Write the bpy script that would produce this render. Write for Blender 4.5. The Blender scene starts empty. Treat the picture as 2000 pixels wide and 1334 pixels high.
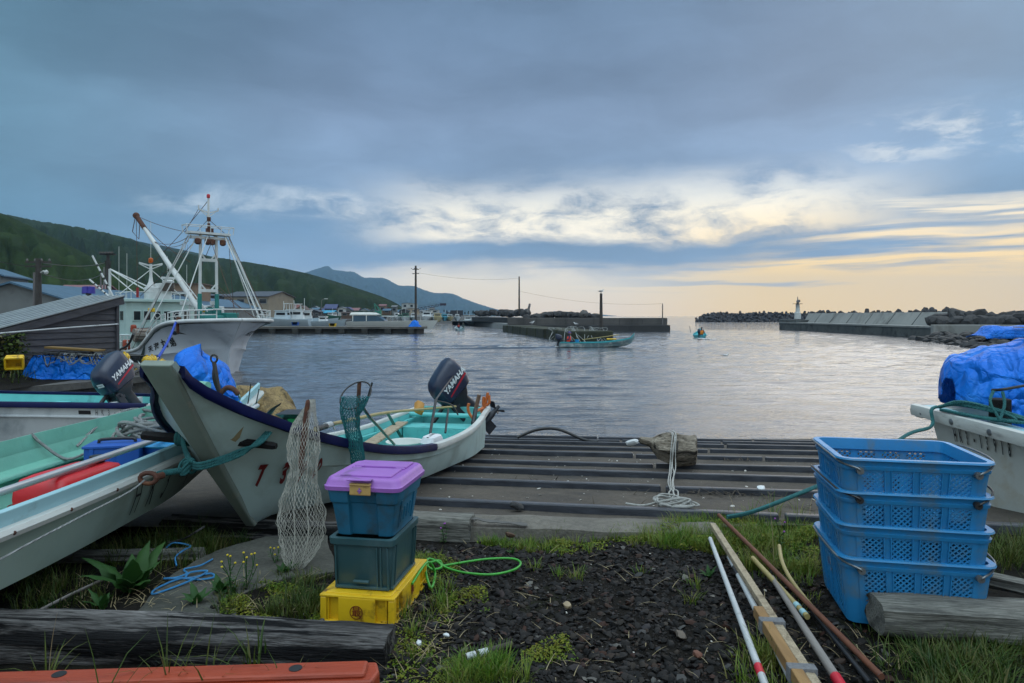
import bpy, bmesh, math, random
import numpy as np
from mathutils import Vector, Matrix, Euler, noise
sin, cos, pi, rad = math.sin, math.cos, math.pi, math.radians
R = random.Random(7)
sc = bpy.context.scene
COL = sc.collection
F = 1333.3
WATER = -1.2
def P(px, py, Y): return Vector(((px-1000)/F*Y, Y, 1.5-(py-617)/F*Y))
def G(px, py, z=0.0):
    Y = (1.5-z)*F/(py-617); return Vector(((px-1000)/F*Y, Y, z))
def zslip(Y): return min(0.0, .56-.115*Y)
def lin(c):
    c = c/255.0
    return c/12.92 if c <= .04045 else ((c+.055)/1.055)**2.4
def S(r, g, b): return (lin(r), lin(g), lin(b), 1)
def V(*a): return Vector(a)
def sm(a, b, x):
    t = min(1, max(0, (x-a)/(b-a))); return t*t*(3-2*t)

# ---------- materials ----------
MATS = {}
def nn(nt, typ, **kw):
    n = nt.nodes.new(typ)
    for k, v in kw.items(): setattr(n, k, v)
    return n
def mix(nt, fac, a, b, blend='MIX'):
    m = nn(nt, 'ShaderNodeMix', data_type='RGBA', blend_type=blend)
    for sock, val in ((m.inputs[0], fac), (m.inputs[6], a), (m.inputs[7], b)):
        if hasattr(val, 'is_linked') or isinstance(val, bpy.types.NodeSocket): nt.links.new(val, sock)
        else: sock.default_value = val
    return m.outputs[2]
def ramp(nt, fac, stops, interp='LINEAR'):
    r = nn(nt, 'ShaderNodeValToRGB'); r.color_ramp.interpolation = interp
    els = r.color_ramp.elements
    while len(els) < len(stops): els.new(.5)
    for e, (p, c) in zip(els, stops):
        e.position = p; e.color = c if len(c) == 4 else (*c, 1)
    nt.links.new(fac, r.inputs[0]); return r.outputs[0]
def tnoise(nt, vec, scale, detail=5, rough=.55, dist=0):
    n = nn(nt, 'ShaderNodeTexNoise'); n.inputs['Scale'].default_value = scale
    n.inputs['Detail'].default_value = detail; n.inputs['Roughness'].default_value = rough
    n.inputs['Distortion'].default_value = dist
    nt.links.new(vec, n.inputs['Vector']); return n.outputs[0]
def mat(name, c1, c2=None, rough=.55, scale=6, bump=0.0, bscale=None, metal=0, stretch=(1, 1, 1), detail=6,
        dirt=None, dscale=3, dlo=.55, dhi=.7, island=None, spec=.5, grain=0, wave=None, rvar=.12, trans=0):
    """procedural paint / wood / concrete: two-tone noise, optional stains, bump and per-piece tint"""
    if name in MATS: return MATS[name]
    m = bpy.data.materials.new(name); m.use_nodes = True; nt = m.node_tree
    b = nt.nodes['Principled BSDF']; L = nt.links.new
    tc = nn(nt, 'ShaderNodeTexCoord'); mp = nn(nt, 'ShaderNodeMapping'); mp.inputs['Scale'].default_value = stretch
    L(tc.outputs['Object'], mp.inputs['Vector']); v = mp.outputs[0]
    c2 = c2 or tuple(x*.8 for x in c1[:3])+(1,)
    n1 = tnoise(nt, v, scale, detail)
    col = ramp(nt, n1, [(.3, c1), (.72, c2)])
    if island:
        g = nn(nt, 'ShaderNodeNewGeometry')
        ic = ramp(nt, g.outputs['Random Per Island'], island)
        col = mix(nt, .35, ic, col)
    if grain:
        n3 = tnoise(nt, v, scale*9, 3, .7)
        col = mix(nt, grain, col, ramp(nt, n3, [(.35, (.15, .15, .15, 1)), (.65, (.9, .9, .9, 1))]), 'OVERLAY')
    if dirt:
        n2 = tnoise(nt, v, dscale, 8, .65, .3)
        mr = nn(nt, 'ShaderNodeMapRange'); mr.inputs[1].default_value = dlo; mr.inputs[2].default_value = dhi
        L(n2, mr.inputs[0]); col = mix(nt, mr.outputs[0], col, dirt)
    L(col, b.inputs['Base Color'])
    b.inputs['Metallic'].default_value = metal
    b.inputs['Specular IOR Level'].default_value = spec
    rr = nn(nt, 'ShaderNodeMapRange'); rr.inputs[3].default_value = max(.03, rough-rvar); rr.inputs[4].default_value = min(1, rough+rvar)
    L(tnoise(nt, v, scale*2.3, 4), rr.inputs[0]); L(rr.outputs[0], b.inputs['Roughness'])
    if trans:
        b.inputs['Transmission Weight'].default_value = trans
    if bump:
        bn = nn(nt, 'ShaderNodeBump'); bn.inputs['Strength'].default_value = 1; bn.inputs['Distance'].default_value = bump
        h = tnoise(nt, v, bscale or scale*4, 6, .6)
        if wave:
            w = nn(nt, 'ShaderNodeTexWave'); w.inputs['Scale'].default_value = wave; L(v, w.inputs['Vector'])
            a = nn(nt, 'ShaderNodeMath', operation='ADD'); L(h, a.inputs[0]); L(w.outputs['Fac'], a.inputs[1]); h = a.outputs[0]
        L(h, bn.inputs['Height']); L(bn.outputs[0], b.inputs['Normal'])
    MATS[name] = m
    return m

# ---------- objects ----------
def prop(o, label=None, cat=None, group=None, kind=None):
    if label: o['label'] = label
    if cat: o['category'] = cat
    if group: o['group'] = group
    if kind: o['kind'] = kind
    return o
MW = {}
def thing(name, label, cat, loc=(0, 0, 0), rotz=0, group=None, rot=None):
    o = bpy.data.objects.new(name, None); COL.objects.link(o); o.empty_display_size = .1
    o.location = loc; o.rotation_euler = rot if rot else (0, 0, rotz)
    MW[o.name] = Matrix.Translation(Vector(loc)) @ Euler(o.rotation_euler).to_matrix().to_4x4()
    return prop(o, label, cat, group)
def M4(loc=(0, 0, 0), rot=(0, 0, 0), scl=(1, 1, 1)):
    return Matrix.Translation(Vector(loc)) @ Euler(rot).to_matrix().to_4x4() @ Matrix.Diagonal((*scl, 1))
class MB:
    def __init__(s): s.v = []; s.f = []; s.mi = []; s.cur = 0
    def add(s, vs, fs, M=None):
        o = len(s.v)
        s.v += [tuple(M @ Vector(v)) for v in vs] if M is not None else [tuple(v) for v in vs]
        for f in fs: s.f.append([i+o for i in f]); s.mi.append(s.cur)
        return s
    def box(s, c, size, rot=(0, 0, 0), M=None, tx=1, ty=1):
        a, b, d = (x/2 for x in size)
        vs = [(-a, -b, -d), (a, -b, -d), (a, b, -d), (-a, b, -d), (-a*tx, -b*ty, d), (a*tx, -b*ty, d), (a*tx, b*ty, d), (-a*tx, b*ty, d)]
        T = M4(c, rot)
        return s.add(vs, [(0, 3, 2, 1), (4, 5, 6, 7), (0, 1, 5, 4), (1, 2, 6, 5), (2, 3, 7, 6), (3, 0, 4, 7)], M @ T if M is not None else T)
    def beam(s, p, q, w, h, up=(0, 0, 1), M=None):
        p = Vector(p); q = Vector(q); d = (q-p); l = d.length; d.normalize()
        x = d.cross(Vector(up)); x = x.normalized() if x.length > 1e-4 else Vector((1, 0, 0)); z = x.cross(d)
        T = Matrix((( x.x, d.x, z.x, (p.x+q.x)/2), (x.y, d.y, z.y, (p.y+q.y)/2), (x.z, d.z, z.z, (p.z+q.z)/2), (0, 0, 0, 1)))
        return s.box((0, 0, 0), (w, l, h), M=(M @ T if M is not None else T))
    def tube(s, pts, r, n=8, caps=True, M=None, flat=1):
        pts = [Vector(p) for p in pts]; k = len(pts)
        rs = r if isinstance(r, (list, tuple)) else [r]*k
        ds = []
        for i in range(k):
            d = pts[min(i+1, k-1)]-pts[max(i-1, 0)]; ds.append(d.normalized() if d.length > 1e-9 else Vector((0, 0, 1)))
        u = ds[0].orthogonal().normalized(); vs = []; fs = []
        for i in range(k):
            u = (u-ds[i]*u.dot(ds[i]));
            u = u.normalized() if u.length > 1e-6 else ds[i].orthogonal().normalized()
            w = ds[i].cross(u)
            for j in range(n):
                a = 2*pi*j/n; vs.append(pts[i]+(u*cos(a)+w*sin(a)*flat)*rs[i])
        for i in range(k-1):
            for j in range(n):
                a = i*n+j; b = i*n+(j+1) % n; fs.append((a, b, b+n, a+n))
        if caps: fs += [tuple(range(n-1, -1, -1)), tuple((k-1)*n+j for j in range(n))]
        return s.add(vs, fs, M)
    def lathe(s, prof, n=16, M=None, caps=True):
        vs = []; fs = []; k = len(prof)
        for r, z in prof:
            for j in range(n): a = 2*pi*j/n; vs.append((r*cos(a), r*sin(a), z))
        for i in range(k-1):
            for j in range(n):
                a = i*n+j; b = i*n+(j+1) % n; fs.append((a, b, b+n, a+n))
        if caps: fs += [tuple(range(n-1, -1, -1)), tuple((k-1)*n+j for j in range(n))]
        return s.add(vs, fs, M)
    def loft(s, rings, closed=True, caps=True, M=None):
        n = len(rings[0]); k = len(rings); vs = [p for r in rings for p in r]; fs = []
        for i in range(k-1):
            for j in range(n if closed else n-1):
                a = i*n+j; b = i*n+(j+1) % n; fs.append((a, b, b+n, a+n))
        if caps and closed: fs += [tuple(range(n-1, -1, -1)), tuple((k-1)*n+j for j in range(n))]
        return s.add(vs, fs, M)
    def grid(s, fn, nu, nv, M=None, wrap=False):
        vs = [fn(i/(nu-1), j/(nv-1)) for i in range(nu) for j in range(nv)]
        fs = [(i*nv+j, (i+1)*nv+j, (i+1)*nv+j+1, i*nv+j+1) for i in range(nu-1) for j in range(nv-1)]
        return s.add(vs, fs, M)
    def prism(s, poly, z0, z1, M=None):
        n = len(poly); vs = [(x, y, z0) for x, y in poly]+[(x, y, z1) for x, y in poly]
        fs = [tuple(range(n-1, -1, -1)), tuple(range(n, 2*n))]+[(i, (i+1) % n, (i+1) % n+n, i+n) for i in range(n)]
        return s.add(vs, fs, M)
    def ball(s, c, r, n=10, M=None, scl=(1, 1, 1)):
        k = n//2+1
        prof = [(max(1e-4, r*sin(pi*i/k)), -r*cos(pi*i/k)) for i in range(k+1)]
        T = M4(c, (0, 0, 0), scl)
        return s.lathe(prof, n, M @ T if M is not None else T)
    def build(s, name, m, parent=None, smooth=None, bevel=0, world=False, label=None, cat=None, group=None, kind=None, mods=None, root=None):
        me = bpy.data.meshes.new(name)
        vs = s.v
        if parent is not None and world:
            rt = root or parent
            inv = MW[rt.name].inverted(); vs = [tuple(inv @ Vector(v)) for v in vs]
        me.from_pydata(vs, [], s.f); me.validate()
        for mm in (m if isinstance(m, (list, tuple)) else [m]): me.materials.append(mm)
        if isinstance(m, (list, tuple)) and len(me.polygons) == len(s.mi): me.polygons.foreach_set('material_index', s.mi)
        if smooth is not None:
            me.shade_smooth()
            if smooth < 180: me.set_sharp_from_angle(angle=rad(smooth))
        bm = bmesh.new(); bm.from_mesh(me); bmesh.ops.recalc_face_normals(bm, faces=bm.faces); bm.to_mesh(me); bm.free()
        o = bpy.data.objects.new(name, me); COL.objects.link(o)
        if parent is not None:
            o.parent = parent
            MW[o.name] = MW[parent.name]
        else: MW[o.name] = Matrix()
        if bevel:
            bv = o.modifiers.new('bevel', 'BEVEL'); bv.width = bevel; bv.segments = 2; bv.limit_method = 'ANGLE'; bv.angle_limit = rad(35)
        return prop(o, label, cat, group, kind)
def solidify(o, t, off=-1):
    m = o.modifiers.new('solid', 'SOLIDIFY'); m.thickness = t; m.offset = off; return o
def subsurf(o, lv=1):
    m = o.modifiers.new('sub', 'SUBSURF'); m.levels = m.render_levels = lv; return o
def dup(root, loc=None, rotz=None, label=None, group=None, rot=None, scale=None):
    r = root.copy(); COL.objects.link(r)
    if loc is not None: r.location = loc
    if rotz is not None: r.rotation_euler = (0, 0, rotz)
    if rot is not None: r.rotation_euler = rot
    if scale is not None: r.scale = scale if isinstance(scale, (tuple, list)) else (scale,)*3
    if label: r['label'] = label
    if group: r['group'] = group
    T = Matrix.LocRotScale(r.location, r.rotation_euler, r.scale); MW[r.name] = T
    for ch in list(root.children):
        c = ch.copy(); COL.objects.link(c); c.parent = r; MW[c.name] = T
        for g in list(ch.children):
            d = g.copy(); COL.objects.link(d); d.parent = c
    return r
def text_mesh(txt, size=1, shear=0, bold=0, res=3):
    cu = bpy.data.curves.new('t', 'FONT'); cu.body = txt; cu.size = size; cu.align_x = 'CENTER'; cu.align_y = 'CENTER'
    cu.shear = shear; cu.offset = bold; cu.resolution_u = res
    o = bpy.data.objects.new('t', cu); COL.objects.link(o)
    dg = bpy.context.evaluated_depsgraph_get(); dg.update()
    me = bpy.data.meshes.new_from_object(o.evaluated_get(dg))
    bm = bmesh.new(); bm.from_mesh(me)
    bmesh.ops.triangulate(bm, faces=bm.faces)
    for _ in range(2):
        es = [e for e in bm.edges if e.calc_length() > size*.18]
        if es: bmesh.ops.subdivide_edges(bm, edges=es, cuts=1, use_grid_fill=False)
        bmesh.ops.triangulate(bm, faces=bm.faces)
    vs = [tuple(v.co) for v in bm.verts]; bm.verts.index_update()
    fs = [[v.index for v in f.verts] for f in bm.faces]
    bm.free(); bpy.data.objects.remove(o); bpy.data.curves.remove(cu); bpy.data.meshes.remove(me)
    return vs, fs
def catmull(pts, n=8):
    pts = [Vector(p) for p in pts]; out = []
    for i in range(len(pts)-1):
        p0 = pts[max(i-1, 0)]; p1 = pts[i]; p2 = pts[i+1]; p3 = pts[min(i+2, len(pts)-1)]
        for k in range(n):
            t = k/n
            out.append(.5*((2*p1)+(p2-p0)*t+(2*p0-5*p1+4*p2-p3)*t*t+(3*p1-p0-3*p2+p3)*t**3))
    return out+[pts[-1]]
def hermite(xs, ys, x):
    n = len(xs)
    if x <= xs[0]: return ys[0]
    if x >= xs[-1]: return ys[-1]
    i = max(k for k in range(n-1) if xs[k] <= x)
    def sl(k):
        if k == 0: return (ys[1]-ys[0])/(xs[1]-xs[0])
        if k == n-1: return (ys[-1]-ys[-2])/(xs[-1]-xs[-2])
        a = (ys[k]-ys[k-1])/(xs[k]-xs[k-1]); b = (ys[k+1]-ys[k])/(xs[k+1]-xs[k])
        return 0 if a*b <= 0 else 2*a*b/(a+b)
    h = xs[i+1]-xs[i]; t = (x-xs[i])/h
    return (2*t**3-3*t*t+1)*ys[i]+(t**3-2*t*t+t)*h*sl(i)+(-2*t**3+3*t*t)*ys[i+1]+(t**3-t*t)*h*sl(i+1)
def rrect(w, l, r, n=5, z=0):
    """rounded rectangle ring"""
    out = []
    for cx, cy, a0 in ((w/2-r, l/2-r, 0), (-w/2+r, l/2-r, 90), (-w/2+r, -l/2+r, 180), (w/2-r, -l/2+r, 270)):
        for k in range(n+1):
            a = rad(a0+90*k/n); out.append((cx+r*cos(a), cy+r*sin(a), z))
    return out
def rope(path, r, n=6, wob=0, seed=0, sub=6):
    """a smooth rope path as a list of points"""
    q = random.Random(seed); pts = [Vector(p)+Vector((q.uniform(-wob, wob), q.uniform(-wob, wob), q.uniform(-wob, wob)*.3)) for p in path]
    return MB().tube(catmull(pts, sub), r, n)
# ---------- camera, light, sky ----------
cam = bpy.data.cameras.new('camera'); co = bpy.data.objects.new('camera', cam); COL.objects.link(co)
co.location = (0, 0, 1.5); co.rotation_euler = (rad(90), 0, 0)
cam.lens = 24; cam.sensor_width = 36; cam.shift_y = -.025; cam.clip_end = 40000; cam.clip_start = .05
sc.camera = co
sc.view_settings.view_transform = 'Standard'; sc.view_settings.look = 'None'; sc.view_settings.exposure = .52
sc.view_settings.gamma = 1; sc.view_settings.use_curve_mapping = False
sc.cycles.use_denoising = True
sc.cycles.max_bounces = 6; sc.cycles.diffuse_bounces = 3; sc.cycles.glossy_bounces = 3; sc.cycles.volume_bounces = 0
sc.cycles.sample_clamp_indirect = 4
SUN_AZ, SUN_EL = rad(38), rad(26)
sl = bpy.data.lights.new('sun', 'SUN'); so = bpy.data.objects.new('sun', sl); COL.objects.link(so)
sl.energy = .5; sl.angle = rad(50); sl.color = (1, .90, .78)
sd = Vector((sin(SUN_AZ)*cos(SUN_EL), cos(SUN_AZ)*cos(SUN_EL), sin(SUN_EL)))
so.rotation_euler = (-sd).to_track_quat('-Z', 'Y').to_euler(); so.location = (0, 0, 30)

w = bpy.data.worlds.new('World'); sc.world = w; w.use_nodes = True
nt = w.node_tree; L = nt.links.new
bg = nt.nodes['Background']
class E:
    """tiny arithmetic wrapper over Math nodes"""
    def __init__(s, k): s.k = k
    def _b(s, op, o, rev=False):
        n = nn(nt, 'ShaderNodeMath', operation=op)
        for i, q in enumerate((o, s) if rev else (s, o)):
            q = q.k if isinstance(q, E) else q
            if isinstance(q, (int, float)): n.inputs[i].default_value = q
            else: L(q, n.inputs[i])
        return E(n.outputs[0])
    def __add__(s, o): return s._b('ADD', o)
    __radd__ = __add__
    def __sub__(s, o): return s._b('SUBTRACT', o)
    def __rsub__(s, o): return s._b('SUBTRACT', o, True)
    def __mul__(s, o): return s._b('MULTIPLY', o)
    __rmul__ = __mul__
    def __truediv__(s, o): return s._b('DIVIDE', o)
    def max(s, o): return s._b('MAXIMUM', o)
    def min(s, o): return s._b('MINIMUM', o)
def ss(x, a, b, lo=0.0, hi=1.0):
    n = nn(nt, 'ShaderNodeMapRange', interpolation_type='SMOOTHSTEP')
    n.inputs[1].default_value = a; n.inputs[2].default_value = b; n.inputs[3].default_value = lo; n.inputs[4].default_value = hi
    L(x.k, n.inputs[0]); return E(n.outputs[0])
def vec(x, y, z=0.0):
    n = nn(nt, 'ShaderNodeCombineXYZ')
    for i, q in enumerate((x, y, z)):
        if isinstance(q, E): L(q.k, n.inputs[i])
        else: n.inputs[i].default_value = q
    return n.outputs[0]
def nz(v, scale=1, detail=6, rough=.55, dist=0): return E(tnoise(nt, v, scale, detail, rough, dist))
tc = nn(nt, 'ShaderNodeTexCoord'); sep = nn(nt, 'ShaderNodeSeparateXYZ'); L(tc.outputs['Generated'], sep.inputs[0])
dx, dy, dz = (E(sep.outputs[i]) for i in range(3))
az = dx._b('ARCTAN2', dy)*57.2958
n_ = nn(nt, 'ShaderNodeMath', operation='ARCSINE'); L(dz.k, n_.inputs[0]); el = E(n_.outputs[0])*57.2958
# warped fields in (azimuth, elevation) degrees: cloud sheets seen edge-on near the horizon
big = nz(vec(az*.055, el*.16, 3.1), 1, 3, .5)-.5
mid = nz(vec(az*.13, el*.42, 7.7), 1, 7, .6, .25)-.5
e2 = el+big*3.4+mid*2.3
soft = nz(vec(az*.03, e2*.10, 1.7), 1, 5, .5)
fine = nz(vec(az*.10, e2*.30, 5.3), 1, 9, .6, .45)
strk = nz(vec(az*.045, (el+big*1.5)*.9, 9.1), 1, 7, .58, .25)
puff = nz(vec(az*.22, e2*.62, 2.3), 1, 9, .62, .3)
C = lambda r, g, b: S(r, g, b)
def scl(c, k):
    v_ = nn(nt, 'ShaderNodeVectorMath', operation='SCALE'); L(c, v_.inputs[0])
    if isinstance(k, E): L(k.k, v_.inputs['Scale'])
    else: v_.inputs['Scale'].default_value = k
    return v_.outputs[0]
deck = ramp(nt, ss(el, 0, 30).k, [(0, C(126, 148, 172)), (.14, C(104, 134, 164)), (.3, C(116, 138, 164)), (.55, C(108, 127, 152)), (.8, C(93, 113, 137)), (1, C(80, 101, 123))])
deck = mix(nt, (ss(az*-1.0, 12, 44)*.8).k, deck, C(74, 114, 130))
deck = mix(nt, (ss(az, 20, 46)*.75).k, deck, C(70, 124, 162))
lightk = 1.1
deck = scl(deck, ss(soft, .30, .70, .74, 1.14)*ss(fine, .25, .75, .92, 1.09)*ss(puff, .3, .7, .98, 1.02))
# light behind the clouds: cream in the middle, amber towards the right
lightc = ramp(nt, ss(el, -1, 13).k, [(0, C(242, 212, 168)), (.14, C(246, 222, 178)), (.4, C(246, 230, 200)), (.75, C(240, 230, 206)), (1, C(210, 212, 208))])
lightc = mix(nt, (ss(az, 6, 22)*ss(el, 10, 3)*.95).k, lightc, C(255, 208, 96))
lightc = mix(nt, (ss(az*-1.0, 5, 22)*.8).k, lightc, C(176, 192, 204))
lightc = scl(lightc, ss(el, 14, 4, 1.0, 1.12))
azA = ss(az, -17, -4)*ss(az, 36, 20)
openA = ss(e2, 5.6, 6.9)*ss(e2, 12.6, 8.2)*azA*ss(fine*.75+puff*.5+ss(az, 0, 14)*.05, .44, .70)
lowtop = ss(az, 12, 32, 3.7, 6.6)
dB = e2-lowtop
openB = ss(dB, 1.3, -.9)*ss(az, -24, -9)*ss(strk+ss(el, 6, 1)*.3, .38, .62)
openE = ss(az, 17, 27)*ss(e2, 5.0, 6.2)*ss(e2, 9.4, 7.2)*ss(strk, .5, .66)*.85
openC = ss(az, 24, 30)*ss(e2, 10.2, 11.8)*ss(e2, 15.5, 13)*ss(puff+fine*.5, .68, .95)*.7
openD = ss(az, -31, -24)*ss(az, -7, -13)*ss(e2, 7.2, 8.6)*ss(e2, 10.6, 9.2)*ss(puff*.6+fine*.6, .52, .74)*.6
op = openA.max(openB).max(openC).max(openD).max(openE).min(1.0)
col = mix(nt, op.k, deck, lightc)
# thin blue-grey bars across the light near the horizon
bars = ss(strk, .54, .66)*ss(el, 1.2, 2.6)*ss(az, 2, 20)*ss(el, 7, 4.5)
col = mix(nt, (bars*.7).k, col, C(126, 154, 180))
col = scl(col, ss(el, 9, 0, 1.0, 1.08))
# unseen sky overhead and behind the camera greyed to keep its light neutral
grey = (ss(el, 26, 48)+ss(dy, .3, -.3)).min(1.0)
col = mix(nt, (grey*.85).k, col, C(132, 142, 146))
# unseen sky overhead and behind the camera boosted as added fill light
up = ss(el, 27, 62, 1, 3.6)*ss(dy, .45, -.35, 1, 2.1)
sk = nn(nt, 'ShaderNodeTexSky', sky_type='NISHITA'); sk.sun_disc = False
sk.sun_elevation = SUN_EL; sk.sun_rotation = SUN_AZ
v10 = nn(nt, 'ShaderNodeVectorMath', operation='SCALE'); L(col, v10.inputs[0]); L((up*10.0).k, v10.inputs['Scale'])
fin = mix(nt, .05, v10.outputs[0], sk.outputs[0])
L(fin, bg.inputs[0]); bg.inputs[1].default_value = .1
w.cycles.sampling_method = 'MANUAL'; w.cycles.sample_map_resolution = 1024

# ---------- water ----------
def water_mat():
    m = bpy.data.materials.new('sea_water'); m.use_nodes = True; t = m.node_tree; b = t.nodes['Principled BSDF']; K = t.links.new
    b.inputs['Base Color'].default_value = (.045, .052, .062, 1); b.inputs['Roughness'].default_value = .06; b.inputs['IOR'].default_value = 1.5
    tc = nn(t, 'ShaderNodeTexCoord')
    hs = []
    for sx, sy, rz, scale, det, amp in ((.7, 1.7, 6, 1.1, 3, .03), (.8, 2.0, -11, 3.0, 3, .035), (.25, .8, 14, .35, 2, .05), (1.1, 2.0, 18, 7, 2, .016)):
        mp = nn(t, 'ShaderNodeMapping'); mp.inputs['Scale'].default_value = (sx, sy, 1); mp.inputs['Rotation'].default_value = (0, 0, rad(rz))
        K(tc.outputs['Object'], mp.inputs[0])
        n = tnoise(t, mp.outputs[0], scale, det, .5, .4)
        mu = nn(t, 'ShaderNodeMath', operation='MULTIPLY'); mu.inputs[1].default_value = amp; K(n, mu.inputs[0]); hs.append(mu.outputs[0])
    h = hs[0]
    for q in hs[1:]:
        a = nn(t, 'ShaderNodeMath', operation='ADD'); K(h, a.inputs[0]); K(q, a.inputs[1]); h = a.outputs[0]
    # patches of calmer and rougher water
    pt = nn(t, 'ShaderNodeMapping'); pt.inputs['Scale'].default_value = (.02, .07, 1); K(tc.outputs['Object'], pt.inputs[0])
    pr = nn(t, 'ShaderNodeMapRange'); pr.inputs[1].default_value = .35; pr.inputs[2].default_value = .65; pr.inputs[3].default_value = .45; pr.inputs[4].default_value = 1.05
    K(tnoise(t, pt.outputs[0], 1, 4), pr.inputs[0])
    a = nn(t, 'ShaderNodeMath', operation='MULTIPLY'); K(h, a.inputs[0]); K(pr.outputs[0], a.inputs[1])
    bn = nn(t, 'ShaderNodeBump'); bn.inputs['Strength'].default_value = 1; bn.inputs['Distance'].default_value = 1
    K(a.outputs[0], bn.inputs['Height']); K(bn.outputs[0], b.inputs['Normal'])
    return m
sea_m = water_mat()
mb = MB(); mb.add([(-9000, -200, WATER), (9000, -200, WATER), (9000, 9400, WATER), (-9000, 9400, WATER)], [(0, 1, 2, 3)])
sea = mb.build('sea_water', sea_m, kind='structure')

# ---------- near ground ----------
def gz(x, y):
    """height of the trodden ground"""
    z = .03*noise.noise(Vector((x*.9, y*.9, 0)))+.012*noise.noise(Vector((x*3.5, y*3.5, 2)))
    z -= .05*sm(3.6, 4.9, y)*sm(1.2, .2, x)
    if y > 4.5: z -= .03*sm(4.5, 4.95, y)
    return z-.01
soil = mat('dark_soil', (.008, .007, .006, 1), (.022, .019, .016, 1), .97, 9, .02, 40, spec=.1, dirt=(.018, .02, .010, 1), dscale=2.2, island=None)
xs = np.concatenate([np.linspace(-60, -7, 14), np.linspace(-6.6, 7, 110), np.linspace(8, 60, 14)])
ys = np.concatenate([np.linspace(-60, .2, 14), np.linspace(.4, 4.93, 60)])
mb = MB(); nx, ny = len(xs), len(ys)
mb.add([(x, y, gz(x, y)) for x in xs for y in ys], [(i*ny+j, (i+1)*ny+j, (i+1)*ny+j+1, i*ny+j+1) for i in range(nx-1) for j in range(ny-1)])
mb.build('ground', soil, smooth=180, kind='structure')

# ---------- slipway ----------
conc = mat('slip_concrete', (.062, .050, .039, 1), (.105, .085, .066, 1), .9, 2.5, .008, 60, dirt=(.024, .021, .02, 1), dscale=1.3, dlo=.5, dhi=.75, grain=.35)
mb = MB()
gx = np.linspace(-13, 15, 57); gy = np.linspace(4.9, 21, 40)
mb.add([(x, y, .56-.115*y+.012*noise.noise(Vector((x*1.3, y*1.3, 5)))-.005) for x in gx for y in gy],
       [(i*40+j, (i+1)*40+j, (i+1)*40+j+1, i*40+j+1) for i in range(56) for j in range(39)])
mb.build('slipway', conc, smooth=180, kind='structure')
# raised sill along the head of the slipway
sillm = mat('sill_concrete', (.13, .118, .10, 1), (.20, .18, .15, 1), .9, 3, .01, 50, dirt=(.06, .055, .05, 1), dscale=2.5, grain=.3)
mb = MB()
def sill(u, v):
    x = -.75+2.2*u; prof = [(4.78, -.14), (4.8, .005), (5.02, .018), (5.28, -.04)]
    y, z = prof[min(3, int(v*3+.01))]; y += .03*noise.noise(Vector((x*2.2, v*3, 0)))-(x*.10)
    return (x, y, z+.012*noise.noise(Vector((x*4, v*5, 4))))
mb.grid(sill, 30, 4)
mb.build('slipway_sill', sillm, smooth=40, kind='structure')
# slip timbers: black greased rails across the ramp
railm = mat('slip_rail_wood', (.016, .018, .025, 1), (.05, .055, .07, 1), .38, 4, .003, 30, stretch=(.3, 3, 3), dirt=(.07, .07, .072, 1), dscale=2, dlo=.6, dhi=.85)
railt = mat('slip_rail_wood_worn', (.10, .10, .11, 1), (.05, .052, .06, 1), .55, 6, .003, 30, stretch=(.2, 3, 3))
names = ['nearest the grass', 'second from the grass', 'third from the grass', 'fourth from the grass', 'passing just in front of the driftwood stump',
         'passing under the driftwood stump', 'third from the water', 'second from the water', 'lying right at the water edge']
cs = [5.62, 7.05, 8.2, 9.28, 10.7, 11.9, 13.15, 13.95, 14.75]
for i, (c, nmx) in enumerate(zip(cs, names)):
    mb = MB()
    q = random.Random(i)
    x0, x1 = (-3.2 if i > 0 else -1.35), 8.2
    br = q.uniform(1.0, 4.5) if i else 2.0
    b2_ = br+q.uniform(1.6, 3.0)
    for a, b_, off in ((x0, br-.02, .02*q.uniform(-1, 1)), (br+.02, b2_-.02, .035*q.uniform(-1, 1)), (b2_+.015, x1, .03*q.uniform(-1, 1))):
        dz1, dz2 = q.uniform(-.012, .006), q.uniform(-.012, .006)
        y0, y1 = c-.28*a+off, c-.28*b_+off
        mb.beam((a, y0, .56-.115*y0+.022+dz1), (b_, y1, .56-.115*y1+.022+dz2), .09+.012*q.uniform(-1, 1), .08+.008*q.uniform(-1, 1), up=(0, .115, 1))
    mb.build('slip_rail', railm, bevel=.012, label='long black slipway timber '+nmx, cat='slipway rail', group='black timbers laid across the slipway')

# ---------- scattered stones, shells and litter on the gravel ----------
ico_v, ico_f = [], []
bm = bmesh.new(); bmesh.ops.create_icosphere(bm, subdivisions=1, radius=1); bm.verts.index_update()
ico_v = np.array([v.co[:] for v in bm.verts]); ico_f = np.array([[v.index for v in f.verts] for f in bm.faces]); bm.free()
def stones(n, region, smin, smax, seed, flat=.6, zf=gz, dens=None, sink=.25):
    rs = np.random.RandomState(seed); vs = []; fs = []; k = 0
    while k < n:
        x = rs.uniform(region[0], region[1]); y = rs.uniform(region[2], region[3])
        if dens and rs.rand() > dens(x, y): continue
        s = smin+(smax-smin)*rs.rand()**3.2
        a = rs.rand()*2*pi; M = np.array(Euler((rs.uniform(-.5, .5), rs.uniform(-.5, .5), a)).to_matrix())
        sc3 = np.array([s*rs.uniform(.8, 1.3), s*rs.uniform(.55, 1), s*flat*rs.uniform(.5, 1)])
        p = (ico_v*(1+rs.uniform(-.17, .17, (len(ico_v), 1)))*sc3) @ M.T + np.array([x, y, zf(x, y)+sc3[2]*(1-2*sink)])
        vs.append(p); fs.append(ico_f+k*len(ico_v)); k += 1
    m = MB(); m.v = [tuple(p) for p in np.concatenate(vs)]; m.f = np.concatenate(fs).tolist(); m.mi = [0]*len(m.f)
    return m
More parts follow.
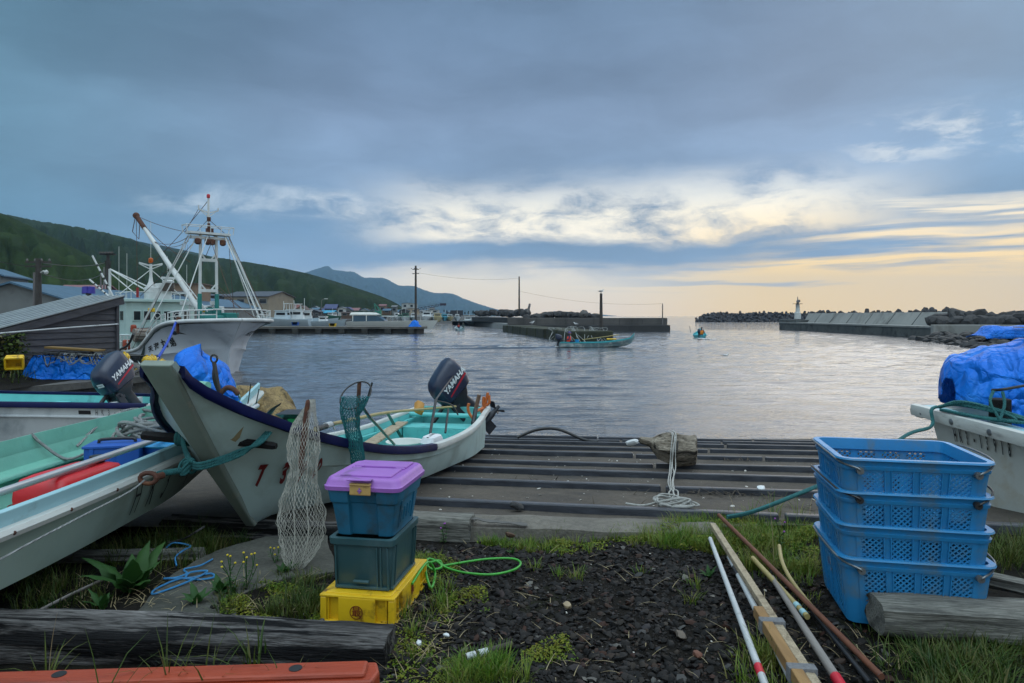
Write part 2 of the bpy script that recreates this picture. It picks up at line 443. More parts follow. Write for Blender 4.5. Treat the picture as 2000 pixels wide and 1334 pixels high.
def gdens(x, y):
    d = sm(-1.05, -.6, x)*sm(2.1, 1.4, x+(4.6-y)*.12)*sm(4.75, 4.3, y)
    return max(.06, d*(.75+.5*noise.noise(Vector((x*1.4, y*1.4, 8)))))
stonem = mat('gravel_stone', (.006, .006, .007, 1), (.014, .013, .013, 1), .7, 14, .002, 90, rvar=.25, spec=.22,
             island=[(0, (.004, .004, .0045, 1)), (.5, (.013, .011, .010, 1)), (.76, (.028, .025, .024, 1)), (.86, (.05, .038, .028, 1)), (.93, (.07, .025, .014, 1)), (.97, (.05, .054, .062, 1)), (1, (.26, .24, .21, 1))])
stones(19000, (-1.6, 2.2, 1.7, 4.7), .005, .029, 1, dens=gdens).build('gravel', stonem, smooth=48, kind='stuff')
stones(15000, (-1.6, 2.2, 1.9, 4.75), .003, .009, 2, dens=gdens).build('gravel', stonem, smooth=60, kind='stuff')
# ---------- boats ----------
white = mat('white_gelcoat', (.47, .59, .57, 1), (.40, .52, .51, 1), .38, 1.6, .0015, 14, dirt=(.20, .23, .19, 1), dscale=1.6, dlo=.50, dhi=.85)
stemgrey = mat('grey_green_stem_paint', (.20, .235, .20, 1), (.155, .185, .16, 1), .55, 3, .003, 20, dirt=(.26, .25, .19, 1), dscale=6, dlo=.62, dhi=.72)
navy = mat('navy_rubber_strip', (.002, .006, .06, 1), (.002, .004, .035, 1), .5, 5, .002, 12, rvar=.08, spec=.2)
turq = mat('turquoise_inner_paint', (.14, .52, .50, 1), (.10, .42, .42, 1), .5, 2.2, .002, 20, dirt=(.06, .17, .17, 1), dscale=3, dlo=.58, dhi=.8)
mint = mat('mint_inner_paint', (.16, .42, .33, 1), (.10, .30, .24, 1), .5, 2.5, .002, 20, dirt=(.03, .11, .09, 1), dscale=2.6, dlo=.54, dhi=.78)
ltblue = mat('pale_blue_strake_paint', (.30, .50, .55, 1), (.26, .44, .49, 1), .45, 3, 0, dirt=(.16, .20, .21, 1), dscale=4, dlo=.6, dhi=.8)
rubgrey = mat('scuffed_white_rubrail', (.55, .56, .53, 1), (.40, .41, .40, 1), .5, 6, .003, 25, stretch=(1, .3, 1), dirt=(.14, .13, .12, 1), dscale=5, dlo=.58, dhi=.75)
blackw = mat('tarred_black_wood', (.005, .005, .006, 1), (.014, .013, .013, 1), .8, 5, .006, 30, stretch=(.4, 3, 3), spec=.2)
black = mat('black_plastic', (.010, .010, .012, 1), (.018, .018, .02, 1), .45, 6, .001, 30)
redp = mat('dark_red_hull_paint', (.16, .008, .008, 1), (.10, .006, .006, 1), .5, 20)
ink = mat('black_hull_paint', (.012, .012, .013, 1), (.03, .03, .03, 1), .6, 25, dirt=(.45, .47, .45, 1), dscale=14, dlo=.62, dhi=.66)
steel = mat('dull_steel', (.30, .31, .32, 1), (.20, .20, .21, 1), .4, 9, .001, 40, metal=.8)
rust = mat('rusty_iron', (.10, .032, .016, 1), (.05, .02, .014, 1), .8, 12, .003, 50, dirt=(.20, .085, .03, 1), dscale=7)
tealrope = mat('teal_rope', (.03, .17, .17, 1), (.015, .10, .11, 1), .85, 30, .004, 120, wave=40)
greyrope = mat('grey_rope', (.30, .31, .30, 1), (.19, .20, .20, 1), .9, 30, .004, 120, wave=40)
whiterope = mat('white_rope', (.50, .49, .46, 1), (.34, .33, .31, 1), .9, 30, .004, 120, wave=40)

def frame(O, a):
    """heading vector a (x,y) = direction of +s"""
    return math.atan2(-a[0], a[1])
class Hull:
    """st: list of (s, [(b,z) keel, chine, mid, knuckle, gunwale]) in boat-local metres; y runs aft"""
    def __init__(h, st, n=40):
        h.st = st; h.ss = [q[0] for q in st]; h.K = len(st[0][1]); h.n = n
        h.samples = [h.ss[0]+(h.ss[-1]-h.ss[0])*(i/(n-1))**1.15 for i in range(n)]
    def pt(h, s, k): return tuple(hermite(h.ss, [q[1][k][c] for q in h.st], s) for c in (0, 1))
    def sec(h, s): return [h.pt(s, k) for k in range(h.K)]
    def surf(h, s, v, side=1, off=0):
        """point on the topside, v in 0..1 from chine (1) to gunwale (K-1)"""
        S_ = h.sec(s); t = 1+v*(h.K-2); i = min(h.K-2, int(t)); f = t-i
        b = S_[i][0]*(1-f)+S_[i+1][0]*f; z = S_[i][1]*(1-f)+S_[i+1][1]*f
        c = h.cast(s, z, side, off)
        if c: return c
        return (side*(b+off), s, z)
    def cast(h, s, z, side, off):
        if not hasattr(h, 'bvh'):
            from mathutils.bvhtree import BVHTree
            m = h.outer(); h.bvh = BVHTree.FromPolygons([Vector(v) for v in m.v], m.f)
        hit = h.bvh.ray_cast(Vector((side*4, s, z)), Vector((-side, 0, 0)))
        if hit[0] is None: return None
        nr = hit[1] if hit[1].x*side > 0 else -hit[1]
        p = hit[0]+nr*off; return (p.x, p.y, p.z)
    def surfz(h, s, z, side=1, off=0):
        c = h.cast(s, z, side, off)
        if c: return c
        S_ = h.sec(s)
        for i in range(1, h.K-1):
            if z <= S_[i+1][1] or i == h.K-2:
                f = (z-S_[i][1])/max(1e-6, S_[i+1][1]-S_[i][1]); return (side*(S_[i][0]*(1-f)+S_[i+1][0]*f+off), s, z)
    def outer(h):
        m = MB()
        rows = []
        for s in h.samples:
            S_ = h.sec(s)
            rows.append([(b, s, z) for b, z in reversed(S_)]+[(-b, s, z) for b, z in S_[1:]])
        m.loft(rows, closed=False, caps=False); return m
    def inner(h, t=.035, floor=.09, s0=None, s1=None, drop=.01):
        m = MB(); rows = []
        for s in h.samples:
            if s0 is not None and s < s0: continue
            if s1 is not None and s > s1: continue
            S_ = h.sec(s); pts = []
            fz = S_[1][1]+floor
            for b, z in S_[2:]: pts.append((max(.004, b-t), s, max(z-drop, fz+.004)))
            fb = max(.003, min(S_[1][0], S_[2][0])-t)
            rows.append([p for p in reversed(pts)]+[(fb, s, fz), (-fb, s, fz)]+[(-x, y, z) for x, y, z in pts])
        m.loft(rows, closed=False, caps=False); return m
    def line(h, k, side, s0, s1, n=26, db=0, dz=0):
        return [(side*(h.pt(s0+(s1-s0)*i/(n-1), k)[0]+db), s0+(s1-s0)*i/(n-1), h.pt(s0+(s1-s0)*i/(n-1), k)[1]+dz) for i in range(n)]
    def strip(h, k, side, s0, s1, prof, n=26, m=None):
        """sweep a small (db,dz) profile along a hull line"""
        m = m or MB(); rows = []
        for i in range(n):
            s = s0+(s1-s0)*i/(n-1); b, z = h.pt(s, k)
            rows.append([(side*max(.003, b+p), s, z+q) for p, q in prof])
        m.loft(rows); return m
    def transom(h, t=.05, s=None, lower=0):
        s = h.ss[-1] if s is None else s; S_ = h.sec(s)
        ring = [(b-.004, z) for b, z in reversed(S_)]+[(-b+.004, z) for b, z in S_[1:]]
        m = MB(); m.loft([[(b, s+.004, z) for b, z in ring], [(b, s-t, z) for b, z in ring]]); return m
    def text(h, txt, s0, s1, v0, v1, side, mat_, parent, name='hull_number', shear=.1, off=.013, jitter=0, bold=0, seed=0, rise=0, byz=False, lean=0):
        """lettering laid on the topside between stations s0..s1"""
        out = MB(); n = len(txt); q = random.Random(seed)
        for i, ch in enumerate(txt):
            if ch == ' ': continue
            vs, fs = text_mesh(ch, 1, shear, bold)
            xs_ = [p[0] for p in vs]; ys_ = [p[1] for p in vs]
            cx = (min(xs_)+max(xs_))/2; hw = .36 if ch not in '1-' else .3
            ja, jb = q.uniform(-jitter, jitter), q.uniform(-jitter, jitter)
            pts = []
            for x, y, z in vs:
                u = (i+.5+ja*.5+(x-cx)*.62/hw*.36*1.0)/n; w_ = (y+.36+jb*.3)/.72
                if ch == '-': w_ = .5+(y-sum(ys_)/len(ys_))/.72
                s = s0+(s1-s0)*u
                if lean: s += lean*((v1-v0)*(.5-w_) if byz else (v1-v0)*.33*(.5-w_))
                pts.append(h.surfz(s, v0+(v1-v0)*w_+rise*u, side, off) if byz else h.surf(s, v0+(v1-v0)*w_+rise*u, side, off))
            out.add(pts, fs)
        return out.build(name, mat_, parent)

# ===== skiff 1: white wooden-type skiff with raked stem, centre of the picture =====
a1 = V(.155, .988); TH1 = frame(None, a1)
def sheer1(s): return hermite([-1.02, -.9, -.7, -.4, 0, 1, 2, 3, 4.5, 6.1], [1.23, 1.13, .97, .81, .645, .375, .205, .10, .02, .035], s)
st1 = []
for s, bk, bc, zc, bg in ((-1.02, .03, .035, None, .05), (-.9, .03, .04, None, .11), (-.7, .03, .055, None, .25), (-.4, .03, .07, None, .41), (-.2, .03, .06, None, .49), (0, .03, .06, .03, .56),
                          (.5, .02, .21, -.01, .66), (1, .01, .39, -.06, .72), (1.7, .01, .53, -.13, .755), (2.5, .01, .60, -.22, .765), (4.5, .01, .60, -.44, .70), (6.1, .01, .49, -.60, .56)):
    zs = sheer1(s)
    zk = -s*1.19 if s < 0 else 0.0-.098*s*sm(0, 1.2, s)-.0*s
    if s < 0:
        zk = min(-s*1.19, zs-.03); zc = zk+.02+.10*(zs-zk); 
    kn = zs-(.115+.17*sm(1.2, -.8, s))
    pw = .034+.064*max(0, -s)**1.3
    if s <= 0: bk = pw; bc = max(bc, pw+.012); bg = max(bg, pw+.02)
    if kn < zk+.06: kn = zk+.12*(zs-zk) if s < -.3 else zc+(zs-zc)*.55
    bkn = bg-.03-.05*sm(1.5, -.3, s) if bg > .2 else bg*.8
    bkn = max(bkn, bc*.9)
    bm_ = bc+(bkn-bc)*.58; zm = zc+(kn-zc)*.5
    fw = sm(.9, -.1, s); ff = max(0.0, min(1.0, (kn-zk)/(zs-zk)))
    bkn = bkn*(1-fw)+fw*(bk+(bg-bk)*ff**(1.0 if s < -.45 else .9))
    if s <= 0:
        bc, zc = bk+.12*(bkn-bk), zk+.12*(kn-zk); bm_, zm = bk+.56*(bkn-bk), zk+.56*(kn-zk)
    st1.append((s, [(bk, zk), (bc, zc), (bm_, zm), (max(bc, bkn-.022*sm(-.6, -.1, s)), kn-.012*sm(-.6, -.1, s)-.002), (bkn+.008*sm(-.6, -.1, s), kn), (bg, zs)]))
H1 = Hull(st1, 60)
boat1 = thing('skiff', 'white skiff with a tall raked bow, navy gunwale strip and red painted number', 'boat', (-1.87, 4.9, .015), TH1)
BM1 = MW[boat1.name]
H1.outer().build('hull', white, boat1, smooth=28)
H1.inner(.04, .10, s0=-.75, s1=6.06).build('lining', turq, boat1, smooth=35)
H1.transom(.05).build('transom', turq, boat1, bevel=.006)
navyprof = [(.008, -.062), (.026, -.058), (.032, -.03), (.027, .008), (-.03, .014), (-.05, .004), (-.048, -.02), (.004, -.03)]
for sd in (1, -1):
    H1.strip(5, sd, -.97, 2.15, navyprof, 40).build('gunwale_strip', navy, boat1, smooth=50)
    H1.strip(5, sd, 2.16, 6.1, [(.004, -.05), (.03, -.048), (.036, -.02), (.028, .008), (-.04, .012), (-.05, .0), (-.048, -.03), (.0, -.032)], 30).build('gunwale_cap', rubgrey, boat1, smooth=50)
# stem plank: wide at the head, narrow at the foot
mb = MB(); rows = []
for i in range(13):
    t = i/12; s = .02-1.03*t; z = -.02+1.24*t-.03*sin(t*pi); wd = .036+.066*t**1.3; dp = .012
    rows.append([(wd*1.02, s-.012, z-.01), (wd*.95, s+dp, z+.012), (-wd*.95, s+dp, z+.012), (-wd*1.02, s-.012, z-.01), (-wd*.9, s-.024, z-.018), (wd*.9, s-.024, z-.018)])
mb.loft(rows); mb.build('stem', stemgrey, boat1, smooth=25, bevel=.006)
# black crossbar lashed through the bow
m = MB()
m.tube([(-.52, -.45, .69), (-.49, -.45, .69), (-.3, -.45, .68), (0, -.45, .675), (.2, -.45, .665), (.40, -.45, .65), (.43, -.45, .648)], [.026, .034, .036, .03, .03, .028, .02], 6)
m.build('crossbar', blackw, boat1, smooth=50)
# frames, thwarts, stringers inside
m = MB()
for s in (.9,): m.box((0, s, H1.pt(s, 5)[1]-.15), (2*H1.pt(s, 3)[0]-.1, .2, .03))
m.build('thwart', turq, boat1, bevel=.006)
m = MB(); m.box((0, 5.35, -.16), (1.10, .42, .02)); m.box((0, 5.15, -.34), (1.08, .025, .34)); m.build('stern_seat', turq, boat1, bevel=.006)
m = MB(); m.tube([(-.58, 5.55, -.02), (.58, 5.55, -.03)], .035, 10); m.build('stern_bar', turq, boat1, smooth=50)
for s in (1.6, 2.5, 3.4, 4.3):
    for sd in (1, -1):
        S_ = H1.sec(s); MB().beam((sd*(S_[2][0]-.05), s, S_[2][1]), (sd*(S_[5][0]-.06), s, S_[5][1]-.03), .05, .035).build('rib', turq, boat1, bevel=.005)
for sd in (1, -1):
    H1.strip(4, sd, 1.0, 6.0, [(-.05, -.02), (-.09, -.02), (-.09, .012), (-.05, .012)], 24).build('stringer', turq, boat1)
H1.text('7390', -.27, .19, .325, .485, 1, redp, boat1, shear=.1, jitter=.06, bold=.04, seed=3, byz=True, rise=-.03, off=.02, lean=.5)
m = MB(); 
# torn patch of bare hull near the stem
patchm = mat('bare_plywood_patch', (.30, .24, .13, 1), None, .8, 20)
m.add([H1.surf(-.56, .86, 1, .003), H1.surf(-.54, .83, 1, .003), H1.surf(-.53, .80, 1, .003), H1.surf(-.5, .81, 1, .003), H1.surf(-.5, .84, 1, .003), H1.surf(-.52, .88, 1, .003), H1.surf(-.535, .92, 1, .003)], [range(7)])
m.build('paint_chip', patchm, boat1)

# ===== skiff 3: mint-lined boat, lower left =====
a3 = V(.1, .995)
st3 = []
for s, bc, bg, zk, zc, zs in ((.3, .41, .56, .04, .10, .44), (1.6, .53, .655, .04, .11, .455), (3.0, .56, .67, .04, .115, .47), (4.6, .46, .635, .05, .14, .52), (5.4, .28, .47, .07, .17, .575), (6.0, .15, .32, .12, .23, .63), (6.8, .03, .12, .30, .40, .72)):
    st3.append((s, [(.012, zk), (bc, zc), (bc+(bg-bc)*.62, zc+(zs-zc)*.52), (bg-.025, zs-.085), (bg, zs-.02)]))
H3 = Hull(st3, 44)
boat3 = thing('rowing_boat', 'long pale boat with a mint green inside and pale blue side boards', 'boat', (-3.40, .3, 0.03), frame(None, a3))
mint_out = mat('pale_sage_hull_paint', (.36, .45, .40, 1), (.29, .38, .34, 1), .5, 1.6, .0015, 14, dirt=(.16, .18, .14, 1), dscale=1.8, dlo=.50, dhi=.82)
H3.outer().build('hull', mint_out, boat3, smooth=28)
H3.inner(.05, .05, s1=6.6).build('lining', mint, boat3, smooth=35)
for sd in (1, -1):
    H3.strip(4, sd, .3, 6.75, [(-.035, -.03), (.002, -.03), (.012, .085), (-.012, .095)], 34).build('side_board', ltblue if sd > 0 else mint, boat3, bevel=.004)
    H3.strip(4, sd, .3, 6.75, [(.004, -.045), (.045, -.04), (.055, -.015), (.042, .008), (.004, .012)], 34).build('rubrail', rubgrey, boat3, smooth=45)
    H3.strip(3, sd, .6, 5.8, [(-.055, -.03), (-.17, -.045), (-.18, -.075), (-.06, -.10)], 26).build('side_ledge', mint, boat3, bevel=.01)
for s in (2.9, 3.7):
    m = MB(); b, z = H3.pt(s, 4); m.box((-(b-.12), s+.0, z-.03), (.12, .42, .05)); m.box((-(b-.1), s, z-.07), (.05, .36, .06)); m.build('rowlock_block', mint, boat3, bevel=.012)
m = MB(); b, z = H3.pt(3.3, 3); m.tube([(-(b-.17), 3.3, z-.05), (-(b-.2), 3.34, z-.14), (-(b-.22), 3.4, z-.26), (-(b-.2), 3.44, z-.36)], [.05, .06, .05, .04], 8); m.build('knee', mint, boat3, smooth=60)
for i in range(14):
    s = 1.2+i*.37; x, y, z = H3.pt(s, 4)[0], s, H3.pt(s, 4)[1]
    MB().ball((x+.05, y, z-.018), .011, 6).build('rail_bolt', rust, boat3)
H3.text('HK3-1', 4.05, 4.90, .10, .60, 1, ink, boat3, lean=.3, shear=.12, jitter=.06, bold=.0, seed=4)

# ===== boat 2: white boat lying sideways behind, far left =====
a2 = V(-1, .06)
st2 = []
for s, bc, bg, zk, zc, zs in ((0, .46, .60, .02, .09, .74), (1.2, .52, .66, .01, .08, .755), (3, .55, .70, 0, .08, .77), (5, .45, .66, .02, .12, .83), (7, .12, .3, .2, .32, 1.0)):
    st2.append((s, [(.012, zk), (bc, zc), (bc+(bg-bc)*.5, zc+(zs-zc)*.45), (bg-.03, zs-.20), (bg, zs)]))
H2 = Hull(st2, 30)
boat2 = thing('outboard_boat', 'white boat with dark blue rim seen side on below the quay at far left', 'boat', (-5.62, 11.15, zslip(11)+.09), frame(None, a2))
white2 = mat('white_hull_paint', (.60, .62, .62, 1), (.48, .51, .53, 1), .4, 1.2, .0015, 14, dirt=(.16, .19, .21, 1), dscale=1.2, dlo=.55, dhi=.85)
H2.outer().build('hull', white2, boat2, smooth=28)
H2.inner(.04, .2).build('lining', turq, boat2, smooth=35)
m = MB(); S_ = H2.sec(0); ring = [(b-.004, z) for b, z in reversed(S_)]+[(-b+.004, z) for b, z in S_[1:]]
m.loft([[(b, -.004, z) for b, z in ring], [(b, .05, z) for b, z in ring]]); m.build('transom', white2, boat2)
for sd in (1, -1):
    H2.strip(4, sd, 0, 6.8, [(.004, -.07), (.035, -.06), (.04, -.01), (.02, .02), (-.05, .02), (-.05, -.02)], 30).build('rim', navy, boat2, smooth=45)
    H2.strip(3, sd, 0, 6.8, [(.001, -.02), (.03, -.012), (.03, .006), (.001, .02)], 30).build('rubbing_strake', white2, boat2, smooth=60)
# the near side of boat 2 faces the camera: with y running along -X the near side is local -x? (computed from the rotation)
near2 = 1 if (Euler((0, 0, frame(None, a2))).to_matrix() @ V(1, 0, 0)).y < 0 else -1
if near2 > 0: H2.text('HK3-8945', .14, .78, .70, .86, 1, ink, boat2, shear=0)
def rev_text(h, txt, s0, s1, v0, v1, side, mat_, parent, **k): return h.text(txt, s1, s0, v0, v1, side, mat_, parent, **k)
if near2 < 0: rev_text(H2, 'HK3-8945', .06, .82, .70, .86, -1, ink, boat2, shear=0)
m = MB(); p0 = [H2.surf(s, v, near2, .004) for s, v in ((1.06, .73), (.87, .73), (.87, .83), (1.06, .83))]; m.add(p0, [(0, 1, 2, 3)]); m.build('name_plate', black, boat2)
m = MB(); m.box((0, 2.2, .62), (1.2, .26, .03)); m.build('thwart', turq, boat2, bevel=.006)

# ===== boat 4: white boat at the right edge =====
a4 = V(.10, -.995)
st4 = []
for s, bc, bg, zk, zc, zs in ((-.12, .50, .74, .30, .34, 1.03), (.0, .54, .77, .20, .26, 1.025), (.4, .60, .80, .06, .16, 1.01), (1.4, .66, .84, .02, .10, .98), (3, .66, .84, 0, .08, .97), (5.5, .4, .66, .03, .2, 1.0)):
    st4.append((s, [(.012, zk), (bc, zc), (bc+.03, zc+.16), (bg-.09, zs-.13), (bg-.03, zs-.02)]))
H4 = Hull(st4, 30)
O4 = V(4.66, 6.45)
boat4 = thing('fishing_skiff', 'white boat with rust stained side and scuffed rail, cut by the right edge', 'boat', (O4.x, O4.y, zslip(6.3)-.225), frame(None, a4), rot=(rad(0), 0, frame(None, a4)))
near4 = 1 if (Euler((0, 0, frame(None, a4))).to_matrix() @ V(1, 0, 0)).x < 0 else -1
white4 = mat('stained_white_gelcoat', (.60, .61, .57, 1), (.47, .48, .44, 1), .45, 1.8, .0015, 14, dirt=(.36, .24, .085, 1), dscale=1.5, dlo=.54, dhi=.8)
H4.outer().build('hull', white4, boat4, smooth=28)
H4.inner(.05, .3).build('lining', ltblue, boat4, smooth=35)
m = MB(); S_ = H4.sec(-.12); ring = [(b-.004, z) for b, z in reversed(S_)]+[(-b+.004, z) for b, z in S_[1:]]
m.loft([[(b, -.124, z) for b, z in ring], [(b, -.07, z) for b, z in ring]]); m.build('transom', white4, boat4)
for sd in (1, -1):
    H4.strip(4, sd, -.26, 5.4, [(.0, -.085), (.05, -.08), (.062, -.03), (.05, .02), (.0, .028)], 30).build('rubrail', rubgrey, boat4, smooth=45)
    H4.strip(4, sd, -.2, 5.4, [(.0, -.01), (.0, .02), (-.15, .02), (-.15, -.01)], 30).build('side_deck', ltblue, boat4, bevel=.004)
m = MB(); m.box((0, -.19, H4.pt(-.12, 4)[1]-.045), (1.5, .13, .11)); m.build('end_fender', rubgrey, boat4, bevel=.03)
for s in (-.1, .35, .8, 1.25):
    b, z = H4.pt(s, 4); MB().lathe([(.028, 0), (.026, .008), (.012, .012)], 10, M4((near4*(b+.055), s, z-.035), (0, near4*pi/2, 0))).build('rail_bolt', steel, boat4, smooth=40)
if near4 > 0: H4.text('HK3-13918', .20, .92, .755, .875, 1, ink, boat4, shear=-.05, jitter=.14, seed=9, byz=True, bold=.03)
else: H4.text('HK3-13918', .26, 1.22, .63, .73, -1, ink, boat4, shear=-.05, jitter=.16, seed=9, byz=True)
m = MB(); m.tube([(near4*.60, .62, .80), (near4*.605, .63, 1.19)], [.088, .082], 10); m.build('mooring_post', blackw, boat4, smooth=40, bevel=.01)

# ---------- outboard motors (local: x = port side, y = towards the bow, z = up; pivot on the transom) ----------
motornavy = mat('navy_motor_cowl', (.012, .02, .05, 1), (.010, .017, .042, 1), .3, 4, .0006, 20, rvar=.06, spec=.6)
motordark = mat('dark_motor_leg', (.010, .013, .022, 1), (.016, .018, .026, 1), .5, 8, .001, 30)
decalw = mat('white_decal', (.75, .76, .78, 1), None, .4, 10)
decalr = mat('red_decal', (.45, .01, .03, 1), None, .4, 10)
def motor(name, label, loc, rot, group=None, brand='YAMAHA', side=1, back=False, k=1.0):
    t = thing(name, label, 'outboard motor', loc, rot=rot)
    t.scale = (k, k, k)
    MW[t.name] = Matrix.Translation(Vector(loc)) @ Euler(rot).to_matrix().to_4x4() @ Matrix.Diagonal((k, k, k, 1))
    mb = MB(); rows = []
    # cowl: lofted rounded box, longer than wide, domed, with a swept rear
    for z, w_, l_, oy in ((.16, .25, .40, -.10), (.18, .30, .50, -.11), (.26, .33, .55, -.12), (.40, .33, .56, -.125), (.50, .31, .53, -.13), (.555, .27, .46, -.14), (.58, .20, .34, -.15), (.588, .06, .10, -.15)):
        rows.append([(x, y+oy, z-.05*(y/.28)*sm(.2, .5, z)) for x, y, _ in rrect(w_, l_, min(w_, l_)*.34, 5)])
    mb.loft(rows); c = mb.build('cowling', motornavy, t, smooth=40)
    m = MB(); rows = [[(x, y-.12, z) for x, y, _ in rrect(.337, .557, .11, 5)] for z in (.335, .342)]; m.loft(rows, caps=False); m.build('cowling_seam', motordark, c)
    m = MB(); rows = [[(x, y+o, z) for x, y, _ in rrect(w_, l_, .06, 4)] for z, w_, l_, o in ((.17, .24, .38, -.1), (.08, .22, .30, -.09), (.02, .14, .22, -.1), (-.10, .11, .20, -.13), (-.26, .09, .17, -.15), (-.34, .10, .22, -.16))]
    m.loft(rows); m.build('leg', motordark, t, smooth=40)
    m = MB(); m.loft([[(x, y-.17, z) for x, y, _ in rrect(.24, .30, .05, 3)] for z in (-.345, -.36)])
    m.tube([(0, .0, -.48), (0, -.06, -.48), (0, -.28, -.48), (0, -.36, -.48)], [.02, .05, .05, .03], 10)
    m.box((0, -.15, -.42), (.035, .14, .14)); m.box((0, -.14, -.58), (.015, .16, .16), tx=1)
    m.build('gearcase', motordark, t, smooth=40)
    m = MB()
    for q in range(3):
        T = M4((0, -.40, -.48), (0, q*2*pi/3, 0)); m.add([(-.02, .02, .02), (.06, .03, .07), (.05, -.02, .14), (-.04, -.03, .12)], [(0, 1, 2, 3)], T)
    m.tube([(0, -.35, -.48), (0, -.45, -.48)], [.03, .02], 8)
    solidify(m.build('propeller', motordark, t), .008, 0)
    m = MB(); m.box((.09, .06, -.02), (.04, .10, .30)); m.box((-.09, .06, -.02), (.04, .10, .30)); m.box((0, .03, .04), (.2, .1, .05)); m.tube([(-.13, .05, .08), (.13, .05, .08)], .022, 8)
    m.build('clamp_bracket', motordark, t, bevel=.008)
    m = MB(); m.tube(catmull([(.05, .08, .16), (.06, .20, .13), (.06, .34, .10), (.06, .46, .11)], 4), [.028]*12+[.024], 8); m.build('tiller_handle', black, t, smooth=50)
    def sidex(y, z):  # half width of the cowl at height z
        return np.interp(z, [.18, .26, .40, .50, .555], [.15, .165, .165, .155, .135])+.003
    vs, fs = text_mesh(brand, .105, .18, .004)
    q = MB(); q.add([(side*sidex(0, .345+y), -.17+x*side, .36+y-.05*((-.05+x*side)/.28)*.6) for x, y, z in vs], fs); q.build('lettering', decalw, c)
    q = MB(); q.add([(side*sidex(0, z)+side*.001, y, z) for y, z in ((-.36, .315), (.02, .235), (.02, .255), (-.36, .345))], [(0, 1, 2, 3)]); q.build('stripe', decalr, c)
    if back:
        q = MB(); q.add([(x, .157-.02*0+0.0, z) for x, z in ((-.09, .31), (.03, .31), (.03, .365), (-.09, .365))], [(0, 1, 2, 3)]); q.build('front_label', decalw, c)
    return t
def bp(M, x, y, z): return M @ V(x, y, z)
tp = bp(BM1, .06, 6.1, .03)
motor('outboard_motor', 'navy blue outboard motor tilted up on the stern of the white skiff with red number', tp, Euler((rad(-44), rad(0), TH1+pi+rad(-50))), side=-1, k=1.15)
MB().box((0, .78, .42), (1.05, .06, .62)).build('motor_board', white2, boat2, bevel=.006)
tp2 = V(-6.42, 11.2, .13)
motor('outboard_motor', 'dark outboard motor with white front label, leaning over the blue rimmed boat at left', tp2, Euler((rad(-30), rad(12), rad(160))), side=-1, back=True, k=1.15)
